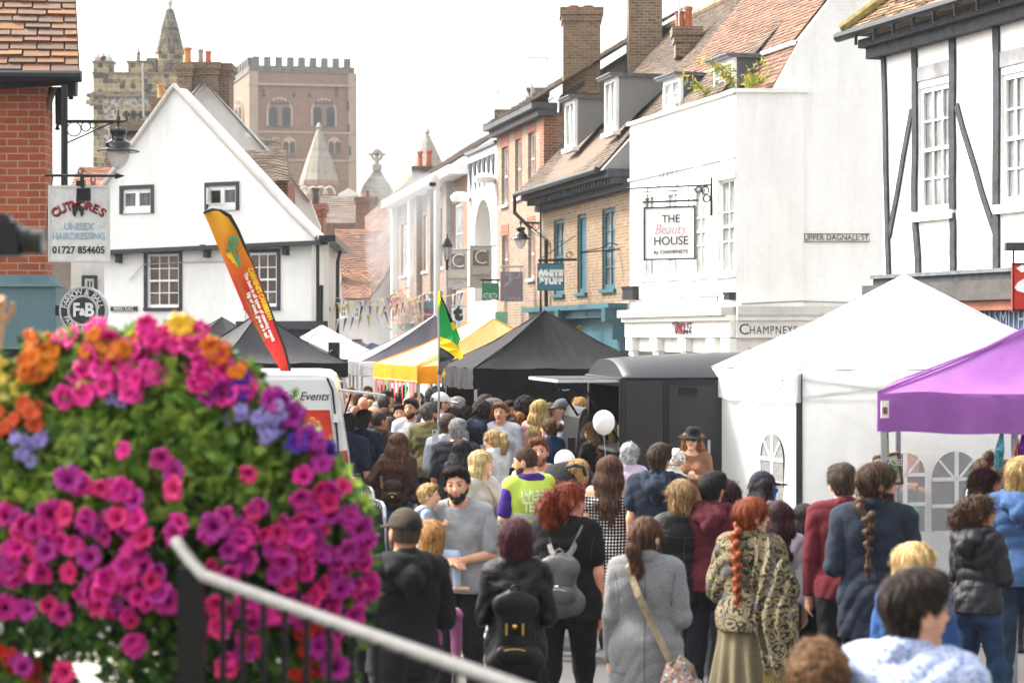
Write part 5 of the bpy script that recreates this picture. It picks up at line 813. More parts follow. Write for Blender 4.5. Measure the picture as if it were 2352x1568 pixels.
for i in range(11):
    b = P.lerp(Q, .08+i*.085)+Vector((0, -.06, 1.94)); d = (Q-P).normalized(); h = .3+.06*((i*7) % 3); mb = MB(); mb.prism([b-d*.05, b+d*.05, b+d*.06-Vector((0, 0, h*.4)), b+Vector((.02*math.sin(i*3), 0, -h)), b-d*.06-Vector((0, 0, h*.4))], (0, .008, 0)); mb.build('pennant', paint(('b03038', 'c04a4a', '3f8f4a')[2 if i % 5 == 3 else i % 2], .7, bump=0), bn)
ggz, Cg, cg_, _, _ = gazebo('white gazebo with a dark grey front panel behind the yellow one', (826, 38.2), (798, 40.5), 3.2, 1.93, .26, 3.09, [WF, fb_('55525a', .1), WF, GF], [fb_('77757a', .1), WF, GF, WF], STEEL, sag=.08)
gazebo('blue grey gazebo corner at the back beside the loudspeaker', (770, 43), (700, 44.5), 2.5, 1.86, .25, 2.53, [GB]*4, [GB]*4, STEEL, sag=.1); TA = fb_('6b6560', .15)
dgz, Cd, cd_, _, _ = gazebo('dark grey gazebo behind the white van and feather flag', (500, 31.5), (395, 33.3), 2.25, 2.02, .23, 3.08, [GF]*4, [BF]*4, STEEL, sag=.12)
gazebo('middle of three grey gazebo peaks, half hidden by orange flowers', (380, 37), (330, 39.5), 2.6, 2.02, .23, 3.05, [GF]*4, [GF]*4, STEEL); gazebo('brown grey gazebo peak furthest left above the flowers', (330, 41), (280, 43.5), 2.6, 2.02, .23, 3.02, [TA]*4, [TA]*4, STEEL)
gazebo('small white gazebo by the navy shopfront of the gable house', (660, 41), (590, 43.5), 2.2, 1.95, .25, 2.92, [WF]*4, [WF, NAVY, WF, WF], STEEL, sag=.18)
pr = thing('parasol', 'closed up view of a mauve grey market parasol beyond the loudspeaker', 'parasol', tuple(at(820, 810, 56)[:2])+(0,)); c = at(820, 779, 56); k = 56/F; mb = MB(); mb.lathe([(0, 0), (8*k, -3*k), (26*k, -14*k), (40*k, -27*k), (40*k, -33*k)], c, 8); mb.build('canopy', fb_('8d838c', .15), pr); MB().tube([c, Vector((c.x, c.y, 0))], .04, 6).build('pole', STEEL, pr); MB().lathe([(0, .02), (.16, 0), (.14, -.06)], c, 8).build('vent_cap', fb_('837984', .15), pr); pr['label'] = 'mauve grey market parasol open beyond the loudspeaker'
# ================================================================= white van, black food truck
van = thing('parked_van', 'white catering van with a red rear panel, mostly behind the flowers', 'van', (at(605, HZ, 22)[0], 22, 0)); Y = 21.5; VW = paint('e9e9e6', .22, var=.02, bump=0, spec=.6, name='van_white')
prof = [(770, 0), (415, 0)]; edge = [(806, 1100), (803, 1060), (793, 1000), (783, 940), (774, 895), (766, 874), (752, 864), (720, 861)]; pts = edge+[(2*610-x, y) for x, y in edge[::-1]]; pts = [at(x, y, Y) for x, y in pts]; lo = [at(806, 1230, Y), at(414, 1230, Y)]
mb = MB(); ring = pts+lo[::-1]; n = len(ring); back = Vector((-.35, 4.4, 0)); mb.prism(ring, back); mb.build('body', VW, van); q = lambda x, y, d=0: at(x, y, Y)-Vector((0, d, 0))
MB().prism([q(480, 1130), q(480, 872), q(748, 872), q(757, 890), q(768, 1000), q(776, 1130)], (0, -.03, 0)).build('rear_door', VW, van); MB().prism([q(480, 1057, .03), q(480, 941, .03), q(758, 941, .03), q(773, 1057, .03)], (0, -.006, 0)).build('red_panel', paint('d8331f', .4, var=.2, scale=1.5, bump=0, name='red_vinyl'), van)
mb = MB(); mb.tube([q(752, 868, .035), q(764, 895, .035), q(775, 1000, .035), q(783, 1130, .035)], .012, 5); mb.build('door_seal', IRON, van); MB().box(*[v for p in zip(q(766, 969, .07), q(779, 950, .0)) for v in sorted(p)]).build('hinge', VW, van); MB().prism([q(778, 1036, 0), q(797, 1033, 0), q(802, 1064, 0), q(780, 1067, 0)], (0, -.05, 0)).build('tail_light', paint('b5120e', .15, bump=0, spec=.9, name='red_lens'), van); MB().prism([q(780, 1067.5, 0), q(802, 1064.5, 0), q(804, 1078, 0), q(782, 1080, 0)], (0, -.05, 0)).build('reversing_light', paint('b9bcc0', .15, bump=0), van); MB().box(*[v for p in zip(q(415, 1112, .14), q(828, 1088, -.1)) for v in sorted(p)]).build('bumper', BLACK, van)
text('lettering', 'For Events', LETTER, van, q(700, 910, .034), 19*1.42/F*Y, shear=.3, sx=.95); mb = MB()
for x, y, r in ((718, 965, 9), (730, 972, 8), (722, 978, 8), (712, 975, 7)): mb.lathe([(0, -.02), (r*Y/F*.7, -.012), (r*Y/F, 0)], q(x, y, .037), 10, 0, 'Y')
mb.build('food_graphic', paint('d8894a', .5, var=.3, scale=20, bump=0), van); MB().box(*[v for p in zip(q(728, 1055, .04), q(700, 1000, .03)) for v in sorted(p)]).build('price_card', paint('ccc4bc', .6, var=.3, scale=30), van); mb = MB(); mb.hexa([at(768, 897, 23), at(884, 910, 22.6), at(886, 908, 23.8), at(770, 895, 24.2), at(768, 893, 23), at(884, 906, 22.6), at(886, 905, 23.8), at(770, 891, 24.2)]); mb.build('side_hatch', STEEL, van); MB().tube([at(806, 905, 23.2), at(792, 950, 23.2)], .012, 5).build('gas_strut', IRON, van)
for s in (-1, 1): c = Vector((at(610+s*170, HZ, Y).x, 24.6, .34)); MB().lathe([(.0, -.1), (.2, -.1), (.33, -.09), (.34, 0), (.33, .09), (.2, .1), (0, .1)], c, 20, 0, 'X').build('wheel', BLACK, van)
MT = paint('242528', .42, .1, var=.08, scale=2, bump=.05, spec=.5, name='matt_black_panel'); N_, Fr = at(1432, HZ, 22.5), at(1349, HZ, 24.4); N_.z = Fr.z = 0; W1 = Fr-N_; X1 = Vector((W1.y, -W1.x, 0)).normalized()*4.2; Zv = Vector((0, 0, 1)); ft = thing('food_truck', 'black food truck with domed roof and an open serving hatch', 'truck', tuple(N_+X1/2)); zg = 2.215
P_ = lambda a, b, z: N_+W1*a+X1*b+Zv*z
mb = MB(); mb.quad(P_(0, 0, .35), P_(0, 1, .35), P_(0, 1, zg), P_(0, 0, zg)); mb.quad(P_(1, 0, .35), P_(1, 1, .35), P_(1, 1, zg), P_(1, 0, zg)); mb.quad(P_(0, 1, .35), P_(1, 1, .35), P_(1, 1, zg), P_(0, 1, zg)); mb.quad(P_(0, 0, .35), P_(1, 0, .35), P_(1, 1, .35), P_(0, 1, .35))
for a in ((0, .06, .35, zg), (.95, 1, .35, zg), (.06, .95, .35, 1.42), (.06, .95, 2.12, zg)): mb.quad(P_(a[0], 0, a[2]), P_(a[1], 0, a[2]), P_(a[1], 0, a[3]), P_(a[0], 0, a[3]))
mb.build('body', MT, ft); V = []; na, nb_ = 24, 30
for i in range(na+1):
    for j in range(nb_+1):
        a, b = i/na, j/nb_; ra = min(1, min(a, 1-a)*2); rb_ = min(1, min(b, 1-b)*9); h = .29*(1-(1-ra)**2.6)*(.78+.22*(1-(1-min(1, min(b, 1-b)*2))**2)); h = max(0, h) if rb_ >= 1 else h*(.93+.07*rb_)
        if i in (0, na): h = 0
        V.append(P_(a, b, zg+h))
Fq = [(i*(nb_+1)+j, i*(nb_+1)+j+1, (i+1)*(nb_+1)+j+1, (i+1)*(nb_+1)+j) for i in range(na) for j in range(nb_)]; V2 = list(V)
cap0 = [i*(nb_+1) for i in range(na+1)]; Fq.append(tuple(cap0)); Fq.append(tuple(i*(nb_+1)+nb_ for i in range(na+1))[::-1]); mesh_obj('roof', V2, Fq, MT, ft, False, None, True).data.polygons.foreach_set('use_smooth', [True]*(len(Fq)-2)+[False]*2)
MB().tube([P_(1, -.004, zg), P_(0, -.004, zg), P_(0, 1, zg)], .018, 6).build('gutter', IRON, ft); MB().tube([P_(-.01, -.004, zg), P_(-.01, -.004, .35)], .04, 8).build('corner_trim', IRON, ft)
fw_ = Wall.__new__(Wall); fw_.o = N_.copy(); fw_.t = X1.normalized(); fw_.L = 4.2; fw_.n = -W1.normalized()
r = fw_.rect(1534, 884, 1640, 1200); wbox(fw_, ft, 'door_frame', IRON, (r[0]-.05, r[0], .5, r[3]+.05, 0, .012), (r[0], r[2], r[3], r[3]+.05, 0, .012)); wbox(fw_, ft, 'door', MT, (r[0]+.012, r[2], .5, r[3]-.012, 0, .01)); r = fw_.rect(1560, 890, 1600, 907); wbox(fw_, ft, 'vent', IRON, (r[0], r[2], r[1], r[3], .01, .03), *[(r[0]+.01, r[2]-.01, r[1]+.015+i*.02, r[1]+.022+i*.02, .03, .045) for i in range(4)]); r = fw_.rect(1623, 1010, 1629, 1040); wbox(fw_, ft, 'door_handle', STEEL, (r[0], r[2], r[1], r[3], .01, .05))
h0, h1 = P_(.04, -.005, 2.17), P_(.96, -.005, 2.17); od = -X1.normalized()*.72-Zv*.0; mb = MB(); mb.hexa([h0, h1, h1+od, h0+od]+[p+Zv*.035 for p in (h0, h1, h1+od, h0+od)]); mb.build('serving_hatch', paint('c9c7c2', .5, .2, name='hatch_lining'), ft); MB().quad(h0+Zv*.04, h1+Zv*.04, h1+od+Zv*.04, h0+od+Zv*.04).build('hatch_skin', MT, ft)
for a in (.1, .9): MB().tube([P_(a, 0, 1.5), P_(a, 0, 2.16)+od*.62], .016, 6).build('gas_strut', IRON, ft)
mb = MB(); mb.hexa([P_(.06, -.02, 1.38), P_(.95, -.02, 1.38), P_(.95, .06, 1.38), P_(.06, .06, 1.38)]+[P_(a, b, 1.42) for a, b in ((.06, -.02), (.95, -.02), (.95, .06), (.06, .06))]); mb.build('counter', STEEL, ft); mb = MB(); mb.quad(P_(.05, .18, 1.2), P_(.95, .18, 1.2), P_(.95, .18, 2.15), P_(.05, .18, 2.15)); mb.build('interior_wall', paint('b7a894', .6, var=.3, scale=6), ft)
for i, (a, z, c) in enumerate(((.3, 1.42, '8a4a3a'), (.5, 1.42, 'd8d4cc'), (.75, 1.42, 'c9a24a'))): pp = P_(a, .05, z); MB().lathe([(0, 0), (.05, 0), (.06, .2), (.03, .26), (0, .26)], pp, 10).build('condiment_jar', paint(c, .3), ft)
ca = Vector((at(1349, HZ, 24.6).x, 24.6, 0)); mb = MB(); cabp = [at(1349, 936, 24.0), at(1340, 940, 24.0), at(1331, 960, 24.0), at(1322, 1050, 24.0), at(1310, 1062, 24.0), at(1308, 1300, 24.0), at(1349, 1300, 24.0)]; mb.prism(cabp, (-.25, 1.6, 0)); mb.build('cab', MT, ft); MB().prism([at(1347, 950, 23.98), at(1341, 953, 23.98), at(1334, 975, 23.98), at(1327, 1042, 23.98), at(1347, 1042, 23.98)], (0, .01, 0)).build('cab_window', glassmat('4a4f50'), ft)
MB().box(*[v for p in zip(at(1304, 1040, 23.6), at(1321, 1003, 23.72)) for v in sorted(p)]).build('wing_mirror', IRON, ft); MB().tube([at(1320, 1042, 23.7), at(1326, 1052, 24)], .015, 5).build('mirror_arm', IRON, ft)
for b in (.2, .85): MB().lathe([(.0, -.1), (.2, -.1), (.36, -.09), (.37, 0), (.36, .09), (.2, .1), (0, .1)], P_(.06, b, .37), 20, 0, 'Y').build('wheel', BLACK, ft)
# ================================================================= flags, bunting, barriers, loudspeaker, balloons
fl = thing('feather_flag', 'tall yellow to red feather flag advertising Caribbean catering', 'flag', (at(660, HZ, 24)[0], 24, 0)); Y = 24; Lf = [(467, 490), (478, 512), (504, 575), (525, 624), (560, 708), (602, 778), (651, 862), (664, 890)]; Rf = [(472, 486), (500, 484), (528, 496), (546, 527), (595, 645), (630, 736), (654, 800), (676, 890)]
def lerp_poly(pl, f): f *= len(pl)-1; i = min(int(f), len(pl)-2); f -= i; return (pl[i][0]*(1-f)+pl[i+1][0]*f, pl[i][1]*(1-f)+pl[i+1][1]*f)
nv, nh = 40, 10; V = []
for i in range(nv+1):
    a, b = lerp_poly(Lf, i/nv), lerp_poly(Rf, i/nv)
    for j in range(nh+1): s = j/nh; V.append(at(a[0]*(1-s)+b[0]*s, a[1]*(1-s)+b[1]*s, Y+.025*math.sin(s*3+i*.35)))
def flagmat():
    t = NT('flag_cloth'); co = t.coord(); sp_ = t.n('SeparateXYZ'); t.l(co, sp_.inputs[0]); mr = t.n('MapRange'); mr.inputs[1].default_value = at(0, 890, Y).z; mr.inputs[2].default_value = at(0, 485, Y).z; t.l(sp_.outputs[2], mr.inputs[0]); r = t.ramp(mr.outputs[0], [(.0, srgb('e0402a')), (.35, srgb('d92d2c')), (.6, srgb('e2491f')), (.75, srgb('ef8a1c')), (1, srgb('f4b81e'))]); t.l(r.outputs[0], t.b.inputs['Base Color']); t.b.inputs['Roughness'].default_value = .8; t.bump(t.noise(t.scaled(co, (1, 1, .4)), 7, 4).outputs[0], .5, .03); return t.m
mesh_obj('cloth', V, [(i*(nh+1)+j, i*(nh+1)+j+1, (i+1)*(nh+1)+j+1, (i+1)*(nh+1)+j) for i in range(nv) for j in range(nh)], flagmat(), fl, True, None, True)
mb = MB(); mb.tube([at(*p, Y) for p in [(467, 490), (472, 486), (486, 482), (508, 485), (528, 496), (546, 527), (570, 583), (595, 645), (630, 736), (654, 800), (676, 890), (690, 960), (700, 1280)]], [.008, .02, .024, .024, .022, .018, .016, .015, .014, .014, .014, .014, .014], 8); mb.build('pole', BLACK, fl)
def slanted(par, s, x, y, ang, h, mat, sx=1., off=0.): text('lettering', s, mat, par, at(x, y, Y)-Vector((0, .04, 0)), h*1.42/F*Y, Matrix.Rotation(PI/2, 4, 'X') @ Matrix.Rotation(-math.radians(ang), 4, 'Z'), .002, 'LEFT', sx=sx, off=off)
FY, FW_, FG = paint('f2d21e', .7, bump=0), paint('f2efe6', .7, bump=0), paint('8a9a3c', .7, bump=0)
slanted(fl, "CARMENS'S CARIBBEAN", 574, 616, 67.5, 10, FY, .84, .004); slanted(fl, 'The best in all types of catering events', 564, 627, 67, 8.5, FW_, .9, .003); slanted(fl, 'big or small, give us a call', 571, 672, 67, 8.5, FW_, .92, .003); slanted(fl, '07721531769 carmenrichards@me.com', 546, 640, 66.5, 7.5, FG, .9)
mb = MB(); mb.tube([at(551, 612, Y-.05), at(546, 580, Y-.05), at(537, 552, Y-.05)], [.016, .012, .008], 5); mb.tube([at(548, 606, Y-.05), at(536, 584, Y-.05), at(530, 570, Y-.05)], [.014, .011, .008], 5)
for cx, cy, s in ((537, 552, 1), (530, 570, .75)):
    for a in range(8): an = a*PI/4+.3; L = 15*s; mb.tube([at(cx, cy, Y-.05), at(cx+L*.6*math.cos(an), cy-L*.6*math.sin(an)-2, Y-.05), at(cx+L*math.cos(an), cy-L*math.sin(an)+3, Y-.05)], [.016*s, .018*s, .002], 4)
mb.build('palm_motif', paint('4f9a6a', .7, bump=0), fl); mb = MB(); mb.prism([at(x, y, Y-.03) for x, y in ((524, 580), (530, 576), (536, 582), (538, 592), (544, 598), (548, 604), (544, 614), (540, 606), (534, 604), (530, 596), (524, 592), (520, 586))], (0, -.01, 0)); mb.build('lion_motif', FY, fl)
jf = thing('national_flag', 'green, yellow and black flag hanging limp from a pole', 'flag', (at(1006, HZ, 24.0)[0], 24.0, 0)); Y = 24.0; fold = lambda x, y: Y+.10*math.sin((x-1005)/16+y/38)
JG, JY, JB = fabric('1f9a48', .7, .35), fabric('f2d227', .7, .4), fabric('1a1a1c', .7, .1)
def patch(pts, mi, mb):
    o = len(mb.v); tri = tessellate_polygon([[Vector((x, y, 0)) for x, y in pts]]); mb.add([at(x, y, fold(x, y)) for x, y in pts], tri, mi)
mb = MB()
patch([(1006, 669), (1009, 668), (1012, 684), (1006, 770), (1005, 726)], 1, mb); patch([(1012, 684), (1022, 706), (1034, 742), (1040, 760), (1052, 792), (1056, 799), (1040, 784), (1020, 776), (1006, 770)], 0, mb); patch([(1010, 672), (1013, 680), (1020, 692), (1030, 714), (1041, 738), (1034, 742), (1022, 706), (1012, 684)], 2, mb); patch([(1034, 742), (1041, 738), (1048, 752), (1040, 760)], 1, mb); patch([(1040, 760), (1048, 752), (1058, 779), (1052, 792)], 0, mb)
patch([(1006, 770), (1020, 776), (1040, 784), (1056, 799), (1064, 820), (1056, 826), (1030, 808), (1006, 793)], 1, mb); patch([(1006, 793), (1030, 808), (1046, 820), (1030, 836), (1020, 846), (1012, 864), (1005, 858), (1009, 830)], 2, mb); patch([(1020, 846), (1024, 858), (1018, 868), (1015, 860)], 1, mb); mb.build('cloth', [JG, JY, JB], jf, smooth=False); MB().tube([at(1006, 664, Y), at(1008, 770, Y), at(1008, 1260, Y)], .014, 6).build('pole', STEEL, jf)
strands = [[(768, 683, 50), (800, 690, 52), (851, 690, 55), (895, 682, 58)], [(768, 695, 48), (830, 702, 50), (890, 703, 52), (935, 692, 54), (975, 675, 57), (1008, 667, 59)], [(768, 734, 47), (810, 728, 48.5), (851, 723, 50), (900, 712, 52), (930, 703, 54), (975, 690, 56), (1020, 682, 58), (1072, 668, 60)]]
for si, st in enumerate(strands):
    b = thing('bunting', ('top strand of blue, white and yellow bunting under the old tiled roof', 'middle strand of white and yellow bunting rising to the brick offices', 'lowest strand of blue and yellow bunting across the end of the street')[si], 'bunting', tuple(at(*st[0])), group='bunting strung across the street'); P3 = [at(*s) for s in st]; MB().tube(P3, .008, 4).build('string', LWHITE, b); tot = 11 if si == 0 else 17
    for i in range(tot):
        f = (i+.5)/tot*(len(P3)-1); j = min(int(f), len(P3)-2); p = P3[j].lerp(P3[j+1], f-j); d = (P3[j+1]-P3[j]).normalized(); sw = random.uniform(-.12, .12); mb = MB(); mb.prism([p-d*.11, p+d*.11, p+Vector((sw, sw*.7, -.34))], (.0, .01, 0)); mb.build('pennant', paint(('3a4a8f', 'd9b23a', 'e6e2da', '5a6fb5', 'caa63a')[(i*3+si) % 5], .7, bump=0), b)
hbk = thing('hanging_basket', 'distant basket of orange and yellow flowers on a white pole', 'basket', tuple(at(935, 740, 64))); MB().lathe([(0, -.3), (.25, -.2), (.3, 0)], at(935, 742, 64), 10).build('basket', BLACK, hbk); rg = np.random.RandomState(2); c = at(935, 715, 64); leaves('flowers', [c+Vector(v*np.array([.3, .25, .42])) for v in rg.normal(size=(500, 3))*.75], .12, leafmat('c8563a', 'd8b23a', 'flower'), hbk, 1.2, .1)['kind'] = 'stuff'; leaves('foliage', [c+Vector(v*np.array([.3, .25, .42])) for v in rg.normal(size=(160, 3))*.7], .12, leafmat('5f7a3a', '8a9a50'), hbk, 1.6, .3, 9)
sp_ = thing('loudspeaker', 'black loudspeaker on a pole in front of the gable house shopfront', 'loudspeaker', (at(767, HZ, 33)[0], 33, 0)); p, q = at(755, 823, 33), at(779, 786, 33); MB().box(p.x, q.x, 32.95, 33.15, p.z, q.z).build('cabinet', BLACK, sp_); c = (p+q)/2; MB().lathe([(0, -.03), (.03, -.02), (.055, -.035), (.065, -.02)], (c.x, 32.94, p.z+.09), 14, 0, 'Y').build('cone', IRON, sp_); MB().tube([Vector((c.x, 33.05, p.z)), Vector((c.x, 33.05, 0))], .02, 6).build('pole', IRON, sp_)
for i, (xa, Ya, xb, Yb, lab) in enumerate(((806, 20.6, 884, 19.0, 'nearer steel crowd barrier beside the van and flowers'), (770, 22.4, 858, 20.9, 'steel crowd barrier set behind the nearer one'))):
    a, b = at(xa, HZ, Ya), at(xb, HZ, Yb); a.z = b.z = 0; bt = thing('crowd_barrier', lab, 'barrier', tuple((a+b)/2), group='steel crowd barriers'); d = (b-a); dn = d.normalized(); Zv = Vector((0, 0, 1)); mb = MB(); r_ = .12
    mb.tube([a+Zv*.1, a+Zv*(1.1-r_), a+Zv*1.07+dn*.03, a+dn*r_+Zv*1.1, b-dn*r_+Zv*1.1, b-dn*.03+Zv*1.07, b+Zv*(1.1-r_), b+Zv*.1], .019, 8); mb.tube([a+Zv*.18, b+Zv*.18], .017, 6); mb.build('frame', STEEL, bt)
    n = int(d.length/.11)
    for j in range(1, n): MB().tube([a+d*j/n+Zv*.18, a+d*j/n+Zv*1.1], .007, 5).build('bar', STEEL, bt)
    for p in (a, b): o = Vector((dn.y, -dn.x, 0)); mb = MB(); mb.tube([p-o*.3+Zv*.02, p-o*.1+Zv*.1, p+o*.1+Zv*.1, p+o*.3+Zv*.02], .016, 6); mb.build('foot', STEEL, bt)
for x, y, r, Y, lab in ((1387, 968, 25.5, 21.2, 'round white balloon floating in front of the food truck hatch'), (1297, 1057, 24, 18.4, 'white balloon half hidden behind the denim shirt')):
    bl = thing('balloon', lab, 'balloon', tuple(at(x, y, Y))); k = r*Y/F; MB().lathe([(0, 1.05*k)]+[(k*math.sin(a*PI/14), k*math.cos(a*PI/14)*(1.05 if a < 7 else 1.2)) for a in range(1, 14)]+[(0, -1.2*k)], (0, 0, 0), 20).build('skin', fabric('efefec', .35, .3, 0), bl, True, world=False); MB().tube([(0, 0, -1.2*k), (.03, 0, -1.2*k-.4), (0, .02, -1.2*k-.8)], .003, 4).build('string', LWHITE, bl, world=False); MB().lathe([(0, -1.18*k), (.02, -1.25*k), (0, -1.26*k)], (0, 0, 0), 8).build('knot', LWHITE, bl, world=False)
# things hung on the purple gazebo
hg = thing('hanging_sign', 'framed craft sign with a green disc hung from the purple gazebo', 'sign', tuple(at(2040, 1120, 14.9))); Y = 14.9; fp = [at(2008, 1050, Y), at(2064, 1040, Y), at(2072, 1108, Y), at(2012, 1118, Y)]; MB().prism(fp, (0, .02, 0)).build('board', paint('d8d4cc', .6), hg); mb = MB(); mb.tube(fp+[fp[0]], .016, 6); mb.build('frame', paint('6d4a34', .8, var=.4, scale=30), hg); c = at(2040, 1078, Y-.012); MB().lathe([(0, -.004), (.075, -.004), (.075, .0)], c, 24, 0, 'Y').build('disc', paint('4f8a45', .6), hg); text('lettering', 'CHASE', LWHITE, hg, at(2040, 1062, Y-.03), .07); MB().tube([at(2038, 985, Y), at(2040, 1042, Y)], .008, 5).build('cord', paint('7a5a40', .9), hg)
ts = thing('tassel', 'pale yellow green tassel dangling from the purple gazebo edge', 'tassel', tuple(at(2037, 1040, 14.7))); MB().tube([at(2037, 1006, 14.7), at(2036, 1020, 14.7), at(2036, 1046, 14.7)], [.006, .016, .022], 8).build('threads', fabric('b9c25a'), ts); MB().tube([at(2036, 990, 14.7), at(2037, 1006, 14.7)], .004, 5).build('cord', paint('7a5a40', .9), ts)
for (nm, lab, x, y0, y1, w, c, c2) in (('scarf', 'teal patterned scarf tied to the purple gazebo leg', 2297, 995, 1072, 11, '3f8f96', None), ('ribbon', 'thin red ribbon tied near the patterned scarf', 2335, 1015, 1055, 4, 'd23a2a', None), ('cloth_roll', 'dark purple cloth hanging beside the red ribbon', 2348, 990, 1070, 9, '4f1f7a', None)):
    t_ = thing(nm, lab, nm.replace('_', ' '), tuple(at(x, y1, 14.5))); k = 14.5/F; MB().tube([at(x+4, y0, 14.5), at(x-1, (y0+y1)/2, 14.45), at(x-3, y1, 14.5)], [w*k*.4, w*k, w*k*.8], 10).build('folds', paint(c, .8, var=.5 if nm == 'scarf' else .15, scale=28, name='cloth_print'), t_); MB().tube([at(x+4, y0-8, 14.5), at(x+4, y0+2, 14.5)], w*k*.35, 6).build('knot', paint(c, .8), t_)
MB().box(at(2330, 0, 14.75).x-.02, at(2330, 0, 14.75).x+.02, 14.73, 14.77, 0, 2.0).build('leg', STEEL, pgz)
# ================================================================= people: smooth distance fields meshed with surface nets
EDG = [((0, 0, 0), (1, 0, 0)), ((0, 1, 0), (1, 1, 0)), ((0, 0, 1), (1, 0, 1)), ((0, 1, 1), (1, 1, 1)), ((0, 0, 0), (0, 1, 0)), ((1, 0, 0), (1, 1, 0)), ((0, 0, 1), (0, 1, 1)), ((1, 0, 1), (1, 1, 1)), ((0, 0, 0), (0, 0, 1)), ((1, 0, 0), (1, 0, 1)), ((0, 1, 0), (0, 1, 1)), ((1, 1, 0), (1, 1, 1))]
def surfnets(D, xs, ys, zs):
    s = D < 0; c = np.zeros(tuple(n-1 for n in s.shape), np.int8)
    for a in (0, 1):
        for b in (0, 1):
            for d in (0, 1): c += s[a:s.shape[0]-1+a, b:s.shape[1]-1+b, d:s.shape[2]-1+d]
    act = (c > 0) & (c < 8); I, J, K = np.nonzero(act); n = len(I); idx = np.full(act.shape, -1, np.int32); idx[act] = np.arange(n)
    P = np.zeros((n, 3)); cnt = np.zeros(n); ax = (xs, ys, zs)
    for a, b in EDG:
        ia, ib = (I+a[0], J+a[1], K+a[2]), (I+b[0], J+b[1], K+b[2]); da, db = D[ia], D[ib]; m = (da < 0) != (db < 0); t = np.where(m, da/(da-db+1e-12), 0)
        for q in range(3): pa, pb = ax[q][ia[q]], ax[q][ib[q]]; P[:, q] += np.where(m, pa+t*(pb-pa), 0)
        cnt += m
    P /= cnt[:, None]; Q = []
    for axis in range(3):
        sl0 = [slice(1, -1)]*3; sl1 = [slice(1, -1)]*3; sl0[axis] = slice(0, -1); sl1[axis] = slice(1, None)
        A, B = s[tuple(sl0)], s[tuple(sl1)]; m = A != B; g = list(np.nonzero(m)); f = A[m]
        for q in range(3):
            if q != axis: g[q] = g[q]+1
        i, j, k = g
        if axis == 0: q = [idx[i, j-1, k-1], idx[i, j, k-1], idx[i, j, k], idx[i, j-1, k]]
        elif axis == 1: q = [idx[i-1, j, k-1], idx[i-1, j, k], idx[i, j, k], idx[i, j, k-1]]
        else: q = [idx[i-1, j-1, k], idx[i, j-1, k], idx[i, j, k], idx[i-1, j, k]]
        q = np.stack(q, 1); q[~f] = q[~f][:, ::-1]; Q.append(q)
    return P, np.concatenate(Q)
def smin(a, b, k): h = np.clip(.5+.5*(b-a)/k, 0, 1); return b*(1-h)+a*h-k*h*(1-h)
def axisgrid(lo, hi, v, fine=None, vf=None):
    if fine is None: return np.arange(lo, hi+v, v)
    a, b = max(lo, fine[0]), min(hi, fine[1]); return np.concatenate([np.arange(lo, a, v), np.arange(a, b, vf), np.arange(b, hi+v, v)])
def ell(q, c, r): x, y, z = (q[0]-c[0])/r[0], (q[1]-c[1])/r[1], (q[2]-c[2])/r[2]; return (np.sqrt(x*x+y*y+z*z)-1)*min(r)
class Field:
    def __init__(s, xs, ys, zs): s.x, s.y, s.z = xs, ys, zs; s.D = np.full((len(xs), len(ys), len(zs)), .25)
    def blk(s, lo, hi):
        sl = tuple(slice(max(0, np.searchsorted(a, l)-1), min(len(a), np.searchsorted(a, h)+1)) for a, l, h in zip((s.x, s.y, s.z), lo, hi)); return sl, (s.x[sl[0]][:, None, None], s.y[sl[1]][None, :, None], s.z[sl[2]][None, None, :])
    def put(s, sl, d, k): s.D[sl] = smin(s.D[sl], d, k)
    def cap(s, a, b, ra, rb=None, k=.03, flat=(1, 1, 1)):
        rb = ra if rb is None else rb; r = max(ra, rb)*1.2+k+.03; sl, q = s.blk([min(a[i], b[i])-r*max(1, flat[i]) for i in range(3)], [max(a[i], b[i])+r*max(1, flat[i]) for i in range(3)])
        if 0 in s.D[sl].shape: return s
        A = [a[i]/flat[i] for i in range(3)]; B = [b[i]/flat[i] for i in range(3)]; Qq = [q[i]/flat[i]-A[i] for i in range(3)]; d = [B[i]-A[i] for i in range(3)]; L = sum(v*v for v in d)+1e-9; t = np.clip((Qq[0]*d[0]+Qq[1]*d[1]+Qq[2]*d[2])/L, 0, 1)
        s.put(sl, (np.sqrt((Qq[0]-t*d[0])**2+(Qq[1]-t*d[1])**2+(Qq[2]-t*d[2])**2)-(ra+(rb-ra)*t))*min(flat), k); return s
    def chain(s, pts, rs, k=.02, flat=(1, 1, 1)):
        for i in range(len(pts)-1): s.cap(pts[i], pts[i+1], rs[i], rs[i+1], k, flat)
        return s
    def noise(s, fn): s.D += fn(s.x[:, None, None], s.y[None, :, None], s.z[None, None, :])
    def cut(s, fn): s.D = np.maximum(s.D, fn(s.x[:, None, None], s.y[None, :, None], s.z[None, None, :])+0*s.D)
    def mesh(s): return surfnets(s.D, s.x, s.y, s.z)
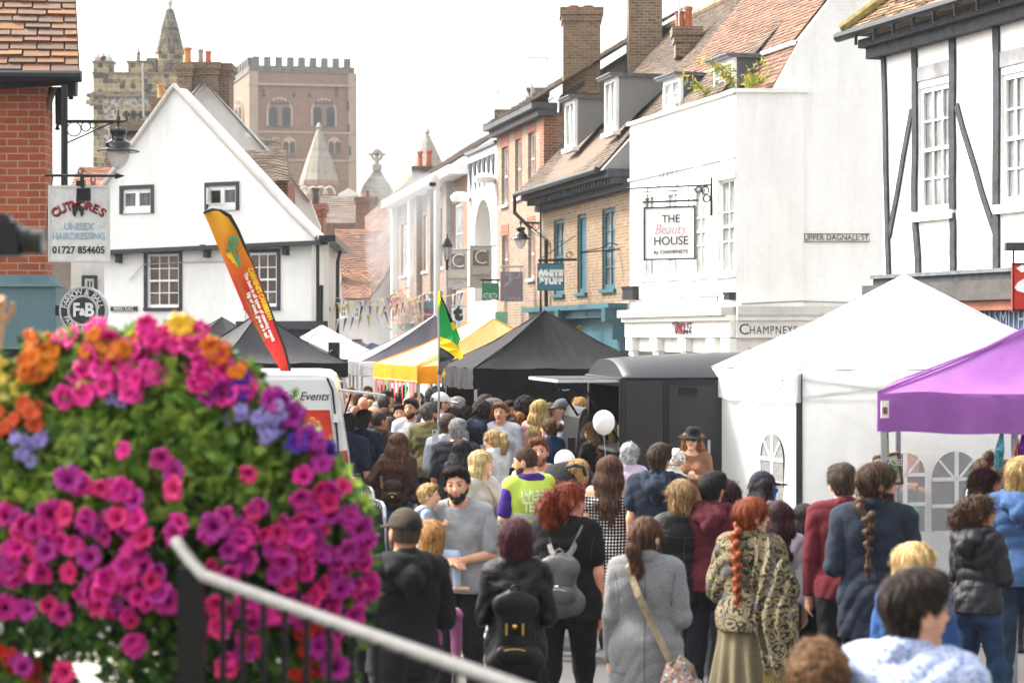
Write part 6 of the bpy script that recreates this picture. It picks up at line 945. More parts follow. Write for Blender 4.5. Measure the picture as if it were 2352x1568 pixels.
def head_d(q, f=False):
    j = .92 if f else 1.
    d = smin(ell(q, (0, -.012, .03), (.076, .098, .085)), ell(q, (0, .022, -.045), (.056*j, .07, .075)), .04); d = smin(d, ell(q, (0, .045, -.01), (.058, .05, .07)), .02)
    for sx in (-1, 1):
        d = smin(d, ell(q, (sx*.078, -.012, -.012), (.010, .022, .034)), .008); h = ell(q, (sx*.031, .112, .006), (.021, .021, .016)); d = -smin(-d, h, .014)
    a, b = np.array((0, .086, .014)), np.array((0, .110, -.027)); e = b-a; t = np.clip(((q[0]-a[0])*e[0]+(q[1]-a[1])*e[1]+(q[2]-a[2])*e[2])/(e@e), 0, 1); d = smin(d, np.sqrt((q[0]-a[0]-t*e[0])**2+(q[1]-a[1]-t*e[1])**2+(q[2]-a[2]-t*e[2])**2)-(.008+.0055*t), .012)
    d = smin(d, ell(q, (0, .086, -.061), (.022, .012, .012)), .01); return smin(d, ell(q, (0, .074, -.103), (.022, .02, .018)), .02)
def skull_d(q):
    d = smin(ell(q, (0, -.012, .03), (.076, .098, .085)), ell(q, (0, .022, -.045), (.056, .07, .075)), .04); return smin(d, ell(q, (0, -.035, -.045), (.06, .062, .075)), .03)
def faceY(x, z, f):   # where the face surface lies at (x, z)
    ys = np.linspace(.14, .0, 141); d = head_d((np.full(141, x), ys, np.full(141, z)), f); return ys[np.argmax(d < 0)]
@cached
def skin(c, name='skin'):
    t = NT('skin'); b = t.b; col = srgb(c); co = t.coord(); n = t.noise(co, 14, 4); r = t.ramp(n.outputs[0], [(.3, (col[0]*.88, col[1]*.76, col[2]*.72)), (.65, col[:3])]); t.l(r.outputs[0], b.inputs['Base Color']); b.inputs['Roughness'].default_value = .5; b.inputs['Specular IOR Level'].default_value = .35; b.inputs['Subsurface Weight'].default_value = .08; b.inputs['Subsurface Radius'].default_value = (.012, .005, .003); return t.m
@cached
def hairmat(c, c2=None, tip=None, zs=(1.2, 1.5)):
    t = NT('hair'); b = t.b; col = srgb(c); hi = srgb(c2) if c2 else tuple(min(1, x*1.9+.01) for x in col[:3])+(1,); co = t.coord(); n = t.noise(t.scaled(co, (75, 75, 7)), 1., 3, .6); r = t.ramp(n.outputs[0], [(.32, tuple(x*.45 for x in col[:3])), (.5, col), (.72, hi)]); o = r.outputs[0]
    if tip: sp_ = t.n('SeparateXYZ'); t.l(co, sp_.inputs[0]); mr = t.n('MapRange'); mr.inputs[1].default_value = zs[1]; mr.inputs[2].default_value = zs[0]; t.l(sp_.outputs[2], mr.inputs[0]); o = t.mix(mr.outputs[0], o, t.mix(.5, o, srgb(tip)))
    t.l(o, b.inputs['Base Color']); a_ = t.n('Attribute', attribute_name='rnd'); o = t.mix(1., o, t.ramp(a_.outputs['Fac'], [(0, (.55,)*3), (.5, (1,)*3), (1, (1.45,)*3)]).outputs[0], 'MULTIPLY'); t.l(o, b.inputs['Base Color']); b.inputs['Roughness'].default_value = .55; b.inputs['Specular IOR Level'].default_value = .22; t.bump(n.outputs[0], .8, .012); return t.m
@cached
def cloth(c, rough=.85, bump=.55, fold=6., var=.1, sheen=.02): return fabric(c, rough, 0., bump*1.2, fold, sheen, var, 1.)
@cached
def leather(c): return fabric(c, .34, 0., .8, 9., 0., .3, 1.)
@cached
def denim(c): return fabric(c, .85, 0., .7, 5., .03, .3, 1.)
@cached
def pattern(kind):
    t = NT('printed_cloth'); b = t.b; b.inputs['Roughness'].default_value = .85; co = t.coord()
    if kind == 'polka':
        m = t.n('VectorMath', operation='SCALE'); m.inputs['Scale'].default_value = 38; t.l(co, m.inputs[0]); f = t.n('VectorMath', operation='FRACTION'); t.l(m.outputs[0], f.inputs[0]); s_ = t.n('SeparateXYZ'); t.l(f.outputs[0], s_.inputs[0]); cb = t.n('CombineXYZ'); t.l(s_.outputs[0], cb.inputs[0]); t.l(s_.outputs[2], cb.inputs[1]); d = t.n('VectorMath', operation='DISTANCE'); t.l(cb.outputs[0], d.inputs[0]); d.inputs[1].default_value = (.5, .5, 0); r = t.ramp(d.outputs['Value'], [(.26, srgb('e8e6e4')), (.31, srgb('16161a'))])
    elif kind == 'shawl':
        n = t.noise(co, 7, 4); mp = t.n('VectorMath', operation='MULTIPLY_ADD'); t.l(n.outputs['Color'], mp.inputs[0]); mp.inputs[1].default_value = (.16, .16, .16); t.l(co, mp.inputs[2]); v = t.n('TexVoronoi', Scale=11.); t.l(mp.outputs[0], v.inputs['Vector']); m = t.n('Math', operation='MULTIPLY'); t.l(v.outputs['Distance'], m.inputs[0]); m.inputs[1].default_value = 21.; sn = t.n('Math', operation='SINE'); t.l(m.outputs[0], sn.inputs[0]); mr = t.n('MapRange'); mr.inputs[1].default_value = -1; t.l(sn.outputs[0], mr.inputs[0]); r0 = t.ramp(mr.outputs[0], [(.26, srgb('121110')), (.42, srgb('7d6c44')), (.7, srgb('a2916a')), (.94, srgb('5e5642'))]); n2 = t.noise(co, 11, 2); t.l(t.mix(t.ramp(n2.outputs[0], [(.58, (0, 0, 0)), (.66, (.85,)*3)]).outputs[0], r0.outputs[0], t.mix(.5, srgb('15161a'), srgb('5c6068'))), b.inputs['Base Color']); t.bump(n.outputs[0], .5, .02); return t.m
    elif kind == 'floral': v = t.n('TexVoronoi', Scale=48.); t.l(co, v.inputs['Vector']); r = t.ramp(v.outputs['Distance'], [(.2, srgb('d9a690')), (.4, srgb('c98f7c')), (.5, srgb('2c3038')), (.8, srgb('d8d4ce'))])
    elif kind == 'print': n = t.noise(co, 62, 3); r = t.ramp(n.outputs[0], [(.4, srgb('c3c8d8')), (.52, srgb('a3b0d0')), (.64, srgb('6478ae'))])
    elif kind == 'skirt': v = t.n('TexVoronoi', Scale=45.); t.l(co, v.inputs['Vector']); r = t.ramp(v.outputs['Distance'], [(.1, srgb('2c2a20')), (.2, srgb('6b6148'))])
    elif kind == 'check': c_ = t.n('TexChecker', Scale=60.); t.l(co, c_.inputs['Vector']); c_.inputs[1].default_value = srgb('dfe3e0'); c_.inputs[2].default_value = srgb('9fb0a8'); r = c_
    t.l(r.outputs[0], b.inputs['Base Color']); t.bump(t.noise(co, 6, 4).outputs[0], .4, .02); return t.m
@cached
def wool(c):
    t = NT('wool'); b = t.b; b.inputs['Roughness'].default_value = .95; b.inputs['Sheen Weight'].default_value = .15; co = t.coord(); n = t.noise(co, 120, 3); n2 = t.noise(co, 8, 4); col = srgb(c); r = t.ramp(n.outputs[0], [(.3, tuple(x*.6 for x in col[:3])), (.7, tuple(min(1, x*1.25) for x in col[:3]))]); t.l(r.outputs[0], b.inputs['Base Color']); t.bump(t.mix(.5, n.outputs[0], n2.outputs[0]), .6, .01); return t.m
SK = dict(p='e0ac8c', f='ecc0a2', t='c98f68', b='8a5a40', d='5c3a2a', r='e2a083')
ARM = dict(down=((.13, -.03, -.99), (.04, .14, -.98)), bent=((.17, -.08, -.98), (-.30, .93, .12)), front=((.16, .12, -.97), (-.72, .66, -.12)), phone=((.12, .2, -.96), (-.45, .66, .6)), hip=((.55, -.2, -.82), (-.55, .45, -.7)), hold=((.2, .15, -.96), (-.6, .75, .25)), up=((.2, .75, .4), (-.1, .5, .85)), out=((.3, .05, -.95), (.05, .5, -.85)), cam=((.02, .72, -.69), (-.1, .05, .99)), reach=((.25, .3, -.9), (-.1, .98, -.1)), back=((.2, -.2, -.95), (-.1, -.1, -.98)), swing=((.2, .2, -.95), (.0, .4, -.9)))
V3 = lambda *a: np.array(a, float)
def nrm(v): v = np.array(v, float); return v/np.linalg.norm(v)
def Rm(yaw, pitch, tilt): return np.array(Matrix.Rotation(math.radians(-yaw), 3, 'Z') @ Matrix.Rotation(math.radians(-pitch), 3, 'X') @ Matrix.Rotation(math.radians(tilt), 3, 'Y'))
class Person:
    pass
PEOPLE = []
def person(x, y, h, yaw, label, top=None, bot=None, hair='short', hc='3a2a20', skinc='p', f=False, b=None, head=0, pitch=0, tilt=0, arms=('down', 'down'), walk=.3, lean=0, Y=None, z0=0., beard=None, stub=False, glasses=None, hat=None, shoes='2a2a2c', child=False, fine=False, hc2=None, tip=None, group=None, face=None, sit=False, hl=.3, mask=None, name='person'):
    if tilt == 0: tilt = random.uniform(-5, 5)
    pitch += random.uniform(-3, 5)
    p = Person(); s = F/Y if Y else (y-HZ)/(CAMZ-h); Y = F/s; p.s = s; sc = h/1.75; p.sc = sc; gx = at(x, HZ, Y).x; b = b or (.93 if f else 1.0); p.b = b; p.f = f
    if Y and z0 is None: z0 = at(x, y, Y).z-h
    ca, sa = math.cos(math.radians(-yaw)), math.sin(math.radians(-yaw)); offy = .02+.14*math.sin(math.radians(lean))*3
    p.loc = Vector((gx-(-sa*offy)*sc*0, Y, z0)); vox = max(.0075, min(.02, 2.9/s))/sc; vb = .0085/sc if fine else max(vox*1.15, .015/sc); vh = max(.0055, 1.7/s)/sc
    hs = 1.35 if child else 1.; lg = .86 if child else 1.; nz = 1.75-.255*hs if child else 1.495; shx = (.178 if not f else .158)*(.8 if child else 1)*(.6+.4*b); shz = nz-.06; hipz = .93*lg
    pel = V3(0, 0, hipz+.02); L = math.radians(lean); cL, sL = math.cos(L), math.sin(L)
    def up(q): q = np.array(q, float)-pel; return V3(q[0], q[1]*cL+q[2]*sL, -q[1]*sL+q[2]*cL)+pel
    W = lambda x_, y_, f_: up((x_, y_, pel[2]+(shz-pel[2])*f_))   # torso point, f 0..1 pelvis to shoulder
    R = Rm(head, pitch, tilt); piv = up((0, -.012, nz+.015*hs)); hcn = piv+R@V3(0, .022, .122*hs); p.R, p.hcn, p.hs = R, hcn, hs
    hip = [V3(sx*.088*b, 0, hipz) for sx in (-1, 1)]; wk = walk
    if sit: kn = [V3(sx*.11, .40, hipz-.04) for sx in (-1, 1)]; an = [V3(sx*.11, .42, hipz-.44) for sx in (-1, 1)]
    else: kn = [V3(sx*.10, .05+sx*wk*.16, .5*lg) for sx in (-1, 1)]; an = [V3(sx*.11, -.01+sx*wk*.27-(.05*wk if sx < 0 else 0), .09+(.10*wk if sx < 0 else 0)) for sx in (-1, 1)]
    sho = [up((sx*shx, -.005, shz)) for sx in (-1, 1)]; AL = .285*(.8 if child else 1); elb, wri, hd = [], [], []
    for i, sx in enumerate((-1, 1)):
        u, w = ARM[arms[i]]; u = nrm((u[0]*sx, u[1], u[2])); w = nrm((w[0]*sx, w[1], w[2])); u = nrm(u*V3(1+.6*(b-1), 1, 1)); e = sho[i]+u*AL; q = e+w*AL*.88; elb.append(e); wri.append(q); hd.append(w)
    p.sho, p.elb, p.wri, p.up, p.W, p.shz, p.pel, p.nz, p.hd = sho, elb, wri, up, W, shz, pel, nz, hd
    ax = max(max(abs(q[0]) for q in elb+wri)+.2, .3); ay0 = min(q[1] for q in wri+elb+an)-.2; ay1 = max(max(q[1] for q in wri+elb+kn+an), hcn[1])+.24; ay0 = min(ay0, hcn[1]-.2)
    def torso(F_, inf, k=.05, zlo=0.):
        wb = b*(.9 if f else 1); hb = b*(1.06 if f else .98); c = .85 if child else 1
        F_.cap(W(-.055*b, 0, .72), W(.055*b, 0, .72), .112*b*c+inf, None, k, (1, .84, 1)); F_.cap(W(-.045*wb, .004, .34), W(.045*wb, .004, .34), .098*wb*c+inf, None, k, (1, .84, 1)); F_.cap(W(-.06*hb, -.01, .02), W(.06*hb, -.01, .02), .105*hb*c+inf, None, k, (1, .9, 1)); F_.cap(W(0, 0, .7), W(0, 0, .1), .112*b*c+inf, .11*hb*c+inf, k, (1.15, .8, 1)); F_.cap(sho[0]*V3(.8, 1, 1), sho[1]*V3(.8, 1, 1), .055*b+inf*.8, None, k); F_.cap(W(-.07*b, -.03, .86), W(.07*b, -.03, .86), .07+inf, None, k)
        for i, sx in enumerate((-1, 1)):
            F_.cap(sho[i]*V3(.75, 1, 1)+V3(0, -.01, 0), piv+V3(sx*.02, -.02, -.015), .05+inf*.8, .045+inf*.4, k)
            if f and not child: F_.cap(W(sx*.07*b, .075, .7), W(sx*.075*b, .07, .68), .06*b+inf*.7, None, .05)
    def arm(F_, i, inf, upto=2., k=.025, flare=0.):
        t1 = min(1, upto); F_.cap(sho[i], sho[i]+(elb[i]-sho[i])*t1, .05*b**.7+inf, (.05+(.038-.05)*t1)*b**.7+inf+flare, k)
        if upto > 1: t2 = min(1, upto-1); F_.cap(elb[i], elb[i]+(wri[i]-elb[i])*t2, .039*b**.5+inf, (.039+(.028-.039)*t2)+inf*.8+flare, k)
    def leg(F_, i, inf, upto=2., k=.04):
        t1 = min(1, upto); F_.cap(hip[i], hip[i]+(kn[i]-hip[i])*t1, .088*b+inf, (.088+(.056-.088)*t1)*b+inf, k)
        if upto > 1:
            t2 = min(1, upto-1); F_.cap(kn[i], kn[i]+(an[i]-kn[i])*t2, .055*b**.6+inf, (.055+(.04-.055)*t2)+inf, k)
            if inf < .01: c = kn[i]+(an[i]-kn[i])*.3+V3(0, -.018, 0); F_.cap(c, c+(an[i]-kn[i])*.12, .045, .04, .03)
        F_.cap(hip[i]+V3(0, -.05, .0), hip[i]+V3(0, -.055, -.04), .082*b+inf*.8, None, .05)
    # body, one continuous surface
    fz = piv[2]-.06; B = Field(axisgrid(-ax, ax, vb, (hcn[0]-.1*hs, hcn[0]+.1*hs), min(vb, vh)), axisgrid(ay0, ay1, vb, (hcn[1]-.12*hs, hcn[1]+.14*hs), min(vb, vh)), axisgrid(-.02, 1.82 if lean < 20 else hcn[2]+.2, vb, (fz, hcn[2]+.14*hs), min(vb, vh)))
    torso(B, -.006)
    for i in (0, 1): arm(B, i, -.003); leg(B, i, -.004); B.cap(an[i]+V3(0, -.03, -.05), an[i]+V3(0, .15, -.06), .035, .03, .03, (1, 1, .9))
    nk = .052 if f else .06; B.cap(piv+V3(0, .0, -.06), piv+R@V3(0, .006, .05*hs), nk*(1 if not child else .8)+.004, nk*hs*.9, .03)
    for i, sx in enumerate((-1, 1)):
        w = hd[i]; z = np.cross(w, V3(0, 0, 1)) if abs(w[2]) < .9 else np.cross(w, V3(1, 0, 0)); sd_ = nrm(z); nrm_ = nrm(np.cross(sd_, w)); g = (nrm_ if nrm_[1] < 0 else -nrm_) if abs(w[2]) < .9 else V3(-sx, 0, 0); fw = V3(0, 1, 0) if abs(w[2]) >= .9 else sd_*(1 if sd_[0]*sx > 0 else -1)*-1
        B.cap(wri[i], wri[i]+w*.085, .026, .03, .02, (1, 1, 1)); fr = max(.0085, vb*.62) if fine else max(.0095, vb*.7)
        for q in range(4):
            o = (q-1.5)*.02; base = wri[i]+w*.085+fw*o*-1; ln = (.062, .075, .078, .07)[3-q]*.95; gp = arms[i] in ('hold', 'cam', 'hip', 'phone'); m1 = base+nrm(w+g*(.9 if gp else .15))*ln*.5; B.cap(base, m1, fr, fr*.95, .008); B.cap(m1, m1+nrm(w*(-.5 if gp else 1)+g*(1 if gp else .8))*ln*.5, fr*.95, fr*.8, .008)
        tb_ = wri[i]+w*.03+fw*.028; B.cap(tb_, tb_+nrm(w+fw*.8)*.045, fr*1.2, fr*1.05, .012); tq = tb_+nrm(w+fw*.8)*.045; B.cap(tq, tq+nrm(w+fw*.1+g*.4)*.03, fr*1.05, fr*.9, .008)
    sl, q = B.blk(hcn-V3(.14, .15, .17)*hs, hcn+V3(.14, .16, .17)*hs); q = [q[i]-hcn[i] for i in range(3)]; q = [(R[0, i]*q[0]+R[1, i]*q[1]+R[2, i]*q[2])/hs for i in range(3)]; B.put(sl, head_d(q, f)*hs, .025)
    V, Fq = B.mesh(); o = mesh_obj(name, V*sc, Fq, skin(SK.get(skinc, skinc)), None, True); o.location = p.loc; o.rotation_euler = (0, 0, math.radians(-yaw)); MW[o.name] = Matrix.Translation(p.loc) @ Matrix.Rotation(math.radians(-yaw), 4, 'Z'); tag(o, label, 'person' if not child else 'child', group or 'people in the market crowd'); p.o = o
    def part(nm, F_, m, lab=None):
        V, Fq = F_.mesh()
        if len(V) < 8: return None
        c = mesh_obj(nm, V*sc, Fq, m, o, True)
        if lab: c['label'] = lab
        return c
    p.part = part
    ph = random.uniform(0, 6)
    rdg = lambda v: 1-2*np.abs(np.sin(v))
    def wrinkle(a): return lambda X, Yy, Z: a*((.5+.5*np.sin(5*Z+9*X+ph))*.6*rdg(17*Z+10*X+1.6*np.sin(8*Yy+7*X+ph)+ph)+(.45+.55*np.sin(7*Z-8*X+2*ph))*.7*rdg(29*Z-19*X+2*np.sin(11*X+5*Z)+7*Yy)+.4*rdg(24*X+13*Yy+3*np.sin(7*Z+ph))*(.5+.5*np.sin(5*Z+ph)))
    # garments
    def grid(v, z_0, z_1, ex=.05, x_=None): return Field(axisgrid(-(x_ or ax)-ex, (x_ or ax)+ex, v), axisgrid(ay0-ex, ay1+ex, v), axisgrid(z_0, z_1, v))
    p.grid = grid
    if bot:
        k_ = bot[0]; m = bot[1]
        if k_ in ('trousers', 'leggings', 'shorts'):
            inf = (.014, .004, .02)[('trousers', 'leggings', 'shorts').index(k_)]; G = grid(vox*1.2, -.02, pel[2]+.2, 0, .3); G.cap(W(-.06*b, -.01, .02), W(.06*b, -.01, .02), .105*b+inf*.8, None, .04, (1, .9, 1))
            for i in (0, 1): leg(G, i, inf, 2 if k_ != 'shorts' else .9)
            G.noise(wrinkle(.005 if k_ != 'leggings' else .0015)); zc = pel[2]+.07 if not top or top[3] > -.1 else pel[2]+(shz-pel[2])*top[3]+.09; G.cut(lambda X, Yy, Z: Z-zc); part(k_, G, m)
        elif k_ == 'skirt':
            zl = bot[2]; wd = bot[3]; G = grid(vox*1.2, zl-.05, pel[2]+.2, .1, .42); G.cap(W(0, 0, .25), W(0, -.02, -.08), .11*b, .162*b, .04, (1.12, .9, 1)); G.cap(W(0, -.02, -.08), (0, -.015, zl), .162*b, wd, .04, (1.12, .9, 1)); G.noise(lambda X, Yy, Z: .016*np.sin(np.arctan2(Yy, X)*13+2*np.sin(Z*3+ph))*np.clip((1.05-Z)*2, 0, 1)); G.cut(lambda X, Yy, Z: zl-Z+.01*np.sin(9*X)); part('skirt', G, m)
    if top:
        nm, m, slv, hem, inf = top[:5]; ex = top[5] if len(top) > 5 else {}; hemz = W(0, 0, hem)[2] if hem >= 0 or lean < 5 else W(0, 0, hem)[2]; G = grid(vox, min(hemz-.05, min(q[2] for q in wri)-.05), max(1.62, piv[2]+.12)); torso(G, inf, .045)
        if hem < -.06:   # falls below the seat
            G.cap(W(0, -.02, .05), (0, -.025, hemz-.05), .142*b+inf, (.142*b+inf)*ex.get('flare', 1.08), .05, (1.12, .95, 1))
        for i in (0, 1): arm(G, i, inf*.75, slv if not isinstance(slv, tuple) else slv[i], .013, ex.get('cuff', .006 if slv != 0 and slv < 1.2 else 0))
        G.noise(wrinkle(ex.get('wr', .007)*.95))
        if ex.get('bare'): G.cut(lambda X, Yy, Z: Z-(W(0, 0, ex['bare'])[2]))
        elif not ex.get('hood') and not ex.get('collar'): np_ = piv; G.cut(lambda X, Yy, Z: .072+ex.get('neck', 0)-np.sqrt((X-np_[0])**2+((Yy-np_[1]-.015)*.95)**2+np.clip(np_[2]-.005-Z, 0, 1)**2*2.2))
        if ex.get('collar') or ex.get('hood'):
            C_ = Field(axisgrid(-.2, .2, vox), axisgrid(piv[1]-.3, piv[1]+.2, vox), axisgrid(piv[2]-.34, piv[2]+.12, vox)); hq = ex.get('hood')
            for a in range(12): t0, t1 = (a/12*2*PI, (a+1)/12*2*PI); c_ = ex.get('collar', 1.); pp = lambda t: piv+V3(math.cos(t)*.068, math.sin(t)*.07-.004, -.012-.024*math.sin(t)); C_.cap(pp(t0), pp(t1), .015*c_, None, .01, (1, 1, 1.6))
            if hq:
                for a in range(10): t0, t1 = PI*.93+(a/10)*PI*1.14, PI*.93+((a+1)/10)*PI*1.14; pp = lambda t: piv+V3(math.cos(t)*.105, math.sin(t)*.10-.012, -.03+.02*math.cos(t)**2); C_.cap(pp(t0), pp(t1), .036, None, .02)
                C_.chain([piv+V3(-.075, -.125, -.06), piv+V3(0, -.15, -.10), piv+V3(.075, -.125, -.06)], [.045, .062, .045], .03); C_.cap(piv+V3(0, -.145, -.12), piv+V3(0, -.14, -.2), .06, .025, .03); C_.noise(lambda X, Yy, Z: .007*rdg(22*Z+18*np.abs(X)+ph)+.004*rdg(40*X+20*Z))
            part('hood' if hq else 'collar', C_, m)
        G.cut(lambda X, Yy, Z: hemz-Z+.006*np.sin(11*X+ph)); part(nm, G, m)
    # shoes
    if shoes and (s > 130) and not sit:
        for i in (0, 1):
            G = Field(axisgrid(an[i][0]-.09, an[i][0]+.09, max(.01, vox)), axisgrid(an[i][1]-.14, an[i][1]+.26, max(.01, vox)), axisgrid(-.03, an[i][2]+.06, max(.01, vox))); zf = an[i][2]-.055; G.cap(V3(an[i][0], an[i][1]-.035, zf), V3(an[i][0], an[i][1]+.14, zf-.008), .044, .042, .02, (1, 1, .85)); G.cap(an[i]+V3(0, -.015, -.03), an[i]+V3(0, -.01, .0), .048, .046, .03); part('shoe', G, paint(shoes, .5, bump=0))
    # hair, in head space
    def headfield(v, lo, hi): return Field(*[axisgrid(l, h_, v) for l, h_ in zip(lo, hi)])
    def hpart(nm, F_, m, smooth=True):
        V, Fq = F_.mesh()
        if len(V) < 8: return
        if nm not in ('hair', 'beard'): return mesh_obj(nm, ((V*hs)@R.T+hcn)*sc, Fq, m, o, smooth, rnd=np.full(len(Fq), .5) if nm == 'braid' else None)
        K = int(np.clip(s*12, 300, 5500)*(1 if nm == 'hair' else .3)*(1.6 if hl > .2 else 1)); rg = RNG; fi = rg.randint(0, len(Fq), K); C = V[Fq[fi]].mean(1); N_ = np.cross(V[Fq[fi, 2]]-V[Fq[fi, 0]], V[Fq[fi, 3]]-V[Fq[fi, 1]]); N_ /= np.linalg.norm(N_, axis=1)[:, None]+1e-9
        g = C-np.array((.0, -.035, .15)); g = g+np.array((0, 0, -.05)); g[C[:, 2] < -.05] = (0, 0, -1)
        if nm == 'hair' and hair in ('short', 'quiff'): g = g+np.array((.02, .035 if hair == 'short' else -.06, .02))*(C[:, 2:3] > .05); fr_ = (C[:, 1] > .045) & (C[:, 2] > .02); g[fr_] = np.stack([.25*np.sign(C[fr_, 0]+.02)+C[fr_, 0]*3, np.full(fr_.sum(), -.35), np.full(fr_.sum(), .9)], 1)
        g /= np.linalg.norm(g, axis=1)[:, None]; cu = .9 if hair in ('curly', 'afro', 'curlypony') else (.26 if hair == 'wavy' else .13); g = g+rg.normal(size=(K, 3))*cu; g -= N_*(g*N_).sum(1)[:, None]; g /= np.linalg.norm(g, axis=1)[:, None]+1e-9
        Ls = (dict(short=.034, shaved=.008, quiff=.04, curly=.03, afro=.03, balding=.02, ring=.015).get(hair, .07) if nm == 'hair' else .014)*(.6+.8*rg.rand(K))[:, None]; Ls = Ls*(np.clip((C[:, 2:3]+.07)/.13, .22, 1) if nm == 'hair' and hair in ('short', 'quiff', 'ring', 'balding') else 1.); w_ = max(.001, .5/s)/sc*(.7+.6*rg.rand(K))[:, None]; S_ = np.cross(g, N_)*w_; lift = (.0035 if nm == 'hair' else .002)+.004*rg.rand(K)[:, None]*(Ls > .02); Ls = np.where(fr_[:, None], Ls*.45, Ls) if (nm == 'hair' and hair in ('short', 'quiff')) else Ls; kap = np.where(C[:, 2] > -.06, 1/.088, 1/.3)[:, None]; pts = []
        for u, dn, ww in ((0, -.2, 1), (.4, .9, .9), (.75, 1.1, .6)): pts += [C+g*Ls*u+N_*(lift*dn-(Ls*u)**2*kap/2)-S_*ww, C+g*Ls*u+N_*(lift*dn-(Ls*u)**2*kap/2)+S_*ww]
        pts.append(C+g*Ls+N_*(lift*.8-Ls**2*kap/2)); SV = np.stack(pts, 1).reshape(-1, 3); b0 = len(V)+np.arange(K)*7; SF = np.concatenate([np.stack([b0, b0+1, b0+3, b0+2], 1), np.stack([b0+2, b0+3, b0+5, b0+4], 1), np.stack([b0+4, b0+5, b0+6, b0+6], 1)[:, [0, 1, 2, 2]]]); r_ = rg.rand(K)
        tri = SF[2*K:][:, :3]; nv = len(V); SV2 = SV; V = np.concatenate([V, SV2]); mid = len(V)+np.arange(K); V = np.concatenate([V, (V[tri[:, 0]]+V[tri[:, 2]])/2]); SF[2*K:] = np.stack([tri[:, 0], tri[:, 1], tri[:, 2], mid], 1); Fq2 = np.concatenate([Fq, SF]); rr = np.concatenate([.38+.1*rg.rand(len(Fq)), r_, r_, r_]); return mesh_obj(nm, ((V*hs)@R.T+hcn)*sc, Fq2, m, o, smooth, rnd=rr)
    p.hpart = hpart; hv = max(.006, 2.0/s)/sc; HM = hairmat(hc, hc2, tip, ((hcn[2]-.12-hl)*sc, (hcn[2]-.05)*sc)) if hair != 'bald' else None
    Hq = lambda F_: (F_.x[:, None, None], F_.y[None, :, None], F_.z[None, None, :])
    if hair not in ('bald', None):
        long_ = hair in ('long', 'wavy', 'braid', 'pony', 'curlypony'); G = headfield(hv, (-.2, -.3, -.2 if not long_ else -.12-hl-.12), (.2, .17, .19)); q = Hq(G); th = dict(short=.012, shaved=.004, quiff=.010, curly=.020, afro=.045, bob=.02, balding=.006, ring=.007).get(hair, .010)
        menh = hair in ('short', 'shaved', 'quiff', 'balding', 'ring', 'afro', 'curly') and not (f and hair == 'curly'); nape = (-.045 if hair == 'shaved' else -.075) if menh else -.12
        d = skull_d(q)-(th*np.clip((q[2]+(.085 if hair != 'quiff' else -.01))/.09, .08 if hair != 'quiff' else .3, 1) if menh else th)
        if hair == 'quiff': d = smin(d, ell(q, (0, .035, .095), (.052, .055, .027)), .03)
        if hair == 'short': d = smin(d, ell(q, (.01, .03, .095), (.058, .066, .027)), .03)
        sh = (.012 if f and hair != 'braid' else .0) if not menh else .0; tmp = np.maximum(q[2]-(-.012+(q[1]-sh)), (-.03+sh-q[1])*1.5)+.006*np.sin(q[0]*120); d = np.maximum(d, -tmp*.6); d = np.maximum(d, nape-q[2])
        if menh and hair != 'afro':
            for sx in (-1, 1): d = np.maximum(d, -ell(q, (sx*.085, -.004, -.024), (.035, .031, .046)))
        if hair in ('balding', 'ring'): d = np.maximum(d, -ell(q, (0, .03 if hair == 'balding' else .0, .13), (.07, .11, .085 if hair == 'balding' else .12)))
        if hair == 'bob':
            d2 = ell(q, (0, -.03, -.06), (.093, .085, .10)); d2 = np.maximum(d2, -tmp*.6-.02); d2 = np.maximum(d2, -.155-q[2]+.01*np.sin(60*q[0])); d = smin(d, d2, .03)
        if hat: d = np.maximum(d, q[2]-.032)
        G.D = d+0*G.D
        if hair in ('long', 'wavy'):
            e = hl; bw = 1.0
            for sx in (-1, 0, 1): G.chain([V3(sx*.058, -.03-.03*(sx == 0), .03), V3(sx*.075, -.06-.03*(sx == 0), -.10), V3(sx*.07*bw, -.105-.012*(sx == 0), -.12-e*.5), V3(sx*.045, -.115, -.12-e)], [.05, .05, .042, .012], .04, (1, .8, 1))
            if f: [G.chain([V3(sx*.07, .0, .03), V3(sx*.088, .0, -.06), V3(sx*.09, -.02, -.13-e*.3)], [.028, .026, .012], .03) for sx in (-1, 1)]
        if hair in ('pony', 'curlypony'):
            G.chain([V3(0, -.09, .04), V3(0, -.145, .03), V3(0, -.165, -.05), V3(0, -.14, -.10-hl*.6), V3(0, -.12, -.12-hl)], [.03, .032,   .042 if hair == 'pony' else .052, .034 if hair == 'pony' else .044, .008], .02)
        if hair == 'bun': G.cap(V3(0, -.125, .03), V3(0, -.14, .035), .042, None, .015)
        if hair == 'topbun': G.cap(V3(0, -.07, .14), V3(0, -.075, .15), .038, None, .012)
        rp = random.uniform(0, 9); th_ = lambda X, Yy: np.arctan2(X, -Yy+.001); am = dict(curly=.010, curlypony=.010, afro=.012, wavy=.007, bob=.002, shaved=.0005).get(hair, .0018)
        if hair in ('curly', 'curlypony', 'afro'): G.noise(lambda X, Yy, Z: am*(np.sin(95*X+rp+20*Z)*np.sin(90*Z+3*np.sin(40*Yy))*np.sin(85*Yy+rp)+.5*np.sin(150*Z+60*X)*np.sin(140*Yy)))
        else: G.noise(lambda X, Yy, Z: am*(np.sin(th_(X, Yy)*26+(14*np.sin(9*Z+rp) if hair == 'wavy' else 4*np.sin(7*Z+rp))+X*60)+.6*np.sin(th_(X, Yy)*47+6*Z+rp)))
        hpart('hair', G, HM)
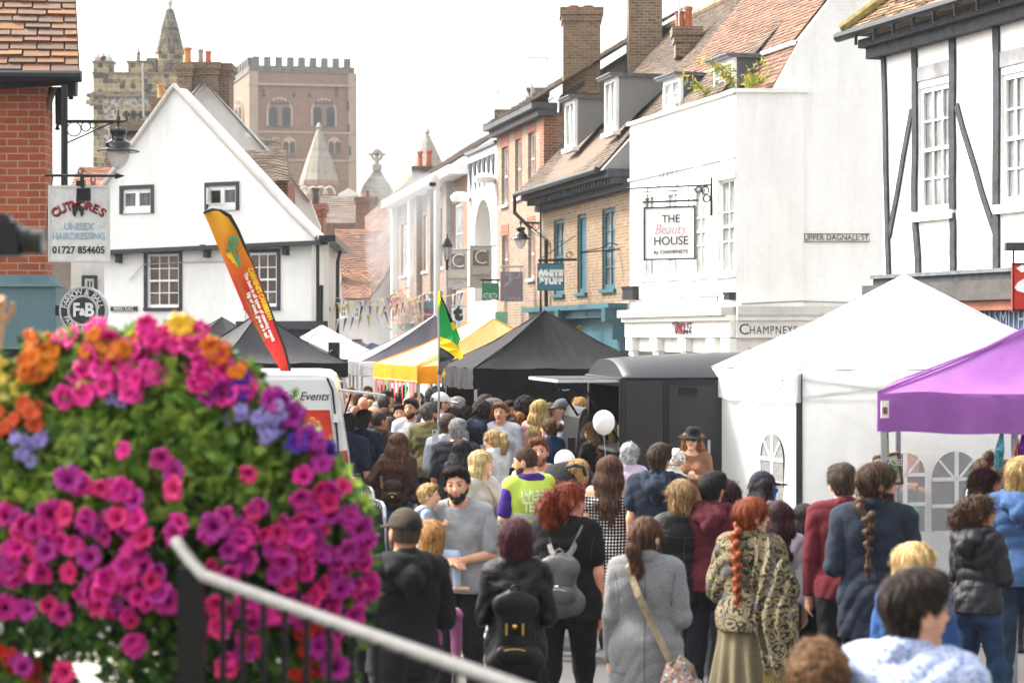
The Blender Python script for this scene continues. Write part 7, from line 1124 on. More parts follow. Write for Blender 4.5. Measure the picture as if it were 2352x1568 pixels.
        if hair == 'braid':
            n_ = int(hl/.034); V = []; G = headfield(max(hv, .0065), (-.1, -.3, -.12-hl-.2), (.26, .06, .0))
            for i in range(n_):
                f_ = i/n_; r_ = (.031*(1-f_*.45)); yb = -.10-.105*math.sin(min(1, f_*3.5)*PI/2)+(.015*f_); zz = -.07-i*.034; sx = 1 if i % 2 else -1; fa_ = math.radians(head)*min(1, f_*4)*.8; U = lambda a, b_: V3(a*math.cos(fa_)-b_*math.sin(fa_), a*math.sin(fa_)+b_*math.cos(fa_), 0); G.cap(U(sx*r_*.75, yb)+V3(0, 0, zz+.014), U(-sx*r_*.35, yb-.006)+V3(0, 0, zz-.022), r_*.98, r_*.62, .005)
            zz = -.07-n_*.034; G.chain([U(0, yb)+V3(0, 0, zz+.01), U(0, yb)+V3(0, 0, zz-.05), U(0, yb+.005)+V3(0, 0, zz-.13)], [.012, .024, .004], .01); q = Hq(G); hpart('braid', G, HM)
    if beard or stub:
        G = headfield(hv*.85, (-.1, -.03, -.17), (.1, .14, .03)); q = Hq(G); g = .002 if beard != 'full' else .008; d = ell(q, (0, .02, -.048), (.060+g, .072+g, .078+g)); d = smin(d, ell(q, (0, .074, -.105), (.026+g*.6, .024+g*.6, .02+g*.8)), .02); d = np.maximum(d, q[2]-(-.030-.25*np.clip(q[1]-.03, 0, 1)+np.clip(.03-q[1], 0, .06)*1.3)); d = np.maximum(d, -(q[1]+.005)); d = np.maximum(d, -ell(q, (0, .11, -.062), (.022, .05, .008))); d = np.maximum(d, -ell(q, (0, .14, -.01), (.045, .1, .035))); G.D = d+0*G.D; G.noise(lambda X, Yy, Z: .0015*np.sin(170*X)*np.sin(160*Z)); hpart('beard', G, hairmat(beard if isinstance(beard, str) and len(beard) == 6 else hc))
    # face
    fc = face if face is not None else (60 < (yaw+head) % 360 < 300); T_ = lambda v: (R@(np.array(v, float)*hs)+hcn)*sc
    if fc:
        for sx in (-1, 1):
            ye = faceY(sx*.031, .006, f); mb = MB(); nE = 10; ring = [T_((sx*.031+.0145*math.cos(a*2*PI/nE), ye+.0035, .005+.0068*math.sin(a*2*PI/nE))) for a in range(nE)]; c0 = T_((sx*.031, ye+.0075, .005)); mb.add(ring+[c0], [(a, (a+1) % nE, nE) for a in range(nE)]); ring = [T_((sx*.031+.0066*math.cos(a*2*PI/nE), ye+.0082, .005+.0066*math.sin(a*2*PI/nE))) for a in range(nE)]; mb.add(ring, [tuple(range(nE))], 1); mb.tube([T_((sx*.031+u*.015, ye+.0075-.004*abs(u), .0115-.003*u*u)) for u in (-1, -.5, 0, .5, 1)], .0021*sc*hs, 5, 2); mb.build('eye', [paint('d8d2cc', .3, bump=0, name='eye_white'), paint('2a1e18', .15, bump=0, name='iris'), paint('2a1c18', .6, bump=0, name='lash')], o, world=False)
            mb = MB(); mb.tube([T_((sx*u, faceY(sx*u, .026, f)+.001, .024+w)) for u, w in ((.013, 0), (.03, .006), (.05, .003))], [.0035*sc*hs, .0036*sc*hs, .002*sc*hs], 5); mb.build('eyebrow', hairmat(hc if hair != 'bald' else '3a2a22'), o, world=False)
        mb = MB()
        for dz, r_ in ((-.0565, .0032), (-.0645, .0044)): mb.tube([T_((u, faceY(u, dz, f)+.0005, dz+.05*u*u*8*.05+.004*(abs(u) > .018))) for u in (-.021, -.012, 0, .012, .021)], [.001, r_*sc*hs, r_*1.1*sc*hs, r_*sc*hs, .001], 6)
        mb.build('mouth', paint('b5655c' if f else 'a8675a', .45, bump=0, name='lips'), o, world=False)
    if glasses:
        mb = MB(); gy = .103; on = glasses == 'head'; zz = .075 if on else .006; gy = .10 if on else gy
        for sx in (-1, 1):
            ring = [T_((sx*.033+.025*math.cos(a*PI/8), gy-.012*abs(math.cos(a*PI/8)*.5+.5*(1))*(0.6)-(.03 if on else 0), zz+.02*math.sin(a*PI/8))) for a in range(17)]; mb.tube(ring, .0022*sc, 4); mb.add(ring[:16], [tuple(range(16))], 1); mb.tube([T_((sx*.058, gy-.02-(.03 if on else 0), zz+.006)), T_((sx*.083, -.01, zz+.002+(.0 if not on else -.02)))], .002*sc, 4)
        mb.tube([T_((-.009, gy-.004-(.03 if on else 0), zz+.006)), T_((.009, gy-.004-(.03 if on else 0), zz+.006))], .002*sc, 4); mb.build('glasses', [paint('1c1a1a' if glasses != 'clear' else '8a7a70', .3, bump=0), paint('15131a', .08, bump=0, spec=.8, name='dark_lens') if glasses != 'clear' else clear('dfe6ea', .2)], o, world=False)
    if hat and hat[0] in ('cap', 'backcap'):
        G = headfield(hv, (-.13, -.22, -.08), (.13, .25, .16)); q = Hq(G); d = ell(q, (0, -.014, .03), (.092, .114, .106)); d = np.maximum(d, (.028+.12*(q[1] < -9))-q[2]); sy = 1 if hat[0] == 'cap' else -1; br = ell(q, (0, sy*.115, .026-.0), (.078, .10, .3)); br = np.maximum(br, np.abs(q[2]-(.034-1.6*np.maximum(0, np.abs(q[0])-.0)**2-.12*np.maximum(0, sy*q[1]-.08)))-.007); br = np.maximum(br, .03-sy*q[1]); G.D = smin(d, br, .008)+0*G.D; c = hpart('cap', G, cloth(hat[1]))
        if len(hat) > 2: G = headfield(hv, (-.1, -.16, .0), (.1, -.05, .1)); q = Hq(G); d = np.abs(ell(q, (0, -.014, .03), (.093, .115, .107)))-.004; d = np.maximum(d, ell(q, (0, -.11, .05), (.045, .06, .035))); G.D = d+0*G.D; hpart('cap_panel', G, cloth(hat[2]))
    if hat and hat[0] == 'fedora':
        mb = MB(); pr_ = [(.086, .035), (.088, .07), (.082, .115), (.06, .14), (.03, .134), (0, .13)]; nn = 28
        for prof_, mi in ((pr_, 0), ([(.09, .036), (.091, .055), (.089, .056)], 1), ([(.082, .034), (.13, .03), (.165, .016), (.168, .02), (.13, .036), (.084, .042)], 0)):
            vs = [T_((r_*math.cos(2*PI*a/nn), r_*1.16*math.sin(2*PI*a/nn)-.012, z_-.012*(abs(math.sin(2*PI*a/nn)) if r_ > .12 else 0))) for r_, z_ in prof_ for a in range(nn)]; mb.add(vs, [(i*nn+a, i*nn+(a+1) % nn, (i+1)*nn+(a+1) % nn, (i+1)*nn+a) for i in range(len(prof_)-1) for a in range(nn)], mi)
        mb.build('hat', [cloth(hat[1]), leather('0c0c0e')], o, True, world=False)
    if hat and hat[0] == 'beanie':
        for i, c in enumerate(hat[1:]):
            G = headfield(hv, (-.13, -.16, -.03), (.13, .15, .17)); q = Hq(G); d = ell(q, (0, -.014, .03), (.094, .116, .11)); n_ = len(hat)-1; z0_ = .025+i*.12/n_; d = np.maximum(d, np.maximum(z0_-q[2], q[2]-(z0_+.12/n_+.002))); G.D = d+0*G.D; hpart('hat_band', G, cloth(c))
    if mask:
        G = headfield(hv*.8, (-.09, .0, -.13), (.09, .15, .01)); q = Hq(G); d = head_d(q, f)-.008; d = np.maximum(d, np.maximum(q[2]+.012, -.118-q[2])); d = np.maximum(d, .035-q[1]); G.D = d+0*G.D; hpart('face_mask', G, cloth(mask))
    p.T = T_; p.body_yaw = yaw; PEOPLE.append(p); return p
def world_of(p, v): return MW[p.o.name] @ Vector(tuple(np.array(v)*p.sc))
def bag_thing(name, label, p, cat='bag', group=None):
    t = bpy.data.objects.new(name, None); COL.objects.link(t); c = world_of(p, p.W(0, -.2, .4)); t.location = c; t.rotation_euler = p.o.rotation_euler; MW[t.name] = Matrix.Translation(c) @ MW[p.o.name].to_3x3().to_4x4(); return tag(t, label, cat, group)
def bpart(t, p, nm, F_, m):    # field given in the person's own space
    V, Fq = F_.mesh(); W_ = np.array(MW[p.o.name]); V = (V*p.sc)@W_[:3, :3].T+W_[:3, 3]; return mesh_obj(nm, V, Fq, m, t, True, None, True)
def strap(t, p, pts, m, w=.018, th=.004, nm='strap'):
    pts = [world_of(p, q) for q in pts]; mb = MB(); W_ = MW[p.o.name].to_3x3(); n = len(pts)
    q0 = []
    for i, c in enumerate(pts):
        d = (pts[min(i+1, n-1)]-pts[max(i-1, 0)]).normalized(); out = (c-world_of(p, (0, 0, (c.z-p.loc.z)/p.sc))); out.z = .35*out.length; out.normalize(); s_ = d.cross(out).normalized()*w; out = s_.cross(d).normalized()*th; q0.append([c+s_+out, c-s_+out, c-s_-out, c+s_-out])
    for i in range(n-1): mb.hexa([q0[i][k] for k in range(4)]+[q0[i+1][k] for k in range(4)])
    return mb.build(nm, m, t)
def backpack(label, p, m, w=.13, h=.36, zc=None, strapm=None, gold=False, style=0):
    t = bag_thing('backpack', label, p, 'backpack'); zt = p.shz-.09 if zc is None else zc; yb = -.15*max(1, p.b)-.03; G = Field(axisgrid(-w-.1, w+.1, .009), axisgrid(yb-.2, yb+.12, .009), axisgrid(zt-h-.1, zt+.12, .009)); d = .055
    G.cap(V3(-w*.55, yb, zt-.06), V3(w*.55, yb, zt-.06), .07, None, .02, (1, .75, 1)); G.cap(V3(-w*.75, yb-.01, zt-h+.06), V3(w*.75, yb-.01, zt-h+.06), .085, None, .02, (1, .8, 1)); G.cap(V3(0, yb, zt-.06), V3(0, yb-.01, zt-h+.07), w*.85, w*1.05, .03, (1, .5, 1)); G.noise(lambda X, Y_, Z: .003*np.sin(30*X+17*Z)*np.sin(25*Z+9*X)); bpart(t, p, 'bag_body', G, m)
    G = Field(axisgrid(-w-.05, w+.05, .009), axisgrid(yb-.22, yb+.05, .009), axisgrid(zt-h-.05, zt+.08, .009)); pz = zt-h+.11; G.cap(V3(-w*.5, yb-.075, pz), V3(w*.5, yb-.075, pz), .06, None, .02, (1, .6, 1)); bpart(t, p, 'front_pocket', G, m); G = Field(axisgrid(-w-.05, w+.05, .009), axisgrid(yb-.22, yb+.05, .009), axisgrid(zt-h-.05, zt+.08, .009)); G.cap(V3(-w*.6, yb-.03, zt-.05), V3(w*.6, yb-.03, zt-.05), .065, None, .02, (1, .75, 1)); G.cap(V3(0, yb-.055, zt-.06), V3(0, yb-.06, zt-.15), w*.78, w*.7, .02, (1, .3, 1)); bpart(t, p, 'flap', G, m)
    sm = strapm or m
    for sx in (-1, 1):
        x0 = .105*p.b; strap(t, p, [V3(sx*.03, yb+.02, zt+.0), V3(sx*.07, yb+.06, zt+.05), V3(sx*x0, -.085, p.shz+.03), V3(sx*x0, -.02, p.shz+.067), V3(sx*x0, .06, p.shz+.035), V3(sx*x0*1.1, .125, p.shz-.08), V3(sx*x0*1.4, .11, p.shz-.25), V3(sx*x0*1.75, 0, p.shz-.33), V3(sx*w*.9, yb+.04, zt-h+.06)], sm)
    mt = paint('c9a552', .3, .9, bump=0, name='brass') if gold else STEEL; MB().tube([world_of(p, V3(.03*math.cos(a*PI/8), yb-.02, zt+.02+.05*math.sin(a*PI/8))) for a in range(9)], .006, 6).build('handle', sm, t); mb = MB(); c = [world_of(p, V3(x_, yb-.118, zt-.17)) for x_ in (-.012, .012)]; mb.tube(c, .012, 6); mb.build('buckle', mt, t); mb = MB(); mb.tube([world_of(p, V3(w*.5*u, yb-.108-.012*(1-u*u), pz+.045-.012*u*u)) for u in (-1, -.6, -.2, .2, .6, 1)], .0035, 5); mb.build('zip', mt, t)
    if style: mb = MB(); [mb.tube([world_of(p, V3(sx*.05, yb-.12, zt-.15)), world_of(p, V3(sx*.05, yb-.125, zt-.22))], .007, 6) for sx in (-1, 1)]; mb.build('leather_tab', mt, t)
    return t
from mathutils.bvhtree import BVHTree
def seam(p, garment, lines, m, r=.0022, side=-1):   # raised stitching lines that follow a garment's surface; lines are lists of (across, height) points
    g = [c for c in p.o.children if c.name.split('.')[0] == garment]
    if not g: return
    bv = BVHTree.FromPolygons([v.co.copy() for v in g[0].data.vertices], [tuple(q.vertices) for q in g[0].data.polygons]); mb = MB()
    for ln in lines:
        pts = []
        for (x0, z0), (x1, z1) in zip(ln[:-1], ln[1:]):
            for k in range(9):
                f = k/9; h = bv.ray_cast(Vector(((x0+(x1-x0)*f)*p.sc, side*1.0, (z0+(z1-z0)*f)*p.sc)), Vector((0, -side, 0)))[0]
                if h: pts.append(h+Vector((0, side*.001, 0)))
        if len(pts) > 3: mb.tube(pts, r, 5)
    if mb.v: mb.build('seam', m, g[0], world=False)
# ================================================================= the crowd, nearest first (column and row of the head top, height, facing: 0 away, 90 right, 180 to the viewer)
TR = lambda c='20232c': ('trousers', denim(c))
m_hood = cloth('131417', .9); 
capman = person(928, 1172, 1.76, 345, 'bearded man in a charcoal hoodie and brown camouflage cap, seen from behind', ('hoodie', m_hood, 2, -.12, .03, dict(hood=1, wr=.010)), TR('26282c'), 'shaved', '4a3a2e', 't', head=-12, arms=('front', 'hold'), beard='full', hat=('cap', '3d352a', '1d1b18'), b=.98)
lady = person(1186, 1195, 1.63, 2, 'woman with burgundy hair and black leather jacket wearing a black backpack', ('jacket', leather('0c0c0e'), 2, -.14, .024, dict(collar=1.4, wr=.011)), ('skirt', cloth('141416'), .38, .24), 'bob', '3a1520', 'f', True, hc2='6e2a3a', arms=('bent', 'bent'), shoes='17171a', fine=False)
backpack('black nylon backpack with gold buckles and zip on the leather jacket', lady, fabric('0b0b0d', .4, 0, .5, 8, 0, .2), .13, .46, lady.shz-.13, gold=True, style=1)
greyc = person(1484, 1188, 1.66, 8, 'woman in a pale grey wool coat with a brown ponytail, seen from behind', ('coat', wool('7c7c7d'), 2, -.85, .034, dict(collar=1.8, flare=1.2, wr=.004)), TR('26262a'), 'pony', '4a2e20', 'f', True, hc2='8a5a38', head=25, hl=.14, walk=.2, b=1.04, arms=('down', 'bent'))
t = bag_thing('shoulder_bag', 'quilted floral shoulder bag on a beige strap over the grey coat', greyc); G = Field(axisgrid(.02, .42, .009), axisgrid(-.4, 0, .009), axisgrid(.55, 1.0, .009)); G.cap(V3(.20, -.2, .84), V3(.25, -.2, .72), .09, .12, .03, (1, .7, 1)); G.cap(V3(.16, -.2, .73), V3(.30, -.2, .70), .09, .085, .03, (1, .7, 1)); G.noise(lambda X, Y_, Z: .004*np.sin(60*X)*np.sin(60*Z)); bpart(t, greyc, 'bag_body', G, pattern('floral')); sm = leather('a08f72'); strap(t, greyc, [V3(-.11, -.02, 1.52), V3(-.10, -.12, 1.47), V3(-.03, -.19, 1.3), V3(.08, -.2, 1.08), V3(.16, -.215, .92)], sm, .02); strap(t, greyc, [V3(.16, -.24, .9), V3(.22, -.29, .97), V3(.29, -.25, .9), V3(.31, -.22, .82)], sm, .012, nm='handle')
red = person(1724, 1143, 1.68, 30, 'woman with a long copper plait, patterned shawl and long olive skirt', ('shawl', pattern('shawl'), 1.35, -.1, .035, dict(flare=1.12, wr=.009, cuff=.05, neck=-.02)), ('skirt', pattern('skirt'), .06, .32), 'braid', '7a3416', 'f', True, hc2='c0682e', head=38, face=True, hl=.62, arms=('front', 'front'), b=1.05, fine=True)
t = bpy.data.objects.new('shawl_end', None); COL.objects.remove if 0 else None; bpy.data.objects.remove(t)
G = red.grid(.009, .62, 1.52, .1); G.chain([V3(.12, -.1, 1.46), V3(.22, -.17, 1.25), V3(.27, -.19, 1.0), V3(.29, -.19, .72)], [.06, .085, .1, .1], .04, (1.1, .35, 1)); G.noise(lambda X, Y_, Z: .009*np.sin(70*X+3*np.sin(8*Z))); red.part('shawl_end', G, pattern('shawl')); mb = MB(); [mb.tube([Vector(tuple(V3(.18+i*.011, -.2, .68)*red.sc)), Vector(tuple(V3(.175+i*.012, -.2+.01*math.sin(i*3), .56-.02*(i % 3))*red.sc))], .004, 4) for i in range(20)]; mb.build('fringe', cloth('9a8450'), red.o, world=False)
braid = person(2008, 1063, 1.9, 12, 'tall bearded man with a long brown plait in a navy overshirt', ('overshirt', denim('222b3b'), 2, -.42, .032, dict(collar=1.6, flare=1.1, wr=.007)), TR('17181d'), 'braid', '3a281c', 'p', head=66, hc2='7a5a3e', face=True, hl=.36, arms=('bent', 'down'), beard='4a2c1c', fine=False)
rsw = person(1940, 1068, 1.82, 5, 'man in a dark red jumper over a checked shirt collar', ('jumper', cloth('5e1522'), 2, -.12, .026, dict(collar=1.1)), TR('15171d'), 'short', '3b2c22', 'p', hc2='6a5644', head=-8, arms=('down', 'down'), fine=True, walk=.5)
shirt = person(2090, 1313, 1.9, 38, 'dark haired man in a pale printed shirt and glasses, closest to the camera', ('shirt', pattern('print'), .9, -.1, .03, dict(collar=1.4)), TR('2a2d35'), 'short', '241a14', 'p', head=30, hc2='5a4636', glasses='clear', b=1.1, face=True)
person(1884, 1478, 1.66, 350, 'blurred curly light brown head cut off by the bottom edge', ('shirt', cloth('5a5a60'), 1, -.1, .025), TR(), 'curly', '6a4a30', 'f', True, hc2='b5895c')
denimw = person(2098, 1246, 1.66, 42, 'blonde woman in a denim jacket with sunglasses pushed into her hair', ('jacket', denim('28477a'), 2, -.05, .026, dict(collar=1.3)), TR('20283a'), 'long', 'c9a468', 'f', True, hc2='efdca8', hl=.16, head=40, glasses='head', arms=('bent', 'out'), face=True)
quilt = person(2246, 1138, 1.62, 48, 'woman with tied back curly hair in a quilted charcoal jacket', ('quilted_jacket', fabric('26252a', .5, 0, .9, 12, 0, .2), 2, -.08, .03, dict(hood=1, wr=.009)), ('trousers', denim('2c4566')), 'curlypony', '3a2618', 't', True, hc2='7a5636', hl=.06, head=40, arms=('front', 'hold'), fine=True, face=True)
bhood = person(2342, 1052, 1.83, 15, 'blond youth in a mid blue hoodie at the right edge', ('hoodie', cloth('42608c'), 2, -.1, .03, dict(hood=1)), TR('33465c'), 'bob', 'b8955c', 'f', hc2='e6cf98', head=20)
ombre = person(2262, 1078, 1.68, 62, 'woman with ombre brown hair in profile behind the quilted jacket', ('jacket', denim('8fa3bd'), .7, -.02, .025), TR('32455f'), 'wavy', '3a261c', 'r', True, hc2='6a4630', tip='c09a5c', hl=.14, head=34, arms=('down', 'bent'), pitch=-4, face=True, fine=True)
person(2312, 1060, 1.62, 60, 'grey haired person behind the ombre haired woman', ('jacket', cloth('b9b6b2'), 2, -.05, .025), TR(), 'bob', '8d8577', 'p', True, hc2='cfc8ba'); person(2262, 1052, 1.62, 330, 'person with a small top bun, behind the ombre haired woman', ('top', cloth('c8c4bd'), 1, -.05, .02), TR(), 'topbun', '5a4230', 'p', True, hc2='9a7a58', Y=17.5, z0=None)
tentman = person(2104, 1118, 1.72, 195, 'bald man in a maroon top bending inside the white gazebo', ('jumper', cloth('571a33'), 1.3, -.1, .025), TR(), 'bald', skinc='r', lean=46, Y=21.9, arms=('hold', 'hold'), pitch=20, face=True)
lan = thing('lanyard', 'green lanyard badge on the bald man inside the white gazebo', 'lanyard', tuple(at(2104, 1170, 21.3))); MB().box(-.03, .03, -.01, .0, -.05, .04).build('badge', paint('3fae3a', .5), lan, world=False); MB().tube([(-.02, 0, .04), (-.08, .05, .22)], .006, 5).tube([(.02, 0, .04), (.07, .05, .22)], .006, 5).build('cord', paint('57c24a', .6), lan, world=False)
person(1752, 1085, 1.64, 62, 'dark haired woman in a navy cap and blue face mask by the gazebo leg', ('hoodie', cloth('b9c2cc'), 2, -.05, .026, dict(hood=1)), TR(), 'long', '1e1614', 'p', True, hl=.16, head=8, hat=('cap', '262838'), mask='2f6fd0', face=True)
person(1786, 1150, 1.56, 8, 'woman with long burgundy brown hair right of the copper plait', ('jacket', cloth('c8cbd2'), 2, -.05, .024), TR('27303f'), 'long', '2e1418', 'p', True, hc2='5e2a30', hl=.34); person(1846, 1157, 1.52, 352, 'girl with very long black brown hair by the red jumper', ('jacket', denim('4a5f80'), 2, -.04, .022), TR('27303f'), 'long', '1d1614', 'p', True, hc2='4a3830', hl=.42)
person(1634, 1086, 1.72, 12, 'black haired young man in a burgundy hoodie and blue trainers', ('hoodie', cloth('561826'), 2, -.1, .03, dict(hood=1)), ('trousers', denim('22242c')), 'short', '16110f', 't', head=22, mask='1c1c20', shoes='3d5590', walk=.45); person(1668, 1102, 1.6, 20, 'woman with dark wine curls behind the burgundy hoodie', ('top', cloth('2a2226'), 1, -.05, .02), TR(), 'wavy', '2e1216', 'p', True, hc2='64262e', hl=.14)
bobw = person(1562, 1105, 1.66, 350, 'woman with a dark blonde bob in a black leather jacket', ('jacket', leather('101012'), 2, -.22, .028, dict(collar=1.3, wr=.011)), TR('191b20'), 'bob', '8a6a44', 'f', True, hc2='d3b282', head=-5, walk=.4)
navyh = person(1512, 1021, 1.8, 14, 'short haired man in a navy hooded jacket with white sleeves', ('gilet', cloth('1c2738'), .55, -.1, .032, dict(hood=1)), TR(), 'short', '3a2a1e', 'p', head=18, hc2='6a4e38', b=1.05)
hatw = person(1590, 984, 1.7, 186, 'woman in a black wide brimmed hat, sunglasses and camel top', ('top', cloth('94694c'), 2, .02, .014, dict(neck=.02)), ('trousers', denim('22242a')), 'long', '9a6438', 'f', True, hc2='d8a468', hl=.16, head=12, glasses='sun', hat=('fedora', '14181a'), arms=('hold', 'hold'), fine=True, face=True)
wht = person(1444, 1019, 1.6, 14, 'elderly woman with thick white hair and a lilac striped top', ('top', cloth('c9b6c8'), 2, -.05, .026), TR(), 'curly', 'b9b9b6', 'f', True, hc2='ececea')
polka = person(1400, 1046, 1.69, 8, 'woman with very long brown hair in a black polka dot dress', ('dress_top', pattern('polka'), .42, -.06, .012, dict(bare=.93, cuff=.02)), ('skirt', pattern('polka'), .62, .2), 'long', '4a3024', 'f', True, hc2='86604a', hl=.36, head=8, arms=('down', 'down'), shoes='e6e4e0', walk=.8, fine=True, b=1.05)
curly = person(1300, 1110, 1.72, 12, 'woman with curly red ponytail in a black t-shirt and leggings', ('t_shirt', cloth('08080a'), .62, -.2, .022, dict(flare=1.15)), ('leggings', cloth('0a0a0c')), 'curlypony', '6e2414', 'r', True, hc2='c05a2c', hl=.06, head=60, glasses='clear', b=1.27, walk=.5, face=True, fine=True, shoes='2a2a2c')
backpack('grey leather backpack with pale straps on the black t-shirt', curly, fabric('5d5b5c', .45, 0, .5, 9, 0, .2), .12, .34, curly.shz-.17, leather('8f8c8a'))
tee = person(1054, 1072, 1.78, 186, 'bearded man in a grey t-shirt facing the camera with clasped hands', ('t_shirt', cloth('9b9c9f'), .85, -.12, .02), TR('17181c'), 'short', '241a15', 'p', head=0, beard='2a1e18', arms=('front', 'front'), fine=True)
tod = person(984, 1112, .86, 95, 'blond toddler in a grey blue jacket held up beside the grey t-shirt', ('jacket', cloth('98a4b2'), 1.95, -.12, .02, dict(hood=1)), ('trousers', cloth('a8bccf')), 'short', 'b8965c', 'f', hc2='e8d09a', child=True, Y=13.9, z0=None, arms=('hold', 'hold'), sit=True, face=True, fine=True)
blon = person(1105, 1034, 1.67, 128, 'blonde woman in a cream jumper and jeans turned towards the hi-vis vest', ('jumper', wool('c3bcb2'), 2, -.03, .022), ('trousers', denim('4d6f9c')), 'long', 'cbb07a', 'f', True, hc2='f3e4bb', hl=.36, head=-25, arms=('hold', 'down'), shoes='e8e8ea', face=True)
event = person(1215, 1026, 1.76, 328, 'steward in a yellow hi-vis vest over a purple t-shirt', ('t_shirt', cloth('3d1f78'), .8, -.05, .02), ('trousers', denim('22242c')), 'shaved', '4a3626', 'p', head=-38, pitch=8, arms=('hold', 'down'), face=True, stub='4a3626', fine=True)
HV = fabric('c6dc58', .7, .1, .4, 5, 0, .05); G = event.grid(.009, .72, 1.6); [G.cap(event.W(-.055, 0, f_), event.W(.055, 0, f_), r_+.044, None, .045, (1, .88, 1)) for f_, r_ in ((.72, .112), (.34, .105), (.02, .112), (-.25, .115))]; G.cap(event.W(0, 0, .7), event.W(0, 0, -.2), .15, .155, .045, (1.15, .84, 1)); G.cap(event.sho[0]*V3(.9, 1, 1), event.sho[1]*V3(.9, 1, 1), .088, None, .045); G.cap(event.W(-.07, -.03, .86), event.W(.07, -.03, .86), .115, None, .045); G.noise(lambda X, Y_, Z: .004*np.sin(18*Z+8*X)+.002*np.sin(50*X+20*Z)); G.cut(lambda X, Y_, Z: event.W(0, 0, -.28)[2]-Z); G.cut(lambda X, Y_, Z: .08-np.sqrt(X**2+(Y_-.01)**2+np.clip(1.5-Z, 0, 1)**2*3)); vest = event.part('hi_vis_vest', G, HV)
RF = paint('a9adb0', .35, .3, bump=0, name='reflective_tape')
for f_ in (.46, .16):
    G = event.grid(.009, event.W(0, 0, f_)[2]-.06, event.W(0, 0, f_)[2]+.06); [G.cap(event.W(-.055, 0, q), event.W(.055, 0, q), r_+.047, None, .045, (1, .88, 1)) for q, r_ in ((.72, .112), (.34, .105), (.02, .112), (-.25, .115))]; G.cap(event.W(0, 0, .7), event.W(0, 0, -.2), .153, .158, .045, (1.15, .84, 1)); G.noise(lambda X, Y_, Z: .004*np.sin(18*Z+8*X)+.002*np.sin(50*X+20*Z)); zc_ = event.W(0, 0, f_)[2]; G.cut(lambda X, Y_, Z: np.abs(Z-zc_+.012*np.sin(6*X))-.026); event.part('reflective_band', G, RF)
for s_, z_ in (('EVENT', .83), ('TEAM', .64)):
    zz_ = event.W(0, 0, z_)[2]*event.sc; vy = min(v.co.y for v in vest.data.vertices if abs(v.co.x) < .12 and abs(v.co.z-zz_) < .06); q = (-.045, vy-.016, zz_); text('lettering', s_, paint('e6f2c0', .5, bump=0, name='vest_letter'), event.o, Vector(tuple(q)), .115, (PI/2, 0, 0), .002, off=.004, world=False, sx=.82)['wrap'] = 'hi_vis_vest'
ging = person(1240, 1007, 1.78, 172, 'ginger bearded man in a white t-shirt facing the camera', ('t_shirt', cloth('dcdce2'), .85, -.08, .02), TR('2a3140'), 'short', '7a4a2a', 'r', hc2='b87c4c', beard='8a5430', head=8, tilt=4, face=True)
person(1262, 962, 1.68, 330, 'woman with a messy bun and glasses in a denim blue shirt', ('shirt', denim('35537f'), 1.7, -.1, .026, dict(collar=1.2)), TR('27303f'), 'bun', '5e4028', 'f', True, hc2='a87e4e', head=-30, glasses='clear')
person(1136, 987, 1.65, 318, 'blonde woman in a white shirt with sunglasses on her hair', ('shirt', cloth('d8d8d6'), 1.7, -.1, .028, dict(collar=1.2)), ('skirt', pattern('check'), .5, .2), 'pony', 'b8925a', 'f', True, hc2='ead6a4', hl=.02, head=-20, glasses='head', pitch=10, arms=('phone', 'phone'))
person(1048, 963, 1.8, 4, 'grey haired man in a charcoal t-shirt seen from behind', ('t_shirt', cloth('292a33'), .85, -.08, .024), TR('2a3648'), 'short', '8d8d8c', 'r', hc2='c8c8c6', b=1.12, fine=False)
brj = person(913, 993, 1.66, 8, 'woman with long chestnut hair in a brown leather jacket', ('jacket', leather('47291e'), 2, .0, .024, dict(collar=1.1, wr=.011)), ('trousers', denim('28496e')), 'long', '4a2c1e', 'f', True, hc2='8a5a3a', hl=.26, arms=('hip', 'down')); backpack('small dark brown leather backpack on the brown leather jacket', brj, leather('2e1712'), .1, .28, brj.shz-.22, gold=True)
person(986, 926, 1.86, 18, 'man in an olive jumper with darker green sleeves', ('jumper', cloth('6d6540'), 1.9, -.12, .026), TR('2a3f60'), 'short', '55504a', 'r', hc2='8a8278', head=28, stub='6a6058', b=1.08)
person(800, 952, 1.79, 22, 'dark haired man in a navy polo and glasses next to the van', ('polo_shirt', cloth('222a3f'), .9, -.08, .024, dict(collar=1.1)), ('trousers', denim('2e4670')), 'short', '1c1a1a', 'p', head=-38, hc2='4a4644', glasses='clear', b=1.1, face=True); person(833, 943, 1.82, 12, 'brown haired man in a dark navy polo behind the first navy polo', ('polo_shirt', cloth('1c2438'), .9, -.08, .024, dict(collar=1.1)), TR(), 'short', '2c2018', 'p', hc2='5a4636')
person(853, 931, 1.8, 150, 'bald man in a bright blue shirt looking down', ('shirt', denim('35609c'), 2, -.1, .026, dict(collar=1.1)), TR(), 'bald', skinc='t', pitch=14, head=-18, face=True, stub='3a2a22'); person(872, 946, 1.76, 30, 'person in a brown leather biker jacket with a grey hood', ('jacket', leather('3c2a26'), 2, -.06, .028, dict(hood=1)), TR(), 'shaved', '3a2c24', 't', head=20)
person(896, 957, 1.62, 350, 'girl with long brown hair and a pale lilac top', ('top', cloth('c9c6d2'), 2, -.05, .022), TR(), 'long', '33221c', 'f', True, hc2='7a5034', hl=.24, head=-30); person(816, 931, 1.77, 200, 'bald man with sunglasses between the van and the blue shirt', ('t_shirt', cloth('3a4458'), .9, -.08, .022), TR(), 'bald', skinc='b', glasses='sun', face=True)
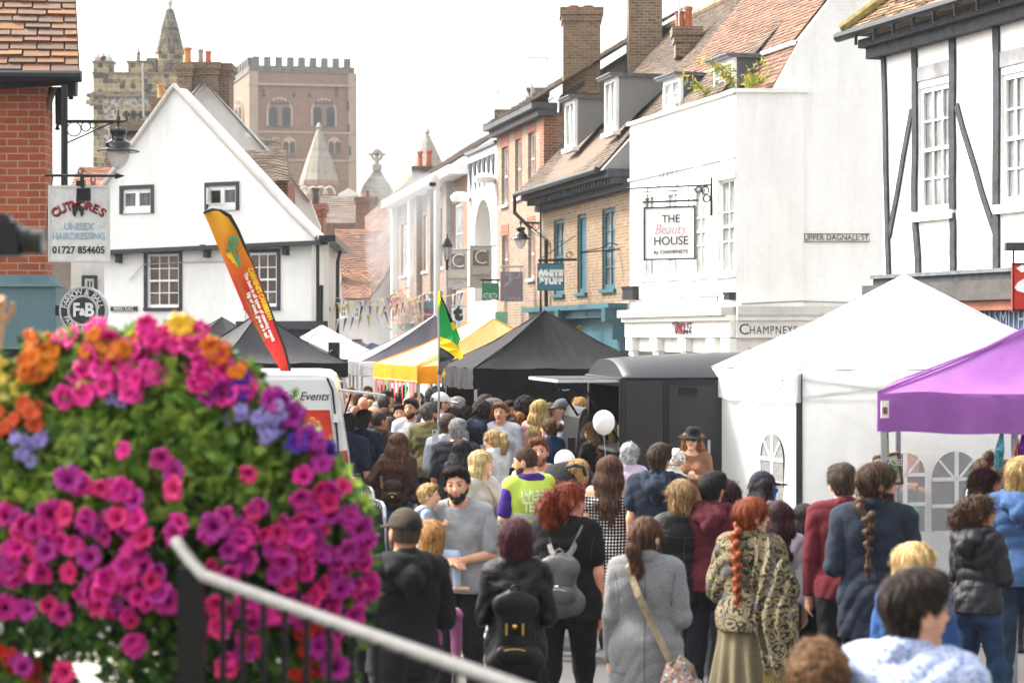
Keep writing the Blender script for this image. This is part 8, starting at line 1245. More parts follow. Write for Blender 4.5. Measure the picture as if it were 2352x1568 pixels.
nike = person(917, 930, 1.75, 182, 'smiling bearded man in a black sports t-shirt with white lettering', ('t_shirt', cloth('19191b'), .85, -.08, .022), TR(), 'short', '1c1614', 'p', beard='1c1614', glasses='head', tilt=-4); q = nike.W(0, .118, .55)*nike.sc; text('lettering', 'NIKE', LWHITE, nike.o, Vector(tuple(q)), .13, (PI/2, 0, PI), .002, shear=.2, off=.006, world=False)['wrap'] = 't_shirt'
person(944, 917, 1.86, 192, 'tall bearded man in a white t-shirt facing the camera', ('t_shirt', cloth('d8dae0'), .85, -.08, .022), TR(), 'short', '33261e', 'p', beard='35261e', head=8); person(972, 932, 1.66, 176, 'frowning woman in a magenta padded jacket', ('jacket', fabric('b3144c', .5, 0, .8, 14, 0, .2), 2, -.08, .03, dict(collar=1.2)), TR(), 'pony', '5a3a28', 'r', True, hl=.0, head=-12)
WC = [ # further heads: x, y, h, yaw, label, top colour, hair, hair colour, highlight, skin, female, extras
 (1010, 903, 1.8, 40, 'man in a white baseball cap and pale shirt', 'd8dade', 'shaved', '3a2c22', None, 'p', 0, dict(hat=('cap', 'e2e2e2', '4a4038'), head=20)), (1032, 911, 1.78, 5, 'man with a shaved crown in a navy t-shirt', '222c44', 'ring', '2c2018', None, 't', 0, {}),
 (1049, 913, 1.77, 10, 'grey haired man in a light blue shirt', '9cb8d8', 'short', '8f8f8c', 'd0d0ce', 'r', 0, {}), (1069, 935, 1.7, 15, 'young person with dark tousled curls and a white top', 'd0d2d6', 'curly', '241c18', '4a3c34', 'f', 0, {}),
 (1103, 921, 1.74, 10, 'man with dark curls and an orange lined navy coat', '1d2740', 'curly', '241c18', '5a4c40', 'p', 0, dict(hood=1)), (1126, 945, 1.64, 2, 'woman with an auburn bob and dark coat', '2c2530', 'bob', '6a3e22', 'b0784a', 'f', 1, {}),
 (1136, 916, 1.8, 262, 'grey haired man in a black jacket facing left', '1c1d21', 'short', '7d7a76', 'b5b2ae', 'r', 0, dict(face=True)), (1112, 908, 1.8, 20, 'dark haired man behind the dark curls', '24262c', 'short', '2a1e18', '54402f', 'p', 0, {}),
 (1160, 953, 1.68, 8, 'young man with short dark hair in a grey green top', '8c9a96', 'short', '2a201a', '5a4838', 'p', 0, {}), (1183, 957, 1.66, 12, 'woman with long black brown hair and bare shoulders', None, 'long', '1e1412', '4a2e28', 'f', 1, dict(hl=.2, head=15)),
 (1226, 940, 1.76, 22, 'balding man in a white t-shirt and glasses', 'd3d6de', 'balding', '3a3330', '6a625c', 'p', 0, dict(glasses='clear', head=20)), (1240, 918, 1.7, 12, 'woman with long pale blonde hair in a pink top', 'd8a9a4', 'long', 'b89858', 'ecd8a6', 'f', 1, dict(hl=.24)),
 (1196, 936, 1.66, 5, 'woman with a low honey blonde bun', '9aa4b4', 'bun', '9a6c38', 'd8ac6c', 'f', 1, {}), (1206, 917, 1.76, 20, 'person with a dark afro in a charcoal coat', '3a3a3e', 'afro', '14100f', '3a302c', 'b', 0, {}),
 (1219, 928, 1.74, 200, 'man in a red, yellow and green striped knitted hat', '8a2c30', 'short', '17110f', None, 'd', 0, dict(hat=('beanie', '2f7a3c', 'd8b83a', 'b8302c', '18181a'), face=True)), (1334, 914, 1.74, 5, 'blonde person in a bright teal hoodie by the food truck', '1f7896', 'bob', 'a8783e', 'deb678', 'f', 0, dict(hood=1)),
 (1366, 969, 1.68, 318, 'woman with long wavy honey hair in a black dress', '141418', 'wavy', '7a5836', 'c89e66', 'f', 1, dict(hl=.3, head=-20)), (1010, 958, 1.62, 10, 'girl with a ginger ponytail and pink top', 'd87888', 'pony', '8a5630', 'c88e58', 'f', 1, dict(hl=.14)),
 (1027, 953, 1.8, 8, 'short haired man in a pale grey polo', 'a9aeb8', 'short', '4a3728', '7a5e48', 'p', 0, {}), (1068, 955, 1.64, 5, 'person with straw blonde hair behind the grey haired man', 'c8ccd4', 'bob', 'b09560', 'e0cc98', 'f', 1, {}),
 (1060, 1010, 1.6, 20, 'woman with black hair holding up a small camera', '2c2c34', 'long', '141214', '3a3438', 'p', 1, dict(arms=('phone', 'phone'), hl=.1)), (785, 878, 1.78, 5, 'man with short hair far down the street by the van', '5c6470', 'short', '4a3426', '7a5c42', 'p', 0, {}),
 (806, 889, 1.7, 190, 'sandy haired person with sunglasses on the head, far off', 'c8a890', 'short', '9a6c3c', 'c89858', 'r', 0, dict(glasses='head')), (834, 911, 1.77, 350, 'bald man from behind with sunglasses', 'a8a09a', 'bald', '3a2c24', None, 'r', 0, {}),
 (776, 908, 1.78, 20, 'grey haired man in a pale t-shirt right beside the van', 'c5ccd6', 'short', '8a8682', 'b8b4b0', 'r', 0, {}), (867, 895, 1.8, 60, 'man in a black cap and black t-shirt leaning forward', '1c1d22', 'shaved', '3a2a20', None, 'p', 0, dict(hat=('cap', '17181c'), lean=15, head=10)),
 (883, 910, 1.78, 8, 'dark haired man behind the man in the black cap', '20222a', 'short', '33281f', '6a584a', 'p', 0, {}), (846, 905, 1.66, 0, 'woman with long straight brown hair under the van hatch', 'c8b4a8', 'long', '4a3020', '7a5238', 'f', 1, dict(hl=.2)),
 (893, 922, 1.68, 5, 'woman with half tied blonde hair and grey top', '5e6264', 'long', '8a6a40', 'cfae78', 'f', 1, dict(hl=.16)), (918, 902, 1.68, 15, 'woman with shiny black hair under the red pennants', 'd0ccd0', 'bob', '17120f', '4a3a34', 't', 1, {}),
 (936, 911, 1.74, 5, 'bald pink head behind the tall man in white', 'c8c8cc', 'bald', '3a2c24', None, 'r', 0, {}), (1002, 897, 1.7, 10, 'person with a puff of black curls by the yellow gazebo leg', '23242c', 'afro', '120e0d', '302826', 'd', 1, {}),
 (866, 924, 1.62, 20, 'person with a cloud of white hair behind the blue shirt', 'b8b8bc', 'curly', 'b5b2ae', 'e8e6e2', 'r', 1, {}), (882, 938, 1.62, 200, 'woman in tortoiseshell sunglasses looking this way', '6a4a3a', 'bob', '5a4030', '9a7a58', 'r', 1, dict(glasses='sun')),
 (850, 919, 1.6, 10, 'fair haired head between two bald men', 'b0a8a0', 'bob', 'a88c5c', 'dcc490', 'f', 1, {}), (902, 940, 1.58, 5, 'small blonde person behind the girl with lilac top', 'c8b890', 'bob', 'c0a468', 'ead8a8', 'f', 1, {}),
 (1018, 912, 1.7, 340, 'person in a dark knitted hat beside the white cap', '2a2a30', 'short', '1c1614', None, 'p', 0, dict(hat=('beanie', '1d1c1f', '1b1a1d'))), (1352, 912, 1.72, 30, 'person in a grey flat cap beside the teal hoodie', '4a4c50', 'shaved', '5a5048', None, 'p', 0, dict(hat=('cap', '8a8884'))),
 (822, 902, 1.66, 0, 'brown haired person further down the street', '6a6a74', 'bob', '4a3626', '7a5c42', 'f', 1, {}), (1040, 938, 1.72, 25, 'dark haired woman between the olive jumper and the charcoal t-shirt', '8a8f9c', 'bob', '2a1e18', '5c4434', 'f', 1, {}), (1150, 925, 1.7, 195, 'fair man in a white shirt facing the camera by the black gazebo', 'd8dade', 'short', '8a6844', 'b8946a', 'p', 0, {}), (1172, 921, 1.72, 170, 'dark bearded man in a red top facing the camera by the black gazebo', '8c2a2c', 'short', '1c1512', None, 't', 0, dict(beard='1c1512')), (1262, 925, 1.66, 100, 'woman in profile with a brown ponytail and yellow top', 'd8b95a', 'pony', '4a3020', '7a5638', 'f', 1, dict(hl=.1)), (1290, 918, 1.74, 265, 'man in a grey cap looking left under the hatch', '9aa0a8', 'shaved', '3a2a20', None, 'p', 0, dict(hat=('cap', '5a5c62'))), (1310, 935, 1.62, 185, 'woman in a coral top facing the camera under the hatch', 'd0715c', 'long', '6a4428', '9a7044', 'f', 1, dict(hl=.14)), (1000, 930, 1.68, 190, 'woman in sunglasses and a cream top facing the camera', 'd9cfbd', 'bob', '7a5634', 'b88c5c', 'f', 1, dict(glasses='sun')), (960, 900, 1.7, 175, 'smiling woman in a turquoise top beneath the yellow gazebo', '4aa0a4', 'long', '3a261c', '6a4a36', 'f', 1, dict(hl=.14)), (845, 888, 1.7, 180, 'man in a pink shirt walking this way far down the street', 'd8a0a0', 'short', '4a3626', '7a5c42', 'r', 0, {}), (880, 884, 1.66, 172, 'woman in white walking this way far down the street', 'e0dcd8', 'bob', '8a6a40', 'c8a468', 'f', 1, {}), (925, 886, 1.74, 10, 'man in a grey green jacket at the grey panelled gazebo', '6c7466', 'short', '2a201a', '54443a', 'p', 0, {}),
 (895, 893, 1.74, 10, 'short haired man in the shade of the yellow gazebo', '4c4a50', 'short', '2c221c', '54443a', 'p', 0, {})]
for (x, y, h, yaw, lab, tc, hr, hc_, h2, sk, fe, ex) in WC:
    ex = dict(ex); ex.setdefault('arms', (random.choice(('down', 'bent', 'swing', 'back', 'front', 'phone')), random.choice(('down', 'bent', 'swing', 'out')))); ex.setdefault('walk', random.uniform(0, .7)); ex.setdefault('b', (.93 if fe else 1)*random.uniform(.92, 1.12)); o = dict(hood=1) if ex.pop('hood', 0) else dict(collar=1.)
    if tc is None: tp = ('top', cloth('d0ccc8'), 0, -.05, .012, dict(bare=.78))
    else: tp = ('jacket' if 'hood' in o else 'shirt', cloth(tc), 1.9 if fe else .9, -.06, .024, o if ('hood' in o or 'polo' in lab) else {})
    if 1000 < x < 1345 and F/((y-HZ)/(CAMZ-h)) > 26.6: h = CAMZ-(y-HZ)/(F/(25.2+1.4*((x*7) % 10)/10))
    person(x, y, h, yaw, lab, tp, TR(('2a3140', '22252c', '33415a')[x % 3]), hr, hc_, sk, bool(fe), hc2=h2, **ex)
for i, (x, y, lab) in enumerate(((225, 123, 'leftmost of the visitors on the clock tower roof'), (238, 121, 'second visitor from the left on the clock tower roof, in dark clothes'), (250, 123, 'third visitor from the left on the clock tower roof, in white'), (318, 112, 'visitor in navy standing alone by the spire of the clock tower'))):
    person(x, y, 1.7, (170, 200, 160, 250)[i], lab, ('shirt', cloth(('c8a0a0', '2a2c38', 'd8d8d8', '2a3048')[i]), .9, -.05, .03), TR(), 'short', '33281f', 'p', Y=146.5, z0=None, group='visitors on the clock tower', shoes=None)
girl = person(990, 1198, 1.0, 20, 'small child with reddish blonde hair carried by the man in the cap', ('jacket', cloth('c98aa8'), 1.95, -.1, .02), ('trousers', cloth('b06a96')), 'bob', 'b07c48', 'f', True, hc2='e0b070', child=True, Y=11.6, z0=None, head=-20, sit=True, arms=('hold', 'hold'))
person(802, 1150, 1.7, 178, 'man in dark clothes half hidden behind the flowers and barrier', ('jacket', cloth('181a22'), 2, -.08, .026), TR(), 'ring', '5a4a3e', 'r', face=True, Y=14.5)
kid = person(1330, 1056, 1.0, 300, 'blond child in the pushchair, shading its eyes', ('jacket', cloth('2a2c34'), 1.9, -.1, .02), TR(), 'bob', 'a8824c', 'f', child=True, Y=17.2, z0=None, sit=True, arms=('phone', 'down'), hc2='e2c48c')
pc = thing('pushchair', 'black pushchair with a curved handle among the crowd', 'pushchair', (at(1322, HZ, 17.2)[0], 17.2, 0)); k = at(1322, 1085, 17.2); MB().tube([at(1302, 1072, 17.05), at(1320, 1068, 16.9), at(1340, 1073, 16.9), at(1345, 1090, 17)], .016, 8).build('handle', BLACK, pc); G = MB().lathe([(.24, -.18), (.26, -.05), (.24, .08), (.16, .18), (0, .21)], (k.x-.06, 17.35, k.z-.12), 14); G.build('hood', cloth('16171b'), pc, True); MB().prism([at(1300, 1100, 17.2), at(1345, 1100, 17.2), at(1345, 1190, 17.2), at(1305, 1190, 17.2)], (0, .3, 0)).build('seat', cloth('1a1b20'), pc)
for sx in (-.22, .22): MB().lathe([(0, -.02), (.12, -.025), (.13, 0), (.12, .025), (0, .02)], (k.x+sx, 17.3, .13), 16, 0, 'X').build('wheel', BLACK, pc); MB().tube([(k.x+sx, 17.3, .13), at(1322, 1180, 17.3)], .014, 6).build('frame', STEEL, pc)
SD, SL_ = paint('050506', .6, bump=0, name='dark_thread'), paint('3a3b40', .6, bump=0, name='pale_thread'); YK = lambda z, w=.17: [(-w, z+.02), (-.08, z-.005), (0, z-.01), (.08, z-.005), (w, z+.02)]
seam(lady, 'jacket', [YK(1.36), [(-.12, 1.35), (-.10, 1.15), (-.11, .95)], [(.12, 1.35), (.10, 1.15), (.11, .95)], [(-.17, .93), (0, .92), (.17, .93)]], SL_); seam(bobw, 'jacket', [YK(1.35), [(0, 1.34), (0, 1.1), (0, .9)], [(-.2, 1.42), (-.17, 1.3), (-.165, 1.2)], [(.2, 1.42), (.17, 1.3), (.165, 1.2)]], SL_)
seam(braid, 'overshirt', [YK(1.37), [(0, 1.36), (.01, 1.1), (0, .8)], [(-.19, 1.44), (-.165, 1.33), (-.16, 1.2)], [(.19, 1.44), (.165, 1.33), (.16, 1.2)], [(-.2, .79), (0, .785), (.2, .79)]], SD); seam(rsw, 'jumper', [[(-.17, .93), (0, .92), (.17, .93)], [(-.19, 1.43), (-.165, 1.3), (-.16, 1.2)], [(.19, 1.43), (.165, 1.3), (.16, 1.2)]], paint('3a0a12', .8, bump=0))
seam(greyc, 'coat', [[(.005, 1.45), (.0, 1.2), (.004, .9), (0, .62)], [(-.18, 1.43), (-.16, 1.32), (-.155, 1.22)], [(.18, 1.43), (.16, 1.32), (.155, 1.22)], [(-.2, .84), (-.13, .835), (-.1, .84)], [(.1, .84), (.13, .835), (.2, .84)]], paint('4a4a4c', .9, bump=0)); seam(capman, 'hoodie', [[(-.17, .95), (0, .94), (.17, .95)], [(-.19, 1.43), (-.165, 1.3), (-.16, 1.2)], [(.19, 1.43), (.165, 1.3), (.16, 1.2)]], SD)
seam(curly, 't_shirt', [[(-.2, .89), (0, .885), (.2, .89)], [(-.21, 1.42), (-.19, 1.32), (-.185, 1.24)], [(.21, 1.42), (.19, 1.32), (.185, 1.24)]], SL_, .0018); seam(shirt, 'shirt', [YK(1.38), [(-.19, 1.44), (-.17, 1.33), (-.165, 1.22)], [(.19, 1.44), (.17, 1.33), (.165, 1.22)]], paint('8f98b4', .8, bump=0), .0016); seam(quilt, 'quilted_jacket', [[(-.2, z_), (0, z_-.02), (.2, z_)] for z_ in (1.32, 1.22, 1.12, 1.02, .94)]+[[(x_, 1.36), (x_*.95, 1.1), (x_, .93)] for x_ in (-.12, -.04, .04, .12)], SD, .002)
seam(tee, 't_shirt', [[(-.19, 1.43), (-.17, 1.33), (-.165, 1.24)], [(.19, 1.43), (.17, 1.33), (.165, 1.24)], [(-.17, .91), (0, .905), (.17, .91)]], paint('6a6b6e', .8, bump=0), .0016, 1); seam(bhood, 'hoodie', [[(-.17, .94), (0, .93), (.17, .94)], [(-.18, 1.43), (-.16, 1.3), (-.155, 1.2)]], paint('2a4266', .8, bump=0)); seam(denimw, 'jacket', [YK(1.36), [(-.09, 1.35), (-.07, 1.1), (-.06, .98)], [(.09, 1.35), (.07, 1.1), (.06, .98)]], paint('b08a54', .8, bump=0), .0018)
# things carried
dg_ = thing('dog', 'fluffy white small dog in a leopard collar held by the woman in the black hat', 'dog', tuple(world_of(hatw, V3(.2, .2, 1.27)))); D0 = MW[dg_.name].translation
G = Field(axisgrid(-.2, .22, .008), axisgrid(-.2, .22, .008), axisgrid(-.3, .34, .008)); G.cap(V3(0, 0, -.16), V3(-.01, -.02, .06), .095, .08, .03); G.cap(V3(.0, -.02, .16), V3(.02, -.03, .2), .072, .07, .03); G.cap(V3(.045, -.06, .165), V3(.075, -.085, .155), .035, .026, .02); [G.cap(V3(a, -.02, .2), V3(a*1.25, -.015, .12), .03, .024, .015) for a in (-.065, .085)]; G.cap(V3(.05, -.06, .0), V3(.1, -.1, -.03), .035, .03, .02); G.cap(V3(-.04, -.07, .0), V3(-.02, -.12, -.05), .035, .028, .02); G.cap(V3(-.05, 0, -.16), V3(-.06, -.03, -.28), .05, .035, .03); G.cap(V3(.06, 0, -.16), V3(.05, -.03, -.27), .05, .035, .03); G.noise(lambda X, Y_, Z: .006*(np.sin(110*X+40*Z)*np.sin(100*Z+20*Y_)+.7*np.sin(170*Y_+60*X)*np.sin(150*Z)))
V, Fq = G.mesh(); mesh_obj('body', V, Fq, wool('e6e2da'), dg_, True); mb = MB(); [mb.lathe([(0, .009), (.009, 0), (0, -.009)], c, 8) for c in ((.05, -.092, .185), (.005, -.1, .19))]; mb.build('eyes', paint('17110f', .15), dg_, world=False); MB().lathe([(0, .012), (.013, 0), (0, -.012)], (.085, -.112, .165), 8).build('nose', paint('17110f', .3), dg_, world=False); MB().lathe([(.085, .085), (.092, .1), (.085, .12)], (-.003, -.02, 0), 18).build('collar', paint('b09a78', .8, var=.6, scale=60), dg_, world=False)
sb = thing('shopping_bag', 'blue and yellow shopping bag hanging behind the man in the grey t-shirt', 'bag', tuple(at(1102, 1335, 15.5))); G = Field(axisgrid(-.22, .22, .012), axisgrid(-.15, .15, .012), axisgrid(-.28, .3, .012)); G.cap(V3(0, 0, .16), V3(0, 0, -.16), .08, .15, .02, (1, .4, 1)); G.noise(lambda X, Y_, Z: .008*np.sin(26*X+9*Z)*np.sin(12*Z)); V, Fq = G.mesh(); mi = np.where(V[Fq].mean(1)[:, 2] < -.13, 1, 0).astype(np.int32); mesh_obj('body', V, Fq, [fabric('1f55b8', .4, .1, .5, 9, 0, .1), fabric('e8c81e', .45, .1, .4, 9, 0, .1)], sb, True, mi); MB().tube([(-.05, 0, .2), (-.03, 0, .3), (.03, 0, .3), (.05, 0, .2)], .012, 6).build('handle', paint('e8c81e', .5), sb, world=False); text('lettering', 'e Bay', LWHITE, sb, (0, -.075, .1), .09, (PI/2, 0, 0), .003, off=.004, world=False)
ph_ = thing('mobile_phone', 'phone held up by the man in the pale grey polo', 'phone', tuple(at(1000, 1001, 21.5))); MB().box(-.035, .035, -.005, .005, -.07, .07).build('body', paint('c8ccd0', .25, .4), ph_, world=False); MB().box(-.02, .0, -.008, -.005, .03, .055).build('camera_lens', BLACK, ph_, world=False)
cb = thing('crossbody_bag', 'small cream bag on a chain strap worn by the blonde in the cream jumper', 'bag', tuple(world_of(blon, V3(-.1, .24, .98)))); MB().hexa([(-.1, -.04, -.08), (.1, -.04, -.08), (.1, .03, -.08), (-.1, .03, -.08), (-.1, -.03, .07), (.1, -.03, .07), (.1, .02, .07), (-.1, .02, .07)]).build('bag_body', leather('d0c8b8'), cb, world=False); q0 = MW[cb.name].translation; MB().tube([q0+Vector((0, 0, .07)), world_of(blon, V3(-.06, .19, 1.2)), world_of(blon, V3(.05, .12, 1.42)), world_of(blon, V3(.1, 0, 1.51))], .007, 5).build('strap', paint('c8a468', .4, .6), cb)
wt = MB(); c = world_of(event, event.wri[0]-event.hd[0]*.02); wd3 = MW[event.o.name].to_3x3() @ Vector(tuple(event.hd[0])); wt.tube([c-wd3*.014, c+wd3*.014], .036, 12); wt.build('wrist_watch', BLACK, event.o)
# cameraman on the steps
stp = tag(MB().box(-8, -1.45, 3.2, 9.5, 0, 1.2).build('stone_steps', stonemat('b5afa4', 'a8a297', '8a857c', 2, 1.2, .17, .2)), kind='structure')
cam_ = person(-196, 0, 1.78, 88, 'camera operator at the left edge with a raised forearm holding a camera rig', ('t_shirt', cloth('1c2030'), .75, -.08, .024), TR('22242a'), 'short', '2a201a', 'p', Y=6.4, z0=1.2, arms=('cam', 'cam'), fine=True)
hx = world_of(cam_, cam_.wri[1]+cam_.hd[1]*.09); RB = paint('060607', .35, bump=0, name='camera_black'); cr = thing('camera_rig', 'black video camera with a stubby lens on a grip at the left edge', 'camera', tuple(hx)); off = Vector((0, 0, 0)); mb = MB(); mb.tube([(0, 0, -.08), (0, 0, .1)], .021, 10); mb.tube([(0, 0, .08), (.05, 0, .1)], .014, 8); mb.build('grip', RB, cr, world=False); c = at(38, 545, 6.3)-hx
MB().hexa([tuple(c+Vector(v)) for v in ((-.13, -.05, -.06), (.02, -.05, -.06), (.02, .05, -.06), (-.13, .05, -.06), (-.12, -.045, .05), (.01, -.045, .045), (.01, .045, .045), (-.12, .045, .05))]).build('camera_body', RB, cr, world=False); MB().tube([c+Vector((.0, 0, -.01)), c+Vector((.04, 0, -.012)), c+Vector((.045, 0, -.012)), c+Vector((.085, 0, -.015))], [.042, .042, .038, .042], 18).build('lens', RB, cr, world=False); MB().tube([c+Vector((.0851, 0, -.015)), c+Vector((.0852, 0, -.015))], .034, 18).build('front_glass', glassmat('0c1018'), cr, world=False); MB().tube([c+Vector((-.06, 0, -.06)), Vector((0, 0, .1))], .013, 8).build('mount_arm', RB, cr, world=False); MB().hexa([tuple(c+Vector(v)) for v in ((-.07, -.025, .045), (-.01, -.025, .045), (-.01, .025, .045), (-.07, .025, .045), (-.06, -.02, .075), (-.02, -.02, .07), (-.02, .02, .07), (-.06, .02, .075))]).build('viewfinder', RB, cr, world=False)
# ================================================================= flowers, railing and bollard in the foreground
rl = thing('railing', 'black railing with a pale steel handrail sloping down across the foreground', 'railing', (at(440, HZ, 5.65)[0], 5.65, 0)); hp = [at(405, 1243, 5.78), at(418, 1262, 5.74), at(440, 1292, 5.68), at(468, 1322, 5.6), at(820, 1448, 5.05), at(1175, 1572, 4.5), at(1420, 1662, 4.12), at(1420, 1800, 4.1)]
MB().tube(hp, .0185, 12).build('handrail', paint('636260', .7, .0, var=.12, scale=20, name='worn_steel_rail'), rl, True); p = at(440, 1300, 5.68); MB().box(p.x-.036, p.x+.036, p.y-.03, p.y+.03, 0, p.z).build('post', RB, rl); q0, q1 = hp[3], hp[5]; 
for i in range(1, 13):
    c = q0.lerp(q1, i/13); MB().box(c.x-.008, c.x+.008, c.y-.008, c.y+.008, .0, c.z-.015).build('baluster', RB, rl)
MB().box(q1.x-.03, q1.x+.03, q1.y-.03, q1.y+.03, 0, q1.z-.02).build('post', BLACK, rl)
bo = thing('bollard', 'grey bollard with a white cap seen below the petunias', 'bollard', (at(212, HZ, 12)[0], 12, 0)); z_ = at(0, 1500, 12).z; MB().lathe([(.07, 0), (.065, z_-.1), (.0, z_-.1)], (0, 0, 0), 16).build('shaft', paint('8f8f8c', .6), bo, world=False); MB().lathe([(.072, z_-.1), (.072, z_-.03), (.05, z_), (0, z_+.005)], (0, 0, 0), 16).build('cap', WHITE, bo, world=False)
OUT = [(-60, 905), (20, 850), (80, 790), (150, 770), (230, 775), (310, 760), (420, 758), (505, 800), (560, 855), (600, 895), (645, 940), (690, 985), (735, 1035), (780, 1085), (825, 1135), (850, 1180), (868, 1230), (866, 1290), (850, 1400), (825, 1480), (800, 1640), (-60, 1640)]
def inside(x, y):
    c = False; j = len(OUT)-1
    for i in range(len(OUT)):
        if (OUT[i][1] > y) != (OUT[j][1] > y) and x < (OUT[j][0]-OUT[i][0])*(y-OUT[i][1])/(OUT[j][1]-OUT[i][1])+OUT[i][0]: c = not c
        j = i
    return c
def bulge(x, y): u, v = (x-400)/480, (y-1230)/500; return 6.55-.42*math.sqrt(max(0, 1-min(1, u*u*.8+v*v*.5)))
rg = random.Random(11)
def vol(n, x0=-60, x1=880, y0=740, y1=1640, back=.45, ok=inside):
    r = []
    while len(r) < n:
        x, y = rg.uniform(x0, x1), rg.uniform(y0, y1)
        if ok(x, y): r.append(at(x, y, bulge(x, y)+back*rg.random()**1.5))
    return r
GAP = lambda x, y: inside(x, y) and not (165 < x < 245 and y > 1495)
pl = thing('planter', 'tiered black planter post almost hidden by the hanging petunias', 'planter', (at(400, HZ, 6.6)[0], 6.6, 0)); MB().tube([(0, 0, 0), (0, 0, 2.55)], .05, 10).build('post', BLACK, pl, world=False)
for z_, r_ in ((1.92, .3), (2.2, .3), (2.45, .22)): MB().lathe([(.05, z_-.16), (r_*.7, z_-.15), (r_, z_), (r_-.03, z_), (.05, z_-.04)], (0, 0, 0), 20).build('bowl', BLACK, pl, world=False)
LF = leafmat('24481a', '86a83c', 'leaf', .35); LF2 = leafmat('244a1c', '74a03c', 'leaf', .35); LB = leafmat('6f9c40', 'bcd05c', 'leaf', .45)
pet = thing('petunia', 'mass of trailing magenta petunias spilling over the railing', 'plant', tuple(at(420, 1250, 6.4)))
leaves('foliage', vol(3800, y1=1190), .055, LF2, pet, 1.5, .3, 5); LD = leafmat('16300f', '48742a', 'leaf', .3); leaves('foliage', vol(5200, y0=1150, ok=GAP), .052, LD, pet, 1.5, .3, 15); leaves('foliage', vol(3800, y1=1180, back=.12), .06, LB, pet, 1.4, .2, 6, .6); leaves('foliage', vol(1500, y0=1100, back=.1, ok=GAP), .05, LF, pet, 1.5, .4, 8)  # lower leaves coloured darker, standing in for shade in the gaps between them
def petal_mat(c, thr, name): return paint(c, .5, var=.10, scale=9., bump=0, name=name), paint(thr, .7, bump=0, name='throat')
def blossom_mesh(nm, mats, r=.04, lobes=5, seed=0, depth=.026, ruffle=.006, thr=1):
    g = random.Random(seed); n = lobes*7; V = []; Fq = []; mi = []; rings = [(0.02, -depth*1.4), (.16, -depth), (.30, -depth*.35), (.6, .0), (.86, .004), (1., -.002)]; ph = g.uniform(0, 6)
    for f_, z in rings:
        for k in range(n):
            a = 2*PI*k/n; lob = 1-.20*abs(math.cos(lobes*a/2))**7*f_; rr = r*f_*lob*(1+.05*math.sin(3*a+ph)*f_); V.append((rr*math.cos(a), z+ruffle*f_*f_*math.sin(a*lobes*2+ph)-.004*f_*abs(math.cos(lobes*a/2))**5, rr*math.sin(a)))
    for i in range(len(rings)-1):
        for k in range(n): Fq.append((i*n+k, i*n+(k+1) % n, (i+1)*n+(k+1) % n, (i+1)*n+k)); mi.append(1 if i < thr else 0)
    V = [(x, -z, y) for x, z, y in V]; o = mesh_obj(nm, V, Fq, list(mats), None, True, mi); me = o.data; bpy.data.objects.remove(o); return me
MAG = [petal_mat(c, t_, 'magenta_petal') for c, t_ in (('c80e7e', '300430'), ('b00c78', '280428'), ('9c107c', '24042a'), ('c41262', '380424'))]; meshes = [blossom_mesh('blossom', MAG[i % 4], .036+.003*(i % 3), 5, i) for i in range(8)]
def place(par, me, p, s=1., face=None, name='blossom'):
    d = face or Vector((rg.gauss(0, .45), -1, rg.gauss(.15, .4))).normalized(); q = (-d).to_track_quat('Y', 'Z') @ Matrix.Rotation(rg.uniform(0, 6), 3, 'Y').to_quaternion(); o = bpy.data.objects.new(name, me); COL.objects.link(o); o.parent = par; o.matrix_local = rootm(par).inverted() @ Matrix.Translation(p) @ q.to_matrix().to_4x4() @ Matrix.Diagonal((s, s, s, 1)); return o
spots = [(282, 1033), (370, 1055), (398, 1085), (395, 1122), (183, 1112), (260, 1120), (305, 1145), (145, 1180), (200, 1190), (248, 1198), (292, 1215), (325, 1232), (405, 1206), (514, 1190), (595, 1165), (570, 1090), (695, 1090), (692, 1148), (715, 1193), (790, 1115), (20, 1180), (85, 1215), (105, 1265), (35, 1305), (20, 1262), (165, 1250), (205, 1280), (225, 1330), (280, 1300), (320, 1300), (365, 1315), (235, 1348), (320, 1372), (385, 1380), (215, 1375), (300, 1420), (305, 1475), (140, 1410), (55, 1530), (145, 1545), (555, 1235), (572, 1290), (650, 1295), (630, 1260), (690, 1230), (700, 1275), (740, 1260), (660, 1340), (700, 1310), (770, 1290), (800, 1270), (845, 1235), (835, 1290), (780, 1340), (820, 1350), (720, 1370), (760, 1400), (530, 1320), (495, 1395), (500, 1440), (550, 1400), (555, 1470), (590, 1480), (640, 1400), (790, 1440), (750, 1480), (770, 1530), (520, 1530), (600, 1420), (800, 1190), (760, 1180), (740, 1130), (850, 1330), (690, 1420)]
spots += [(x+rg.uniform(-30, 30), y+rg.uniform(-25, 25)) for x, y in spots if y > 1090 and rg.random() < .9]; spots += [(rg.uniform(0, 860), rg.uniform(1200, 1420)) for _ in range(60)]; spots = [s for s in spots if inside(*s)]
far_ = []
for i, (x, y) in enumerate(spots):
    p = at(x, y, bulge(x, y)-.06-rg.random()*.05)
    if i < 100: place(pet, meshes[i % 8], p, rg.uniform(.8, 1.2))
    else: far_.append((meshes[i % 8], p))
V, Fq, mi = [], [], []
for me, p in far_:
    d = Vector((rg.gauss(0, .7), -1, rg.gauss(.1, .6))).normalized(); R_ = np.array(((-d).to_track_quat('Y', 'Z') @ Matrix.Rotation(rg.uniform(0, 6), 3, 'Y').to_quaternion()).to_matrix())*rg.uniform(.75, 1.15); o_ = len(V); co = np.zeros(len(me.vertices)*3); me.vertices.foreach_get('co', co); V += list(co.reshape(-1, 3)@R_.T+np.array(p)); mo = meshes.index(me) % 4
    for q in me.polygons: Fq.append(tuple(v+o_ for v in q.vertices)); mi.append(mo*2+q.material_index)
mesh_obj('blossoms', V, Fq, [m for pr_ in MAG for m in pr_], pet, False, mi, True)['kind'] = 'stuff'
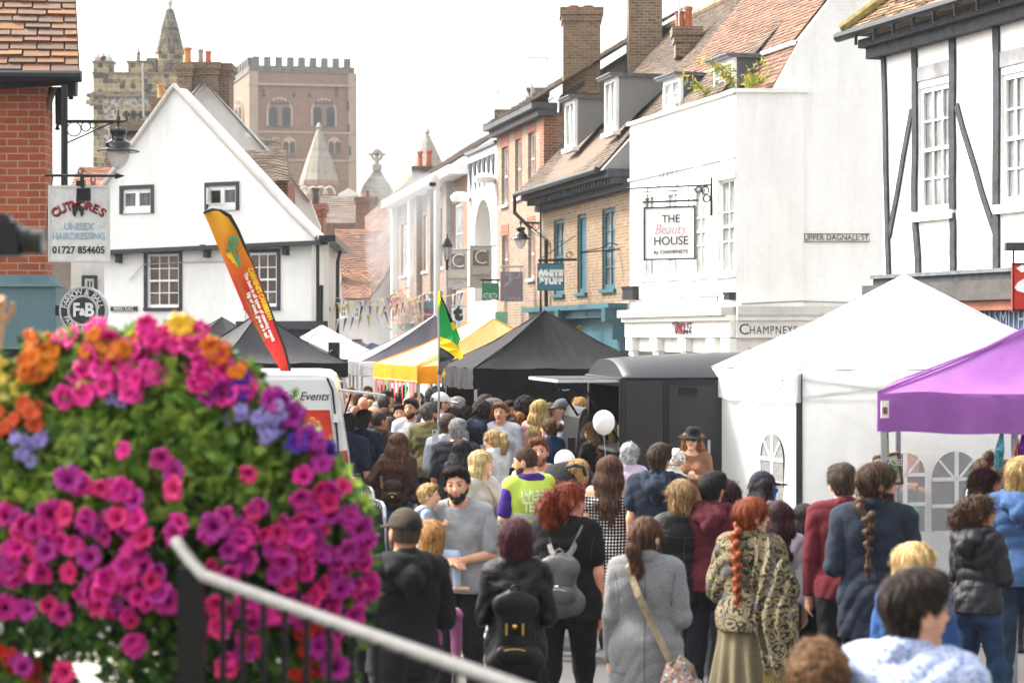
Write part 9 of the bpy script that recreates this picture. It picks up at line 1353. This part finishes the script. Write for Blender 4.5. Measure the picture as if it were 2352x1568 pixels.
top_sp = [(220, 805), (250, 790), (185, 850), (200, 880), (235, 860), (265, 870), (300, 845), (310, 815), (275, 830), (230, 895), (190, 900), (450, 840), (470, 870), (500, 880), (520, 860), (540, 900), (560, 880), (430, 790), (405, 775), (345, 770), (215, 755), (160, 775), (320, 870), (350, 850), (300, 900), (520, 905), (480, 800), (455, 770), (380, 760), (330, 752), (140, 905)]
pet2 = thing('petunia', 'hot pink petunias flowering along the top of the planter', 'plant', tuple(at(350, 850, 6.4))); PK = [blossom_mesh('blossom', petal_mat(c, '7a1050', 'pink_petal'), .037, 5, 30+i) for i, c in enumerate(('e0218c', 'd81480', 'e83a98'))]
for i, (x, y) in enumerate(top_sp):
    for _ in range(3): place(pet2, PK[rg.randrange(3)], at(x+rg.uniform(-16, 16), y+rg.uniform(-14, 14), bulge(x, y)-.05*rg.random()), rg.uniform(.8, 1.15), Vector((rg.gauss(0, .6), -1, rg.gauss(.5, .5))).normalized())
leaves('foliage', vol(350, 140, 580, 750, 920, .2), .045, LF, pet2, 1.5, .2, 21)
def plant(name, label, centres, n, col, thr, r, lobes, spread, leafn=120, lm=LF, ruf=.012, depth=.012, size=.05):
    x0, y0 = centres[0]; t = thing(name, label, 'plant', tuple(at(x0, y0, bulge(x0, y0)))); ms = [blossom_mesh('blossom', petal_mat(c, thr, 'petal'), r, lobes, 60+i, depth, ruf) for i, c in enumerate(col)]
    for (x, y) in centres:
        for _ in range(n): xx, yy = x+rg.gauss(0, spread), y+rg.gauss(0, spread*.8); place(t, ms[rg.randrange(len(ms))], at(xx, yy, bulge(x, y)-.08*rg.random()), rg.uniform(.75, 1.2), Vector((rg.gauss(0, .6), -1, rg.gauss(.4, .5))).normalized())
    leaves('foliage', [at(x+rg.gauss(0, spread*1.3), y+abs(rg.gauss(0, spread*1.3)), bulge(x, y)+.05*rg.random()) for x, y in centres for _ in range(leafn)], size, lm, t, 1.4, .2, len(label)); return t
plant('begonia', 'bright orange begonias on the left shoulder of the planter', [(100, 790), (85, 830), (75, 860)], 8, ('e8801a', 'ea8f26', 'de6c14'), 'd87f28', .03, 7, 17); plant('begonia', 'orange begonias at the top left of the planter below the round sign', [(215, 780), (250, 785), (270, 800)], 7, ('e57f1c', 'e88f2a'), 'd0701e', .03, 7, 17); plant('begonia', 'orange begonias at the top right of the planter under the grey gazebos', [(480, 800), (500, 820), (545, 850)], 4, ('e88522', 'e57420'), 'd06c22', .03, 7, 14)
plant('begonia', 'pale yellow flowers at the left edge beside the orange begonias', [(20, 880), (10, 900), (5, 850)], 4, ('ecd65a', 'e8dc8a'), 'd8b83a', .035, 7, 13); plant('begonia', 'single yellow blooms on the planter crest', [(420, 757)], 3, ('f0c02a', 'e8b428'), 'd89a20', .036, 7, 12, 40)
plant('begonia', 'salmon orange flowers low on the left side of the planter', [(60, 920), (70, 950), (5, 980)], 4, ('ea7a3a', 'e2603a'), 'd86a30', .03, 6, 16); plant('lobelia', 'pale lilac blue flowers on the right of the green foliage', [(560, 945), (600, 960), (640, 945), (625, 985)], 8, ('a79ad8', '9a8cd0', 'b6aadf'), '7a6ab0', .02, 5, 14, 60); plant('lobelia', 'pale lilac flowers scattered at the left of the green foliage', [(80, 1000), (55, 1050), (60, 1020), (285, 925)], 4, ('a8a0d8', '9c90cc'), '7a6ab0', .02, 5, 16, 50)
plant('petunia', 'deep violet petunias at the right edge of the planter', [(555, 890), (740, 1028), (690, 1012)], 2, ('3f1590', '4a1aa0'), '1c0850', .038, 5, 12, 30); plant('petunia', 'purple magenta petunias trailing at the upper right of the planter', [(625, 905), (640, 930), (660, 950), (700, 1000), (720, 1050), (500, 900)], 2, ('9a1088', 'b01490'), '3a0838', .04, 5, 14, 40)
plant('geranium', 'red geraniums at the bottom left corner', [(15, 1500), (35, 1525), (70, 1540)], 7, ('c8241a', 'b81c14'), '7a100c', .018, 5, 13, 60); plant('geranium', 'red geraniums behind the railing balusters', [(700, 1450), (725, 1435), (700, 1500), (705, 1550), (640, 1390)], 6, ('d8281c', 'c01e16'), '8a120e', .02, 5, 10, 40)
# ================================================================= the air between here and the far towers
hz = tag(MB().box(-160, 160, -3, 420, -1, 75).build('haze', paint('e9edf2', 1, bump=0), uv=False), kind='stuff'); hz.display_type = 'WIRE'
hm = bpy.data.materials.new('haze'); hm.use_nodes = True; ht = hm.node_tree; ht.nodes.clear(); pv = ht.nodes.new('ShaderNodeVolumePrincipled'); pv.inputs['Density'].default_value = .0004; pv.inputs['Color'].default_value = (.93, .95, .98, 1); pv.inputs['Anisotropy'].default_value = .2; ho = ht.nodes.new('ShaderNodeOutputMaterial'); ht.links.new(pv.outputs[0], ho.inputs['Volume'])
hz.data.materials.clear(); hz.data.materials.append(hm)
sm_ = MB(); c_ = at(948, 610, 62); sm_.lathe([(0, -2.6)]+[(r_, z_) for r_, z_ in ((.9, -2.4), (1.3, -1.2), (1.5, .3), (1.6, 1.6), (1.3, 2.7))]+[(0, 3.0)], c_, 14); so_ = tag(sm_.build('smoke', MATS and BLACK, uv=False), 'thin blue white cooking smoke drifting up in front of the brick offices', 'smoke', kind='stuff')
m_ = bpy.data.materials.new('smoke'); m_.use_nodes = True; q_ = m_.node_tree; q_.nodes.clear(); v_ = q_.nodes.new('ShaderNodeVolumePrincipled'); v_.inputs['Color'].default_value = (.9, .94, 1, 1); n_ = q_.nodes.new('ShaderNodeTexNoise'); n_.inputs['Scale'].default_value = .8; n_.inputs['Detail'].default_value = 4; t_ = q_.nodes.new('ShaderNodeTexCoord'); mp_ = q_.nodes.new('ShaderNodeMapping'); mp_.inputs['Scale'].default_value = (1.2, 1.2, .6); q_.links.new(t_.outputs['Object'], mp_.inputs[0]); q_.links.new(mp_.outputs[0], n_.inputs['Vector']); r_ = q_.nodes.new('ShaderNodeMapRange'); r_.inputs[1].default_value = .42; r_.inputs[2].default_value = .75; r_.inputs[4].default_value = .42; q_.links.new(n_.outputs[0], r_.inputs[0]); q_.links.new(r_.outputs[0], v_.inputs['Density']); o_ = q_.nodes.new('ShaderNodeOutputMaterial'); q_.links.new(v_.outputs[0], o_.inputs['Volume']); so_.data.materials.clear(); so_.data.materials.append(m_)
from mathutils.bvhtree import BVHTree
# ================================================================= lettering to meshes
bpy.context.view_layer.update(); dg = bpy.context.evaluated_depsgraph_get()
for o in [o for o in COL.objects if o.type == 'FONT']:
    me = bpy.data.meshes.new_from_object(o.evaluated_get(dg)); q = bpy.data.objects.new('tmp', me); COL.objects.link(q); q.parent = o.parent; q.matrix_local = o.matrix_local
    for k in o.keys(): q[k] = o[k]
    if 'wrap' in q.keys():
        g = [c for c in q.parent.children if c.name.split('.')[0] == q['wrap']][0]; bv = BVHTree.FromPolygons([v.co.copy() for v in g.data.vertices], [tuple(p.vertices) for p in g.data.polygons]); sg = -1 if q.matrix_local.translation.y < 0 else 1; ml = q.matrix_local.copy(); iv = ml.inverted()
        for v in me.vertices:
            w = ml @ v.co; h = bv.ray_cast(Vector((w.x, sg*1.0, w.z)), Vector((0, -sg, 0)))[0]
            if h: v.co = iv @ Vector((w.x, h.y+sg*(.007+(w.y-ml.translation.y)*sg), w.z))
        del q['wrap']
    nm = o.name; bpy.data.objects.remove(o); q.name = nm
